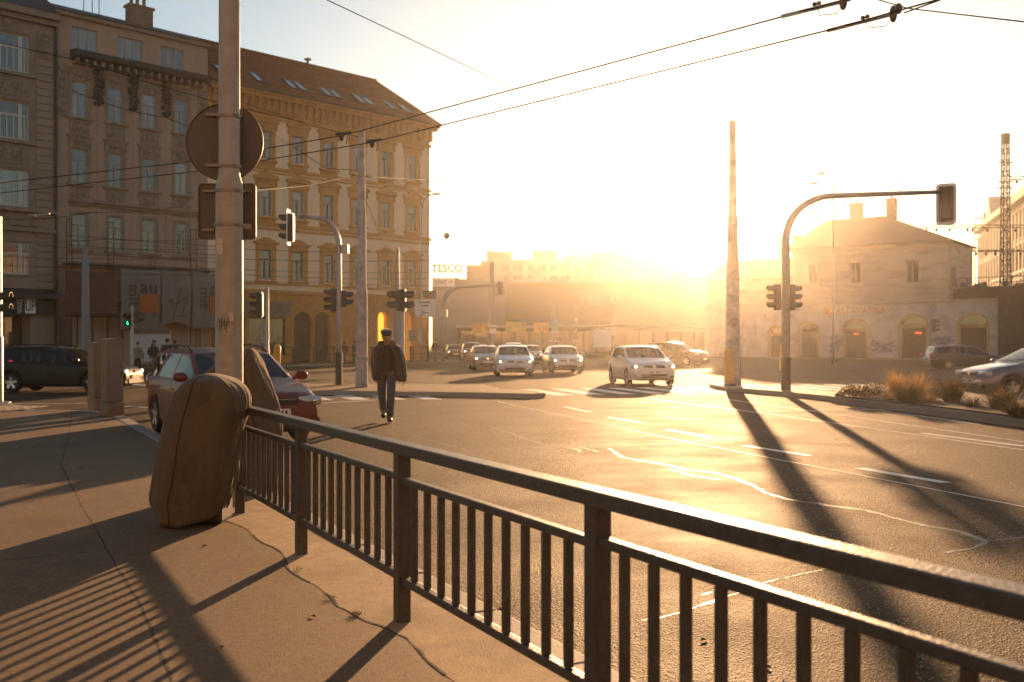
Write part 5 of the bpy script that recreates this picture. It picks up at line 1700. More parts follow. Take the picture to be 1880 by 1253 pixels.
post_sign('blue sign with a white plate below it on a thin post before the shopping centre', 1017, 112, 560, [(1, 586, 608, 12, 'sign_blue'), (1, 609, 613, 15, 'white_paint'), (-6, 625, 628, 8, 'white_paint'), (7, 625, 628, 8, 'white_paint')])
post_sign('thin post with two small lamps between the blue sign and the queue', 1058, 108, 553, [(0, 584, 592, 5, 'white_paint'), (0, 624, 627, 12, 'white_paint')])
post_sign('pale sign on a post in the glare left of the white hatchback', 1124, 100, 562, [(0, 607, 616, 7, 'white_paint')])
post_sign('dark notice board on the pavement by the cream house', 757, 84, 605, [(1, 607, 626, 15, 'sign_back'), (14, 607, 627, 6, 'galv')], z0=.135)

# utility cabinets
def cabinet(label, base, rz, w, dp, h, mat, side):
    t = thing('utility_cabinet', label, 'cabinet', base, rz, 'utility cabinets on the corner')
    m = MB(); m.box(-w / 2, w / 2, -dp / 2, dp / 2, 0.27, h - 0.04); m.build('housing', MT[mat], t, bevel=0.008)
    m = MB(); m.box(-w / 2 - 0.008, w / 2 + 0.008, -dp / 2 - 0.008, dp / 2 + 0.008, 0, 0.262); m.build('plinth', MT[side], t, bevel=0.006)
    m = MB(); m.prism([(-w / 2 - 0.015, h - 0.038), (w / 2 + 0.015, h - 0.038), (w / 2 + 0.015, h - 0.015), (0, h), (-w / 2 - 0.015, h - 0.015)], -dp / 2 - 0.015, dp / 2 + 0.015, 'y'); m.build('lid', MT[mat], t, bevel=0.004)
    m = MB(); m.box(-w / 2 + 0.02, w / 2 - 0.02, -dp / 2 - 0.012, -dp / 2 + 0.001, 0.3, h - 0.08)
    do = m.build('door', MT[mat], t, bevel=0.004)
    MB().box(w / 2 - 0.06, w / 2 - 0.04, -dp / 2 - 0.03, -dp / 2 - 0.012, h * 0.5, h * 0.58).build('handle', MT['dark_metal'], do)
    m = MB(); m.box(-w / 2 - 0.011, -w / 2 + 0.001, -dp / 2 + 0.02, dp / 2 - 0.02, 0.3, h - 0.08); m.build('side_panel', MT[side], t)
b = gp(206, 764, 0.12)
cabinet('tall grey utility cabinet standing on the corner pavement', b, R(45), 0.30, 0.34, Z(622, b.y) - 0.12, 'cabinet', 'cabinet_tan')
b = gp(181, 753, 0.12)
cabinet('lower tan utility cabinet behind the tall grey one', b, R(45), 0.30, 0.36, Z(629, b.y) - 0.12, 'cabinet_tan', 'cabinet_tan')

# pedestrian railings far off
def far_rail(label, a, b, n, h=1.0):
    t = thing('pedestrian_railing', label, 'railing', a, math.atan2((b - a).y, (b - a).x), 'railings along the far pavement')
    L = (b - a).length
    m = MB(); m.bar((0, 0, h), (L, 0, h), 0.06); m.bar((0, 0, h * 0.55), (L, 0, h * 0.55), 0.04); m.build('rails', MT['dark_metal'], t)
    p = MB(); p.bar((0, 0, 0), (0, 0, h + 0.05), 0.08)
    p0 = p.build('post', MT['dark_metal'], t)
    for k in range(1, n + 1): part('post', p0, t, (L * k / n, 0, 0))
s0 = fpoint(9.5) + no * 6.3; s1 = fpoint(3.5) + no * 6.2
far_rail('thin dark railing along the kerb before the arched doorways', Vector((*fpoint(14).xy, .135)) + no * 6.2, Vector((*fpoint(6.5).xy, .135)) + no * 6.0, 6, 1.15)
far_rail('thin dark railing along the kerb right of the walking man', Vector((*fpoint(5).xy, .135)) + no * 5.9, Vector((*fpoint(-1.5).xy, .135)) + no * 5.5, 5, 1.15)

# scaffold, banners and tent at the beige house
fr_ = lambda x, y, z: fpoint(22.6) + FU * x + no * (-y) + Vector((0, 0, z))
sca = thing('scaffolding', 'thin tube scaffolding across the lower floors of the beige house', 'scaffolding', fpoint(22.6), FRZ)
m = MB()
for x in (0.6, 3.3, 6.2, 9.2, 11.8):
    for y in (-1.15, -0.35): m.tube([(x, y, 0.12), (x, y, 9.6 if x in (0.6, 3.3, 9.2) else 7.6)], 0.03, 6)
m.build('standard', MT['dark_metal'], sca)
m = MB()
for z in (6.75, 7.3, 7.8, 8.4):
    for y in (-1.15,): m.tube([(0.2, y, z), (12.4, y, z)], 0.025, 6)
for x in (0.6, 3.3, 9.2): m.tube([(x, -1.15, 9.5), (x, -0.35, 9.5)], 0.025, 6)
m.build('ledger', MT['dark_metal'], sca)
m = MB(); m.box(0.3, 12.2, -1.12, -0.4, 6.62, 6.68); m.build('deck', MT['door'] if 'door' in MT else MT['dark_trim'], sca)
MT['banner'] = M('banner_cloth', (0.20, 0.165, 0.15), 0.85, var=0.1, vscale=2, dirt=(0.14, 0.115, 0.1), dscale=1)
MT['net'] = M('net_red_brown', (0.11, 0.05, 0.04), 0.9, var=0.2, vscale=2)
MT['banner_orange'] = M('banner_orange', (0.38, 0.10, 0.025), 0.8, var=0.1)
MT['banner_ink'] = M('banner_ink', (0.06, 0.04, 0.03), 0.85, var=0.1)
def cloth(name, label, x0, x1, z0, z1, mat, sag=0.0, y=-1.3, cat='banner'):
    t = thing(name, label, cat, fpoint(22.6), FRZ)
    m = MB()
    nx, nz = 24, 18
    vs = []
    for j in range(nz + 1):
        for i in range(nx + 1):
            u, v = i / nx, j / nz
            x = x0 + (x1 - x0) * u
            z = z0 + (z1 - z0) * v + sag * math.sin(math.pi * u) * (1 - v) - 0.12 * math.sin(math.pi * u) * v
            vs.append((x, y - 0.05 * math.sin(5 * u + 3 * v) - 0.03 * math.sin(11 * u + 1.5 * v) - 0.06 * math.sin(math.pi * v), z))
    m.add(vs, [(j * (nx + 1) + i, j * (nx + 1) + i + 1, (j + 1) * (nx + 1) + i + 1, (j + 1) * (nx + 1) + i) for j in range(nz) for i in range(nx)])
    o = m.build('cloth', mat, t, smooth=True, recalc=False)
    so_ = o.modifiers.new('thickness', 'SOLIDIFY'); so_.thickness = 0.01
    return t
RX = Matrix.Rotation(R(90), 4, 'X')
def bau(t, x):
    MB().box(x + 0.95, x + 2.25, -1.475, -1.465, 3.6, 4.85).build('emblem', MT['banner_orange'], t)
    text('lettering', 'au', 1.35, MT['banner_ink'], t, Matrix.Translation((x + 1.6, -1.47, 5.3)) @ RX, 0.006)
    text('lettering', 'mit', 1.15, MT['banner_ink'], t, Matrix.Translation((x + 0.55, -1.47, 4.75)) @ RX @ Matrix.Rotation(R(-90), 4, 'Z'), 0.006)
c1 = cloth('banner', 'building site banner with an orange square and dark letters nearest the blue grey pole', 3.7, 6.5, 2.4, 6.55, MT['banner'], 0.15); bau(c1, 4.0)
c2 = cloth('banner', 'building site banner with a scribbled signature above the tent', 6.55, 8.75, 2.7, 6.6, MT['banner'], 0.3)
m = MB()
for pts in ([(6.9, 4.3), (7.3, 4.6), (7.15, 4.2), (7.45, 4.3)], [(7.3, 3.2), (7.9, 5.4)], [(7.5, 4.2), (8.4, 4.8)], [(8.4, 4.8), (8.0, 3.6)], [(7.6, 3.4), (8.2, 3.5)], [(8.1, 4.4), (8.3, 4.2)]):
    for p, q in zip(pts[:-1], pts[1:]): m.bar((p[0], -1.47, p[1]), (q[0], -1.47, q[1]), 0.012, 0.06)
m.build('signature', MT['banner_ink'], c2)
c3 = cloth('banner', 'building site banner with an orange square partly behind the thick foreground pole', 8.8, 11.9, 2.6, 6.55, MT['banner'], 0.0); bau(c3, 9.1)
cloth('safety_net', 'dark red brown netting over the shop front of the scaffolded house', 0.1, 3.6, 3.4, 6.2, MT['net'], 0.0, cat='net')
cloth('safety_net', 'dark red net hanging to the ground beside the black and white shop sign', -0.35, 0.5, 0.3, 3.35, MT['net'], 0.0, cat='net')
tb = pp(276, 632, 62); tb.z = 0.13
ten = thing('market_tent', 'pointed market tent with white side walls behind the group of pedestrians', 'tent', tb, R(20))
MT['tent_roof'] = M('tent_roof', (0.13, 0.09, 0.05), 0.8, var=0.15)
MT['tent_side'] = M('tent_side', (0.46, 0.42, 0.40), 0.8, var=0.1, dirt=(0.36, 0.33, 0.31), dscale=1)
m = MB()
hw, prof = 1.12, [(1.0, 2.25), (0.72, 2.42), (0.46, 2.68), (0.24, 2.98), (0.1, 3.2), (0.02, 3.35)]
vs = []
for f, z in prof:
    for c in ((-1, -1), (1, -1), (1, 1), (-1, 1)): vs.append((c[0] * hw * f, c[1] * hw * f, z))
m.add(vs, [(i * 4 + k, i * 4 + (k + 1) % 4, (i + 1) * 4 + (k + 1) % 4, (i + 1) * 4 + k) for i in range(5) for k in range(4)])
m.build('canopy', MT['tent_roof'], ten)
m = MB(); m.box(-hw, hw, -hw - 0.02, -hw, 2.0, 2.25); m.box(-hw, hw, hw, hw + 0.02, 2.0, 2.25); m.box(-hw - .02, -hw, -hw, hw, 2.0, 2.25); m.box(hw, hw + .02, -hw, hw, 2.0, 2.25); m.build('valance', MT['tent_roof'], ten)
m = MB(); m.box(-hw + .03, hw - .03, -hw + .03, -hw + .05, 0.35, 2.05); m.box(-hw + .03, -hw + .05, -hw, hw, 0.35, 2.05); m.box(hw - .05, hw - .03, -hw, hw, .35, 2.05); m.build('side_wall', MT['tent_side'], ten)
m = MB()
for c in ((-1, -1), (1, -1), (1, 1), (-1, 1)): m.bar((c[0] * hw, c[1] * hw, 0), (c[0] * hw, c[1] * hw, 2.2), 0.06)
m.build('leg', MT['galv'], ten)

# ------------------------------------------------------------------ planting bed
def blade_mat(name, c, tr):
    m = M(name, c, 0.8, var=0.3, vscale=3)
    nt = m.node_tree
    b, o = nt.nodes['Principled BSDF'], nt.nodes['Material Output']
    t = nt.nodes.new('ShaderNodeBsdfTranslucent')
    t.inputs[0].default_value = (*[min(1, k * 1.5) for k in c], 1)
    x = nt.nodes.new('ShaderNodeMixShader')
    x.inputs[0].default_value = tr
    nt.links.new(b.outputs[0], x.inputs[1]); nt.links.new(t.outputs[0], x.inputs[2]); nt.links.new(x.outputs[0], o.inputs[0])
    return m
MT['grass_dry'] = blade_mat('dry_grass', (0.29, 0.18, 0.07), 0.55)
MT['grass_dark'] = blade_mat('dark_grass', (0.10, 0.075, 0.03), 0.35)
def tuft(label, px, py, h, spread, n, mat, lean=0.25, w=0.012, z0=0.19):
    b = gp(px, py, z0)
    t = thing('grass_tuft', label, 'grass tuft', b, 0, 'ornamental grasses in the planted island')
    rnd = random.Random(px)
    m = MB()
    for i in range(n):
        a = rnd.uniform(0, 6.283)
        r0 = spread * 0.35 * math.sqrt(rnd.random())
        p = Vector((r0 * math.cos(a), r0 * math.sin(a), 0))
        hh = h * (0.3 + 0.7 * rnd.random() ** 1.6)
        dr = Vector((math.cos(a), math.sin(a), 0)) * spread * rnd.uniform(0.1, 1.15) + Vector((rnd.gauss(0, .07), rnd.gauss(0, .05), 0))
        p1 = p + dr * 0.35 + Vector((0, 0, hh * 0.6))
        p2 = p + dr + Vector((0, 0, hh * rnd.uniform(0.8, 1.0)))
        s = Vector((-math.sin(a), math.cos(a), 0)) * w / 2
        m.add([p - s, p + s, p1 + s * .8, p1 - s * .8, p2], [(0, 1, 2, 3), (3, 2, 4)])
    m.build('blades', mat, t, recalc=False)
    m = MB(); m.ellipsoid((0, 0, 0.0), (spread * 0.36, spread * 0.36, h * 0.10), 10, 6); m.build('crown_base', MT['grass_dark'], t)
    return t
tuft('tall dry grass tuft glowing in the sun, highest in the planted island', 1648, 728, 0.84, 0.5, 430, MT['grass_dry'])
tuft('second glowing dry grass tuft right of the highest one', 1688, 731, 0.8, 0.42, 320, MT['grass_dry'])
tuft('dull round grass tuft in front of the blue grey car nose', 1748, 738, 0.72, 0.5, 650, MT['grass_dark'])
tuft('broad dark grass tuft under the blue grey car wheel', 1840, 752, 0.62, 0.6, 600, MT['grass_dark'])
tuft('dark grass clump between the two glowing tufts and the kerb', 1665, 738, 0.5, 0.5, 900, MT['grass_dark'])
tuft('low dark grass clump at the right edge of the photo', 1872, 764, 0.4, 0.5, 700, MT['grass_dark'])
def shrub(label, px, py, rx, h, n=900):
    b = gp(px, py, 0.19)
    t = thing('low_shrub', label, 'shrub', b, 0, 'low shrubs in the planted island')
    rnd = random.Random(px + 1)
    m = MB()
    for i in range(n):
        a, u = rnd.uniform(0, 6.283), rnd.random()
        rr = rnd.random() ** 0.4
        lump = 1 + 0.25 * math.sin(3 * a + px)
        p = Vector((rx * rr * lump * math.cos(a), rx * 0.6 * rr * lump * math.sin(a), h * (1 - rr * rr) * rnd.uniform(0.3, 1.05) + 0.03))
        nrm = Vector((rnd.gauss(0, 1), rnd.gauss(0, 1), rnd.gauss(0.6, 1))).normalized()
        x = nrm.orthogonal().normalized() * 0.028
        y = nrm.cross(x).normalized() * 0.018
        m.add([p - x, p + y, p + x, p - y], [(0, 1, 2, 3)])
    m.build('foliage', MT['grass_dry'] if px < 1560 else MT['grass_dark'], t, recalc=False)
    m = MB()
    for k in range(9):
        a = rnd.uniform(0, 6.28)
        m.tube([(0, 0, 0), (math.cos(a) * rx * 0.6, math.sin(a) * rx * 0.4, h * 0.6)], [0.012, 0.006], 5)
    m.build('stems', MT['dark_metal'], t)
shrub('low rounded shrub at the left tip of the planted island', 1568, 729, 0.42, 0.3)
shrub('low wide shrub left of the tall dry grass', 1604, 729, 0.45, 0.36)
for k, (px, py, h, s, lab) in enumerate(((1705, 739, 0.3, 0.4, 'sparse dead stems between the second glowing tuft and the dull round tuft'), (1786, 747, 0.34, 0.45, 'sparse ragged grass between the dull round tuft and the broad dark tuft'), (1630, 734, 0.3, 0.35, 'short sparse grass at the foot of the tall dry tuft'))):
    tuft(lab, px, py, h, s, 130, MT['grass_dry'] if k != 1 else MT['grass_dark'])
shrub('small shrub behind the dull grass tuft', 1722, 728, 0.4, 0.35)

# ------------------------------------------------------------------ wires
def wire(label, pts, r=0.012, sag=0.0, cat='wire', group=None, extra=None):
    pts = [Vector(p) for p in pts]
    t = thing('overhead_wire', label, cat, pts[0], 0, group)
    q = []
    for a, b in zip(pts[:-1], pts[1:]):
        for k in range(8): q.append(a.lerp(b, k / 8) - Vector((0, 0, sag * 4 * (k / 8) * (1 - k / 8))))
    q.append(pts[-1])
    m = MB(); m.tube([p - pts[0] for p in q], r, 6); m.build('cable', MT['wire'], t, smooth=True)
    return t
def atz(px, py, z):
    d = (z - HCAM) * F / (HZ - py)
    return Vector(((px - CX) / F * d, d, z))
ZW = 5.7
A = [atz(0, 336, ZW), atz(335, 299, ZW), atz(630, 249, ZW), atz(1440, 30, ZW), atz(1700, -40, ZW)]
B = [atz(0, 355, ZW), atz(360, 315, ZW), atz(682, 262, ZW), atz(1520, 56, ZW), atz(1800, -22, ZW)]
g = 'trolley wires over the junction'
wa = wire('upper trolley wire with an insulator bar, crossing the sky from the top edge', A, 0.011, group=g)
wb_ = wire('lower trolley wire whose long insulator bar starts over the low sun at the right', B, 0.011, group=g)
def insulator(w, p0, px0, py0, px1, py1):
    a, b = atz(px0, py0, ZW) - p0, atz(px1, py1, ZW) - p0
    m = MB(); m.bar(a, b, 0.025, 0.045)
    u = (b - a).normalized()
    e = a.lerp(b, 0.82)
    m.build('section_bar', MT['galv'], w)
    m = MB()
    for f, s in ((0.55, 1), (0.62, 1)): m.ellipsoid(a.lerp(b, f) + Vector((0, 0, 0.05)), (0.03, 0.03, 0.03), 8, 6)
    m.tube([a.lerp(b, 0.55) + Vector((0, 0, 0.04)), a.lerp(b, 0.62) + Vector((0, 0, 0.06))], 0.012, 6)
    m.tube([a.lerp(b, 0.6), a.lerp(b, 0.63) + Vector((0, 0, -0.10)), a.lerp(b, 0.9) + Vector((0, 0, -0.13)), b + Vector((0, 0, -0.02))], 0.006, 6)
    m.ellipsoid(b + Vector((0, 0, 0.0)), (0.05, 0.05, 0.11), 10, 8); m.ellipsoid(b + u * 0.07 + Vector((0, 0, 0.05)), (0.05, 0.05, 0.07), 10, 8)
    m.build('insulator', MT['dark_trim'], w, smooth=True)
insulator(wa, A[0], 1434, 31, 1548, 3)
insulator(wb_, B[0], 1519, 57, 1640, 26)
for w, p0, px, py in ((wa, A[0], 627, 249), (wb_, B[0], 683, 262)):
    q = atz(px, py, ZW) - p0
    m = MB(); m.bar(q + Vector((-0.12, 0, 0.02)), q + Vector((0.2, 0, 0.06)), 0.03, 0.05); m.ellipsoid(q + Vector((0, 0, -0.02)), (0.05, 0.05, 0.1), 8, 6); m.bar(q + Vector((0.12, 0, 0)), q + Vector((0.1, 0, -0.18)), 0.02)
    m.build('hanger', MT['dark_trim'], w)
CP = Vector((X(657, 33.5), 33.5, 8.4))
wire('thin span wire dropping across the sky from the top edge toward the sun', [pp(600, 0, 20), pp(945, 163, 40), pp(1085, 222, 60)], 0.010)
wire('dark span wire leaving the insulator toward the top right corner', [pp(1612, 0, 13.5), pp(1668, 16, 13.3), pp(1885, 41, 11.5)], 0.008)
wire('short dark wire rising to the top edge right of the lower insulator', [pp(1660, 24, 13.2), pp(1727, 0, 12.8)], 0.010)
wire('span wire from the concrete pole to the cream house front', [CP + Vector((0, 0, -0.1)), pp(560, 228, 50), pp(380, 165, 72)], 0.014)
wire('span wire from the concrete pole down past the ochre windows', [CP + Vector((0, 0, -1.2)), pp(600, 310, 45), pp(430, 200, 70)], 0.014)
wire('slanting stay wire from the concrete pole to the tall slim pole', [Vector((X(664, 33.5), 33.5, Z(350, 33.5))), pp(715, 472, 55)], 0.015)
wire('level span wire from the concrete pole toward the pale sky on the right', [CP + Vector((0, 0, -1.4)), pp(787, 331, 70), pp(1000, 338, 120)], 0.02)
wire('span wire from the concrete pole to the thick foreground pole', [Vector((X(657, 33.5), 33.5, Z(322, 33.5))), pp(560, 342, 22), pp(445, 352, 9.4)], 0.009)
for k, (y0, y1, xa, xb, d, lab) in enumerate(((442, 437, -20, 400, 52, 'highest of the level wires before the scaffolded house'), (452, 462, 70, 800, 60, 'wire running level past the third floor of both middle houses'), (470, 478, -20, 800, 56, 'wire at the sill height of the third floor windows'), (486, 500, -20, 800, 58, 'wire just above the building site banners'), (497, 512, 100, 800, 62, 'wire touching the top of the banners and the shop fascia'), (512, 524, 400, 800, 66, 'lowest level wire over the arched doorways'), (165, 268, 130, 480, 34, 'dark wire slanting down the upper floors of the beige house'), (0, 225, -260, 560, 30, 'long wire slanting down from the top left corner'), (250, 268, 785, 1100, 90, 'faint wire leaving the corner of the cream house into the bright sky'), (402, 378, 0, 335, 40, 'wire curving below the stone ledge of the beige house'))):
    wire(lab, [pp(xa, y0, d), pp((xa + xb) / 2, (y0 + y1) / 2, d), pp(xb, y1, d + 4)], 0.014, 0.12, group='wires in front of the houses')
for k, (x0, y0, x1, y1, d, lab) in enumerate(((1105, 302, 1850, 278, 105, 'faint wire rising to the lattice mast at the right'), (1856, 276, 1900, 288, 105, 'upper short wire leaving the lattice mast to the right edge'), (1852, 330, 1900, 333, 106, 'lower short wire leaving the lattice mast to the right edge'))):
    wire(lab, [pp(x0, y0, d), pp(x1, y1, d)], 0.022, 0.1, group='wires of the railway')
t = thing('insulator_cross', 'small sunlit wire clamp hanging before the grey brown house', 'insulator', pp(65, 396, 30))
m = MB(); m.bar((-0.2, 0, 0.04), (0, 0, 0), 0.03); m.bar((0, 0, 0), (0.42, 0, 0.05), 0.03); m.ellipsoid((0, 0, 0), (0.05, 0.05, 0.07), 8, 6); m.build('clamp', MT['galv'], t)

# ------------------------------------------------------------------ cars
def paint(name, col, metal=0.35, rough=0.32):
    return M(name, col, rough, metal, var=0.04, vscale=30, coat=0.8, bump=0.0)


def curve(pts, w=0.07):
    pts = sorted(pts)
    def lin(x):
        if x <= pts[0][0]: return pts[0][1]
        for (a, fa), (b, fb) in zip(pts[:-1], pts[1:]):
            if x <= b: return fa + (fb - fa) * (x - a) / (b - a)
        return pts[-1][1]
    return lambda x: (lin(x - w) + 2 * lin(x - w * 0.5) + 3 * lin(x) + 2 * lin(x + w * 0.5) + lin(x + w)) / 9


SPECS = {
    'hatchback': dict(L=4.2, W=1.79, H=1.48, wb=2.58, r=0.315, top=[(2.1, .70), (2.0, .80), (1.6, .90), (1.0, 1.0), (.15, 1.42), (-.4, 1.48), (-1.1, 1.45), (-1.62, 1.36), (-1.95, 1.02), (-2.06, .92), (-2.1, .7)],
                      belt=[(2.1, .6), (1.5, .82), (.9, .93), (-1.2, 1.0), (-2.1, .95)], ws=(.2, .98), rg=(-1.93, -1.63), side=[(-.22, .86), (-1.12, -.32), (-1.55, -1.2)], seams=[.95, -.27, -1.2], head=(.70, .66, .24, .085), tail=(.92, .72)),
    'wagon': dict(L=4.55, W=1.76, H=1.47, wb=2.55, r=0.31, top=[(2.27, .66), (2.2, .78), (1.8, .86), (1.05, .97), (.25, 1.40), (-.3, 1.46), (-1.5, 1.45), (-1.95, 1.39), (-2.16, 1.02), (-2.24, .9), (-2.27, .65)],
                  belt=[(2.27, .58), (1.6, .80), (.9, .91), (-1.2, .95), (-2.27, .92)], ws=(.3, 1.02), rg=(-2.13, -1.97), side=[(-.18, .9), (-1.05, -.28), (-1.85, -1.15)], seams=[1.0, -.23, -1.1], head=(.66, .62, .27, .085), tail=(.88, .7)),
    'sedan': dict(L=4.5, W=1.74, H=1.45, wb=2.6, r=0.31, top=[(2.25, .68), (2.17, .79), (1.8, .87), (1.05, .98), (.25, 1.39), (-.3, 1.45), (-1.0, 1.41), (-1.75, 1.06), (-2.15, 1.02), (-2.23, .9), (-2.25, .68)],
                  belt=[(2.25, .6), (1.6, .81), (.9, .92), (-1.2, .97), (-2.25, .93)], ws=(.28, 1.02), rg=(-1.72, -1.05), side=[(-.18, .9), (-.95, -.28)], seams=[1.0, -.23, -1.15], head=(.69, .62, .25, .085), tail=(.88, .68)),
    'suv': dict(L=4.6, W=1.84, H=1.68, wb=2.68, r=0.36, top=[(2.3, .78), (2.22, .92), (1.75, 1.03), (1.1, 1.12), (.35, 1.58), (-.3, 1.68), (-1.3, 1.66), (-1.95, 1.56), (-2.2, 1.12), (-2.27, .98), (-2.3, .75)],
                belt=[(2.3, .72), (1.6, .96), (.9, 1.05), (-1.2, 1.12), (-2.3, 1.06)], ws=(.4, 1.08), rg=(-2.17, -1.97), side=[(-.18, .95), (-1.1, -.28), (-1.8, -1.2)], seams=[1.05, -.23, -1.15], head=(.86, .66, .26, .085), tail=(1.0, .74)),
}


def wheel_meshes(r):
    t = MB()
    t.lathe([(r * .62, -.10), (r * .9, -.105), (r * .985, -.075), (r, -.03), (r, .03), (r * .985, .075), (r * .9, .105), (r * .62, .10)], 28, Matrix.Rotation(R(90), 4, 'X'))
    w = MB()
    w.lathe([(0.0, -.03), (r * .2, -.035), (r * .55, .03), (r * .6, -.09), (r * .645, -.1), (r * .645, .09)], 28, Matrix.Rotation(R(90), 4, 'X') @ Matrix.Scale(-1, 4, (0, 0, 1)))
    for k in range(5):
        a = 2 * math.pi * k / 5 + .3
        w.bar((math.cos(a) * r * .08, .075, math.sin(a) * r * .08), (math.cos(a) * r * .62, .085, math.sin(a) * r * .62), 0.075, 0.03, up=Vector((0, 1, 0)))
    w.lathe([(0, .1), (r * .16, .095), (r * .18, .06)], 14, Matrix.Rotation(R(90), 4, 'X') @ Matrix.Scale(-1, 4, (0, 0, 1)))
    d = MB()
    d.lathe([(0, .012), (r * .6, .012)], 20, Matrix.Rotation(R(90), 4, 'X') @ Matrix.Scale(-1, 4, (0, 0, 1)))
    return t, w, d


def car(label, kind, loc, heading, pm, lit=False, group=None, glass='car_glass', tail_lit=False, detail=True, trim=None, roof_rails=False, plate=True, scale=None):
    """heading: direction of travel as an angle from +X; built facing +X with the ground at z = 0"""
    S = SPECS[kind]
    L, W, HH, wb, r = S['L'], S['W'], S['H'], S['wb'], S['r']
    t = thing('parked_car' if False else 'car', label, 'car', loc, heading, group)
    ztop, zbelt = curve(S['top'], .06), curve(S['belt'], .2)
    h2 = L / 2
    xs = list([-h2 + L * k / 72 for k in range(73)])
    for x in S['seams']: xs += [x - .007, x + .007]
    for a, b in S['side']: xs += [a, b]
    xs += [S['ws'][0], S['ws'][1], S['rg'][0], S['rg'][1]]
    for c in (wb / 2, -wb / 2):
        for k in range(-6, 7): xs.append(c + (r + .055) * math.sin(R(15 * k)))
    xs = sorted(xs)
    ys = [xs[0]]
    keep = set(round(v, 4) for x in S['seams'] for v in (x - .007, x + .007)) | set(round(v, 4) for a, b in S['side'] for v in (a, b)) | set(round(v, 4) for v in (*S['ws'], *S['rg']))
    for x in xs[1:]:
        if x - ys[-1] < .012:
            if round(x, 4) in keep and not (round(ys[-1], 4) in keep): ys[-1] = x
            elif round(x, 4) in keep and x - ys[-1] > .002: ys.append(x)
            continue
        ys.append(x)
    xs = ys
    NR = 12
    rows, cab = [], []
    for x in xs:
        zt = ztop(x)
        zb = min(zbelt(x), zt - .045)
        e = max(0.0, abs(x) - (h2 - .8)) / .8
        w = W / 2 * (1 - .22 * e ** 2.4)
        c = max(0.0, min(1.0, (zt - zb - .06) / (HH - .97)))
        zl = .2 + .06 * e ** 2
        for cw in (wb / 2, -wb / 2):
            dx = abs(x - cw)
            ra = r + .055
            if dx < ra: zl = max(zl, r + math.sqrt(ra * ra - dx * dx) - .01)
        zl = min(zl, zb - .1)
        wr = (w * .90) * (1 - c) + (W / 2 * .735) * c
        p4 = Vector((w * .955, zb))
        re = Vector((wr, zt - .035 - .03 * c))
        row = [Vector((w * .93, zl)), Vector((w * .985, zl + .1 * (zb - zl))), Vector((w, zl + .45 * (zb - zl))), Vector((w * .995, zl + .75 * (zb - zl))), Vector((w * .975, zb - .02)), p4]
        row += [p4.lerp(re, .07), p4.lerp(re, .9), re, Vector((wr - .07, zt - .012 - .01 * c)), Vector((wr * .5, zt - .002)), Vector((0, zt + .006))]
        rows.append(row)
        cab.append(c)
    def pos(i, j, sgn):
        x = xs[i]
        p = rows[i][j]
        e = max(0.0, abs(x) - (h2 - .5)) / .5
        bulge = .10 * ((p.y - .45) / .4) ** 2 if p.y > .45 else .05 * ((.45 - p.y) / .25) ** 2
        xx = x - math.copysign(min(bulge, .16) * e ** 2, x)
        return (xx, sgn * p.x, p.y)
    body, wsb, rgb = MB(), MB(), MB()
    sides = [MB() for _ in S['side'] * 2]
    doors = [MB() for _ in range(4)]
    sm = sorted(S['seams'], reverse=True)
    def put(mb, ids, sgn, mi=0, off=0.0):
        vs = [Vector(pos(i, j, sgn)) for i, j in ids]
        if off: vs = [v + Vector((0, sgn * off, 0)) for v in vs]
        mb.add(vs, [(0, 1, 2, 3)] if sgn > 0 else [(3, 2, 1, 0)], mi)
    for i in range(len(xs) - 1):
        xm, cm = (xs[i] + xs[i + 1]) / 2, min(cab[i], cab[i + 1])
        for j in range(NR - 1):
            ids = [(i, j), (i, j + 1), (i + 1, j + 1), (i + 1, j)]
            for sgn in (-1, 1):
                if j == 6 and cm > .10:
                    hit = [k for k, (a, b) in enumerate(S['side']) if a - .001 < xm < b + .001]
                    if hit:
                        put(sides[hit[0] * 2 + (sgn > 0)], ids, sgn); continue
                if j >= 9 and S['ws'][0] < xm < S['ws'][1]: put(wsb, ids, sgn); continue
                if j >= 9 and S['rg'][0] < xm < S['rg'][1]: put(rgb, ids, sgn); continue
                if 1 <= j <= 5:
                    if any(abs(xm - s) < .0072 for s in S['seams']): put(body, ids, sgn, 1); continue
                    if sm[1] < xm < sm[0]: put(doors[0 + (sgn > 0)], ids, sgn); continue
                    if sm[2] < xm < sm[1]: put(doors[2 + (sgn > 0)], ids, sgn); continue
                put(body, ids, sgn, 0)
    for i in (0, len(xs) - 1):
        for j in range(NR - 1):
            body.add([pos(i, j, -1), pos(i, j + 1, -1), pos(i, j + 1, 1), pos(i, j, 1)], [(0, 1, 2, 3)])
    body.build('body', [pm, MT['black']], t, smooth=True, autosmooth=38)
    gm = MT[glass]
    wsb.build('windscreen', gm, t, smooth=True)
    rgb.build('rear_window', gm, t, smooth=True)
    for s_ in sides:
        if s_.v: s_.build('side_window', gm, t, smooth=True)
    for k, d_ in enumerate(doors):
        if d_.v:
            do = d_.build('door', pm, t, smooth=True, autosmooth=38)
            if detail:
                hx = sm[1 + (k > 1)] + .16
                sg = 1 if k % 2 else -1
                hm = MB(); hm.ellipsoid((hx, sg * (W / 2 * .985), zbelt(hx) - .14), (.1, .025, .018), 10, 6); hm.build('handle', pm, do, smooth=True)
    # underbody and wheel housings
    ub = MB()
    ub.box(-h2 + .25, h2 - .25, -W / 2 + .29, W / 2 - .29, .19, .62)
    ub.box(-wb / 2 + r + .07, wb / 2 - r - .07, -W / 2 + .07, W / 2 - .07, .19, .45)
    ub.box(-h2 + .12, -wb / 2 - r - .06, -W / 2 + .2, W / 2 - .2, .25, .6); ub.box(wb / 2 + r + .06, h2 - .14, -W / 2 + .2, W / 2 - .2, .25, .6)
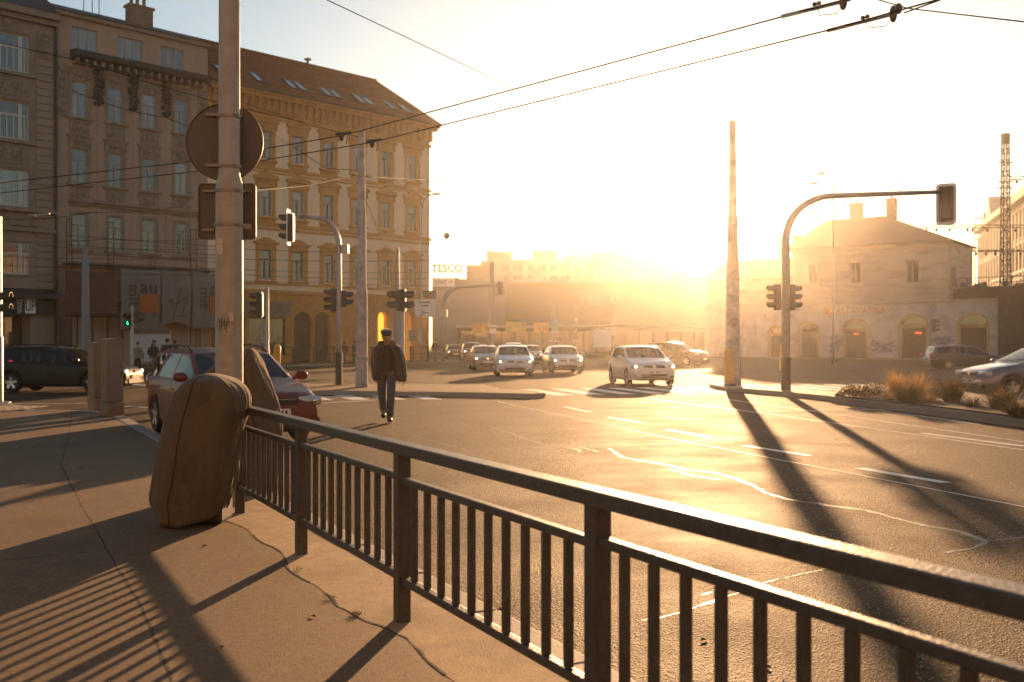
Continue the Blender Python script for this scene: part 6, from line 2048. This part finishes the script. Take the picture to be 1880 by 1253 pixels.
    for c in (wb / 2, -wb / 2): ub.box(c - r - .05, c + r + .05, -W / 2 + .24, W / 2 - .24, .5, .72)
    ub.build('underbody', MT['black'], t)
    # seats and dashboard seen through the glass
    sb = MB()
    z0 = .55 if kind != 'suv' else .7
    for x, n_ in ((-.05, 2), (-.95, 3)):
        for k in range(n_):
            y = (-.38, .38)[k] if n_ == 2 else (-.45, 0, .45)[k]
            sb.ellipsoid((x - .22, y, z0 + .32), (.09, .23 if n_ == 2 else .2, .36), 10, 8, p=.6)
            sb.ellipsoid((x - .28, y, z0 + .70 + (0 if n_ == 2 else -.04)), (.05, .13, .09), 10, 7, p=.7)
            sb.ellipsoid((x, y, z0), (.25, .23, .1), 10, 6, p=.6)
    sb.ellipsoid((.72, 0, z0 + .3), (.28, W / 2 * .8, .12), 14, 7, p=.6)
    sb.lathe([(.17, -.012), (.19, 0), (.17, .012), (.155, 0), (.17, -.012)], 18, Matrix.Translation((.42, .38, z0 + .34)) @ Matrix.Rotation(R(65), 4, 'Y'))
    sb.build('interior', MT['interior'], t, smooth=True)
    # front
    hz, hy, hw, hh = S['head']
    xf = h2 - .02
    def fx(z): return h2 - min(.10 * ((z - .45) / .4) ** 2 if z > .45 else .05 * ((.45 - z) / .25) ** 2, .16)
    for sg in (-1, 1):
        m = MB(); m.ellipsoid((fx(hz) - .125, sg * hy * .955, hz), (.128, hw * .76, hh * .9), 20, 11, p=.5)
        ho = m.build('headlight', MT['lamp_lens'], t, smooth=True)
        m = MB(); m.ellipsoid((fx(hz) + .018, sg * (hy + .03), hz + .005), (.02, .045, .038), 10, 7)
        m.build('bulb', MT['lamp_lit'] if lit else MT['chrome'], ho, smooth=True)
        m = MB(); m.ellipsoid((-h2 + .12, sg * S['tail'][1] * .97, S['tail'][0] - .03), (.14, .13, .13 if kind != 'wagon' else .17), 14, 8, p=.7)
        m.build('taillight', MT['red_lit'] if tail_lit else MT['red_lens'], t, smooth=True)
        m = MB()
        mx_ = S['ws'][1] - .18
        mz = zbelt(mx_) + .1
        m.ellipsoid((mx_, sg * (W / 2 + .1), mz), (.07, .11, .075), 12, 8, p=.8); m.bar((mx_ + .02, sg * (W / 2 - .05), mz - .05), (mx_, sg * (W / 2 + .04), mz - .02), .05)
        mo = m.build('mirror', pm if trim is None else MT[trim], t, smooth=True, autosmooth=50)
        m = MB(); m.ellipsoid((mx_ - .055, sg * (W / 2 + .1), mz), (.02, .095, .06), 10, 7); m.build('mirror_glass', MT['chrome'], mo, smooth=True)
    m = MB()
    m.prism([(p[0], p[1] + hz - .01) for p in rrect(.78, .125, .05)], fx(hz) - .06, fx(hz) + .012, 'x')
    go = m.build('grille', MT['black'], t)
    m = MB(); m.lathe([(0, .0), (.05, .0), (.062, -.008)], 18, Matrix.Translation((fx(hz) + .026, 0, hz)) @ Matrix.Rotation(R(90), 4, 'Y')); m.bar((fx(hz) + .013, -.36, hz + .035), (fx(hz) + .013, .36, hz + .035), .012)
    m.build('badge', MT['chrome'], go)
    m = MB()
    m.prism([(p[0], p[1] + .36) for p in rrect(W * .56, .14, .06)], fx(.36) - .06, fx(.36) + .014, 'x')
    for sg in (-1, 1): m.prism([(p[0] + sg * W * .36, p[1] + .36) for p in rrect(.2, .12, .05)], fx(.36) - .1, fx(.36) - .004, 'x')
    m.build('air_intake', MT['black'], t)
    if plate:
        m = MB(); m.prism([(p[0], p[1] + .5) for p in rrect(.52, .11, .015)], fx(.5), fx(.5) + .024, 'x')
        po = m.build('number_plate', MT['plate'], t)
        m = MB()
        for k in range(7):
            if k != 3: m.box(fx(.5) + .0245, fx(.5) + .0265, -.2 + .062 * k, -.165 + .062 * k, .47, .53)
        m.build('characters', MT['ink'], po)
        m = MB(); m.box(-h2 - .015, -h2 + .02, -.26, .26, .62, .73); m.build('number_plate', MT['plate'], t)
    m = MB(); m.bar((S['ws'][1] + .0, .05, ztop(S['ws'][1]) + .03), (S['ws'][1] - .18, .52, ztop(S['ws'][1] - .2) + .005), .015); m.bar((S['ws'][1] + .0, -.5, ztop(S['ws'][1]) + .02), (S['ws'][1] - .14, 0, ztop(S['ws'][1] - .18) + .012), .015); m.build('wiper', MT['black'], t)
    if roof_rails:
        for sg in (-1, 1):
            m = MB(); wr = W / 2 * .70
            m.tube([(.15, sg * wr, HH - .08), (.02, sg * wr, HH + .0), (-.6, sg * wr, HH + .035), (-1.5, sg * wr, HH + .02), (-1.75, sg * wr, HH - .06)], .018, 8); m.build('roof_rail', MT['black'], t, smooth=True)
    tm, wm, dm_ = wheel_meshes(r)
    first = None
    for sx in (1, -1):
        for sg in (-1, 1):
            l = (sx * wb / 2, sg * (W / 2 - .115), r)
            rz = 0 if sg > 0 else math.pi
            if first is None:
                o = tm.build('wheel', MT['rubber'], t, l, smooth=True, autosmooth=40)
                rm_ = wm.build('rim', MT['rim'], o, smooth=True, autosmooth=35)
                dk = dm_.build('brake_disc', MT['dark_metal'], o)
                first = (o, rm_, dk)
                o.rotation_euler = (0, 0, rz)
            else:
                o = part('wheel', first[0], t, l, rz)
                part('rim', first[1], o); part('brake_disc', first[2], o)
    return t


def toward(fx_, fy_): return math.atan2(fy_, fx_)
P_red = M('paint_dark_red', (0.15, 0.028, 0.014), 0.4, 0.05, var=0.04, vscale=30, coat=0.15, spec=0.35)
P_white = paint('paint_white', (0.66, 0.65, 0.63), 0.0)
P_silver = paint('paint_silver', (0.42, 0.43, 0.44), .7)
P_grey = paint('paint_grey', (0.16, 0.16, 0.165), .6)
P_black = M('paint_black', (0.008, 0.008, 0.0085), 0.35, 0.0, var=0.04, vscale=30, spec=0.3)
P_blue = paint('paint_blue_grey', (0.13, 0.15, 0.20), .5)
P_navy = paint('paint_navy', (0.035, 0.037, 0.048), .3)
g_q = 'cars queueing at the junction'
# red wagon beside the covered bundles; its front bumper stands on row 812
fwd = Vector((0.457, -0.889, 0))
fr0 = gp(484, 818)
car('dark red estate car with roof rails standing at the kerb behind the canvas covers', 'wagon', Vector((-4.75, 17.05, 0)), R(-57.4), P_red, roof_rails=True, trim=None, glass='car_glass')
d = 32.6
car('black estate car crossing at the far left, its nose shining beyond the utility cabinets', 'wagon', Vector((X(118, d), d, 0)), R(-1.5), P_black, lit=True, tail_lit=True, glass='dark_glass', roof_rails=True)
def facing(label, kind, px, base, a, pm, lit=True, group=g_q, **k):
    """front bumper at (px, base row), travelling toward the viewer turned a degrees to the viewer's right"""
    f = Vector((math.sin(R(a)), -math.cos(R(a)), 0))
    p = gp(px, base)
    return car(label, kind, p - f * SPECS[kind]['L'] / 2, toward(f.x, f.y), pm, lit, group, **k)
facing('white hatchback in the brightest glare, driving over the zebra stripes', 'hatchback', 1202, 709.5, 7, P_white, lit=True)
facing('white small hatchback with lit lamps leading the queue left of the silver saloon', 'hatchback', 946, 692.5, 3, P_white)
facing('silver saloon with lit lamps between the two white hatchbacks', 'sedan', 1043, 687, 5, P_silver)
facing('dark grey saloon with one bright lamp half hidden by the small white hatchback', 'sedan', 896, 681, 6, P_grey)
facing('dark saloon close behind the small white hatchback on its right', 'sedan', 978, 668, 3, P_navy)
facing('pale roofed van far back behind the small white hatchback', 'suv', 944, 661, 2, P_silver, detail=False)
facing('black off-road car in the left lane of the distant queue', 'suv', 868, 663, 5, P_black)
facing('dark car just left of the black off-road car in the distant queue', 'sedan', 889, 660, 5, P_grey, detail=False)
facing('distant reddish car near the pavement railing', 'hatchback', 836, 659, 6, P_red, detail=False)
facing('farthest dark car by the kerb at the far traffic light', 'sedan', 825, 655, 5, P_navy, detail=False)
facing('tall dark van at the back of the left lane', 'suv', 856, 655.5, 5, P_black, detail=False)
d = 70
car('black off-road car turning right behind the white hatchback in the glare', 'suv', Vector((X(1244, d), d + 1, 0)), R(-38), P_black, glass='dark_glass')
d = 60
car('brownish dark estate car passing before the widest station door', 'wagon', Vector((X(1772, d), d, 0)), R(-3), P_navy, tail_lit=False, glass='dark_glass')
d = 28.6
car('blue grey car entering at the right edge behind the planted island', 'hatchback', Vector((X(1785, d) + 2.0, d + 0.2, 0)), R(180 + 4), P_blue, glass='dark_glass')
MT['phone_box'] = MT['sign_back']

# ------------------------------------------------------------------ people
MT['skin'] = M('skin', (0.42, 0.24, 0.15), 0.6, var=0.08, vscale=20)
MT['hair'] = M('hair_dark', (0.02, 0.015, 0.012), 0.7, var=0.2)
CL = {}
def cloth_mat(name, c):
    if name not in CL:
        CL[name] = M('cloth_' + name, c, 0.9, var=0.18, vscale=9, bump=0.5, bscale=14, spec=0.2)
        CL[name].node_tree.nodes['Principled BSDF'].inputs['Sheen Weight'].default_value = 0.5
    return CL[name]


def skin_mesh(name, verts, edges, radii, mat, parent, root=0, levels=1):
    me = bpy.data.meshes.new(name)
    me.from_pydata([tuple(v) for v in verts], edges, [])
    me.materials.append(mat)
    o = bpy.data.objects.new(name, me)
    link(o)
    o.parent = parent
    sk = o.modifiers.new('skin', 'SKIN')
    sk.use_smooth_shade = True
    sk.branch_smoothing = 0.4
    for i, r in enumerate(radii):
        rr = r if isinstance(r, tuple) else (r, r)
        me.skin_vertices[0].data[i].radius = rr
    me.skin_vertices[0].data[root].use_root = True
    ss = o.modifiers.new('sub', 'SUBSURF')
    ss.levels = ss.render_levels = levels
    return o


def person(label, loc, rz, h, jacket, trousers, shoe, stride=0.2, hair=True, group=None, hood=False, arms='down', bulk=1.0, cap=None, hero=False, bag=None, headdown=0.0):
    """faces local -Y"""
    k = h / 1.75
    t = thing('person', label, 'person', loc, rz, group)
    V = lambda x, y, z: Vector((x * k, y * k, z * k))
    sl, sr = -stride, stride * 0.9                                # y of the left and right foot
    hd = headdown
    J = dict(pel=V(0, 0, .95), waist=V(0, 0, 1.1), chest=V(0, .01, 1.3), nb=V(0, .02, 1.46), neck=V(0, 0, 1.53), jaw=V(0, -.035 - hd * .5, 1.585 - hd * .3), head=V(0, -.02 - hd, 1.655 - hd * .25), crown=V(0, .0 - hd * 1.3, 1.725 - hd * .25),
             hl=V(-.095, 0, .92), kl=V(-.10, sl * .35 - .06, .5), al=V(-.10, sl, .10 if sl <= 0 else .13), tl=V(-.105, sl - .17, .035),
             hr=V(.095, 0, .92), kr=V(.10, sr * .45 - .07, .5), ar=V(.10, sr, .14), tr=V(.105, sr - .15, .05),
             shl=V(-.19, .02, 1.42), el=V(-.255, .05, 1.13), wl=V(-.25, -.05, .87), pml=V(-.25, -.08, .80),
             shr=V(.19, .02, 1.42), er=V(.255, .05, 1.13), wr=V(.25, -.04, .87), pmr=V(.25, -.07, .80))
    if arms == 'pockets':
        J.update(el=V(-.30, .08, 1.14), wl=V(-.19, -.10, .98), pml=V(-.14, -.12, .95), er=V(.30, .08, 1.14), wr=V(.19, -.10, .98), pmr=V(.14, -.12, .95))
    if hero:
        J.update(shr=V(.2, .02, 1.42), er=V(.31, .06, 1.14), wr=V(.335, -.02, .86), pmr=V(.34, -.04, .79), shl=V(-.19, .02, 1.42), el=V(-.25, .05, 1.14), wl=V(-.215, -.03, .87), pml=V(-.2, -.05, .80))
    if hero:
        J.update(kl=V(-.085, .02, .50), al=V(-.055, .30, .21), tl=V(-.06, .20, .05), kr=V(.085, -.16, .51), ar=V(.055, -.16, .095), tr=V(.065, -.33, .035))
    rad = dict(pel=(.15, .11), waist=(.14, .10), chest=(.165, .115), nb=(.09, .075), neck=(.058, .058), jaw=(.062, .068), head=(.078, .095), crown=(.06, .07), hl=.088, kl=.058, al=.04, tl=.035, hr=.088, kr=.058, ar=.04, tr=.035,
               shl=.062, el=.044, wl=.028, pml=(.02, .038), shr=.062, er=.044, wr=.028, pmr=(.02, .038))
    E = [('pel', 'waist'), ('waist', 'chest'), ('chest', 'nb'), ('nb', 'neck'), ('neck', 'jaw'), ('jaw', 'head'), ('head', 'crown'), ('pel', 'hl'), ('hl', 'kl'), ('kl', 'al'), ('al', 'tl'), ('pel', 'hr'), ('hr', 'kr'), ('kr', 'ar'), ('ar', 'tr'),
         ('chest', 'shl'), ('shl', 'el'), ('el', 'wl'), ('wl', 'pml'), ('chest', 'shr'), ('shr', 'er'), ('er', 'wr'), ('wr', 'pmr')]
    if hero: rad.update(pel=(.13, .09), waist=(.12, .08), chest=(.13, .09), nb=(.06, .06), hl=.07)
    names = list(J)
    verts, radii = [J[n] for n in names], [tuple(a * k for a in rad[n]) if isinstance(rad[n], tuple) else rad[n] * k for n in names]
    edges = [(names.index(a), names.index(b)) for a, b in E]
    fingers = 5
    for side, sg in (('l', -1), ('r', 1)):                       # five fingers leave each palm
        ip = names.index('pm' + side)
        pmv = J['pm' + side]
        dirn = (pmv - J['w' + side]).normalized()
        cur = Vector((0, -1, 0))
        for f in range(5):
            if f < 4:
                root = pmv + cur * (0.026 - .017 * f) * k + dirn * .02 * k
                ln = (.07, .078, .072, .056)[f]
                p1, p2 = root + (dirn + Vector((-sg * .15, 0, 0))) * ln * .55 * k, root + (dirn + Vector((-sg * .5, 0, 0))) * ln * k
            else:
                root = pmv + cur * .032 * k - dirn * .02 * k
                p1, p2 = root + (cur * .7 + dirn * .6) * .035 * k, root + (cur * .6 + dirn * 1.0 + Vector((-sg * .2, 0, 0))) * .06 * k
            a = len(verts)
            verts += [root, p1, p2]
            radii += [.010 * k, .0088 * k, .0072 * k]
            edges += [(ip, a), (a, a + 1), (a + 1, a + 2)]
    a = len(verts)                                                # nose
    verts.append(J['jaw'].lerp(J['head'], .45) + V(0, -.115, -.005)); radii.append(.014 * k); edges.append((names.index('head'), a))
    for sg in (-1, 1):                                            # ears
        a = len(verts)
        verts.append(J['head'] + V(sg * .092, .01, -.025)); radii.append((.012 * k, .024 * k)); edges.append((names.index('head'), a))
    body = skin_mesh('body', verts, edges, radii, MT['skin'], t)
    for sg in (-1, 1):
        m = MB(); m.ellipsoid(J['head'] + V(sg * .032, -.092, -.012), (.012 * k, .008 * k, .008 * k), 8, 6); m.build('eye', MT['ink'], t, smooth=True)
    m = MB(); m.ellipsoid(J['jaw'] + V(0, -.066, -.004), (.026 * k, .01 * k, .006 * k), 8, 5); m.build('mouth', M('lips', (0.3, 0.12, 0.09), .6, var=0) if 'lips' not in bpy.data.materials else bpy.data.materials['lips'], t, smooth=True)
    # trousers
    tn = ['pel', 'hl', 'kl', 'al', 'hr', 'kr', 'ar']
    tv = [J[n].copy() for n in tn]
    tv[3].z -= .03 * k; tv[6].z -= .03 * k
    tr_ = [(.168, .128), (.108, .115), (.082, .088), (.072, .085), (.108, .115), (.082, .088), (.072, .085)]
    skin_mesh('trousers', tv + [J['waist'] - V(0, 0, .04)], [(0, 1), (1, 2), (2, 3), (0, 4), (4, 5), (5, 6), (0, 7)], [tuple(a * k for a in r_) for r_ in tr_] + [(.155 * k, .115 * k)], trousers, t)
    for s_ in ('l', 'r'):
        m = MB()
        c0, c1 = J['a' + s_], J['t' + s_]
        up = .02 if s_ == 'l' else .0
        m.ellipsoid(c0.lerp(c1, .55) + V(0, -.01, -.015), (.052 * k, .145 * k, .045 * k), 12, 8, p=.8); m.ellipsoid(c0 + V(0, .0, -.035), (.048 * k, .065 * k, .06 * k), 12, 8, p=.8)
        m.build('shoe', shoe, t, smooth=True)
    if not hero:
        jn = ['waist', 'chest', 'nb', 'shl', 'el', 'wl', 'shr', 'er', 'wr', 'pel']
        jr = [(.185 * bulk, .15 * bulk), (.2 * bulk, .16 * bulk), (.11, .1), .095 * bulk, .075 * bulk, .058, .095 * bulk, .075 * bulk, .058, (.19 * bulk, .155 * bulk)]
        skin_mesh('jacket', [J[n] for n in jn], [(0, 1), (1, 2), (1, 3), (3, 4), (4, 5), (1, 6), (6, 7), (7, 8), (0, 9)], [tuple(a * k for a in r_) if isinstance(r_, tuple) else r_ * k for r_ in jr], jacket, t)
    else:
        # open flaring coat: rings with a gap down the front
        m = MB()
        rings = [(1.525, -.10, .12, .10, .6), (1.50, -.13, .15, .12, .6), (1.455, -.21, .225, .13, .9), (1.40, -.245, .265, .145, .95), (1.28, -.255, .30, .155, 1.0), (1.12, -.258, .325, .165, 1.0), (.97, -.258, .345, .17, 1.0), (.86, -.255, .37, .175, 1.0), (.78, -.245, .385, .18, 1.0)]
        N = 44
        vs = []
        for j, (z, l, r_, dp, f) in enumerate(rings):
            for i in range(N + 1):
                a = R(-90 + 24 * (.6 + .06 * j) + (360 - 48 * (.6 + .06 * j)) * i / N)
                c, s = math.cos(a), math.sin(a)
                hw = (r_ - l) / 2
                fold = 1 + .035 * math.sin(6 * a + j * .5) * (j / 8) + .02 * math.sin(11 * a) * (j / 8)
                zz_ = z + (.02 * math.sin(2 * a + 1) if j == 8 else 0) + (.035 if (j < 2 and s > 0) else 0)
                vs.append(V((l + r_) / 2 + math.copysign(abs(c) ** .85, c) * hw * fold, .01 + math.copysign(abs(s) ** .85, s) * dp * fold, zz_))
        m.add(vs, [(j * (N + 1) + i, j * (N + 1) + i + 1, (j + 1) * (N + 1) + i + 1, (j + 1) * (N + 1) + i) for j in range(len(rings) - 1) for i in range(N)])
        co = m.build('coat', jacket, t, smooth=True, recalc=False)
        sd = co.modifiers.new('thickness', 'SOLIDIFY'); sd.thickness = .014
        sb_ = co.modifiers.new('sub', 'SUBSURF'); sb_.levels = sb_.render_levels = 1
        for s_, pts, rr in (('r', [J['shr'] + V(-.02, 0, .01), J['shr'].lerp(J['er'], .5) + V(.01, 0, 0), J['er'], J['er'].lerp(J['wr'], .5), J['wr'] + V(0, 0, -.02)], [.088, .08, .072, .068, .066]),
                            ('l', [J['shl'] + V(.02, 0, .01), J['shl'].lerp(J['el'], .5), J['el'], J['el'].lerp(J['wl'], .5), J['wl'] + V(0, 0, -.02)], [.088, .078, .068, .062, .06])):
            m = MB(); m.tube(pts, [q * k for q in rr], 14); m.build('sleeve', jacket, t, smooth=True)
        m = MB()
        for sg in (-1, 1):
            m.prism([(sg * .03 * k, 1.44 * k), (sg * .17 * k, 1.50 * k), (sg * .15 * k, 1.56 * k), (sg * .06 * k, 1.55 * k)], -.13 * k, -.09 * k, 'y')
        m.build('collar', jacket, t, smooth=False)
        sw = cloth_mat('dark_pullover', (0.03, 0.022, 0.018))
        skin_mesh('pullover', [J['pel'] + V(0, 0, -.03), J['waist'], J['chest'], J['nb'], J['nb'] + V(0, -.005, .04)], [(0, 1), (1, 2), (2, 3), (3, 4)], [(.19 * k, .15 * k), (.185 * k, .145 * k), (.20 * k, .145 * k), (.12 * k, .10 * k), (.085 * k, .085 * k)], sw, t)
    if hair and not cap:
        m = MB(); m.ellipsoid(J['head'] + V(0, .018, .025), (.09 * k, .105 * k, .1 * k), 14, 9)
        if hood: m.ellipsoid(J['neck'] + V(0, .06, .0), (.12 * k, .09 * k, .09 * k), 12, 8)
        m.build('hair', MT['hair'], t, smooth=True)
    if cap is not None:
        m = MB()
        c0 = J['head'] + V(0, -.012, .05)
        tl = Matrix.Translation(c0) @ Matrix.Rotation(R(14), 4, 'X')
        m.lathe([(.095 * k, -.03 * k), (.103 * k, 0), (.118 * k, .035 * k), (.112 * k, .06 * k), (.08 * k, .08 * k), (0.001, .088 * k)], 22, tl @ Matrix.Scale(1.12, 4, (0, 1, 0)))
        m.lathe([(.10 * k, -.03 * k), (.095 * k, -.036 * k), (0.001, -.02 * k)], 18, tl @ Matrix.Translation((0, -.055 * k, -.004)) @ Matrix.Scale(.95, 4, (0, 1, 0)))
        m.build('cap', cap, t, smooth=True)
        m = MB(); m.ellipsoid(J['head'] + V(0, .04, -.03), (.086 * k, .07 * k, .07 * k), 12, 8); m.build('hair', MT['hair'], t, smooth=True)
    if bag is not None:
        m = MB(); m.ellipsoid(J['pmr'] + V(.03, 0, -.16), (.1 * k, .16 * k, .15 * k), 12, 8, p=.6); m.tube([J['pmr'] + V(.03, -.08, -.05), J['pmr'] + V(.01, 0, 0), J['pmr'] + V(.03, .08, -.05)], .01, 6)
        m.build('bag', bag, t, smooth=True)
    return t


fm = gp(709, 776)
person('man in a flat cap, open brown coat and jeans crossing the road, head bowed', fm + Vector((0, 0.05, 0.012)), R(7), 1.76, cloth_mat('brown_coat', (0.04, 0.024, 0.014)), cloth_mat('jeans', (0.055, 0.07, 0.085)), MT['black'], stride=0.17, cap=cloth_mat('black_cap', (0.018, 0.016, 0.015)), hero=True, headdown=0.03)
gpe = 'pedestrians by the white tent'
fp_ = lambda px, py: gp(px, py) + Vector((0, 0, .0))
person('pedestrian in a light jacket and dark trousers beside the green pedestrian light', fp_(253, 691), R(30), 1.6, cloth_mat('beige_jacket', (0.26, 0.19, 0.11)), cloth_mat('black_trousers', (0.015, 0.015, 0.017)), MT['black'], 0.12, group=gpe)
person('pedestrian in a dark jacket and pale trousers in the middle of the white tent wall', fp_(283, 692), R(60), 1.68, cloth_mat('dark_jacket', (0.02, 0.019, 0.018)), cloth_mat('pale_trousers', (0.2, 0.17, 0.14)), MT['black'], 0.24, group=gpe, arms='pockets', bulk=1.15, hood=True)
person('tall pedestrian in a long black coat at the right edge of the white tent', fp_(307, 693), R(160), 1.76, cloth_mat('dark_jacket', (0.02, 0.019, 0.018)), cloth_mat('black_trousers', (0.015, 0.015, 0.017)), MT['black'], 0.08, group=gpe, bulk=1.3)
person('pedestrian in black close beside the taller one in the long coat', fp_(321, 691), R(150), 1.68, cloth_mat('dark_jacket', (0.02, 0.019, 0.018)), cloth_mat('black_trousers', (0.015, 0.015, 0.017)), MT['black'], 0.1, group=gpe, bulk=1.2)
person('distant pedestrian in a dark jacket standing at the far traffic light mast', Vector((X(799, 80), 80, .135)), R(20), 1.72, cloth_mat('dark_jacket', (0.02, 0.019, 0.018)), cloth_mat('pale_trousers', (0.2, 0.17, 0.14)), MT['black'], 0.05, bulk=1.2)
person('dark clad pedestrian half hidden left of the concrete tram pole', Vector((X(651, 78), 78, .0)), R(80), 1.75, cloth_mat('dark_jacket', (0.02, 0.019, 0.018)), cloth_mat('black_trousers', (0.015, 0.015, 0.017)), MT['black'], 0.2, bulk=1.15)
person('distant pedestrian in a rust jacket before the double arched doorway', Vector((X(632, 79), 79, .0)), R(200), 1.68, cloth_mat('rust_jacket', (0.16, 0.05, 0.025)), cloth_mat('pale_trousers', (0.2, 0.17, 0.14)), MT['white_paint'], 0.15)

# ------------------------------------------------------------------ the air
HAZE_DENSITY, HAZE_G = 0.00034, 0.88
hm = bpy.data.materials.new('haze_air')
hm.use_nodes = True
hn = hm.node_tree
hn.nodes.clear()
ho = hn.nodes.new('ShaderNodeOutputMaterial')
pv_ = hn.nodes.new('ShaderNodeVolumePrincipled')
pv_.inputs['Color'].default_value = (0.98, 0.93, 0.86, 1)
pv_.inputs['Density'].default_value = HAZE_DENSITY
pv_.inputs['Anisotropy'].default_value = HAZE_G
hn.links.new(pv_.outputs[0], ho.inputs['Volume'])
m = MB(); m.box(-262, 262, -62, 422, -1.0, 34.0)
tag(m.build('haze', hm), 'warm haze lit by the low sun', 'haze', kind='stuff')
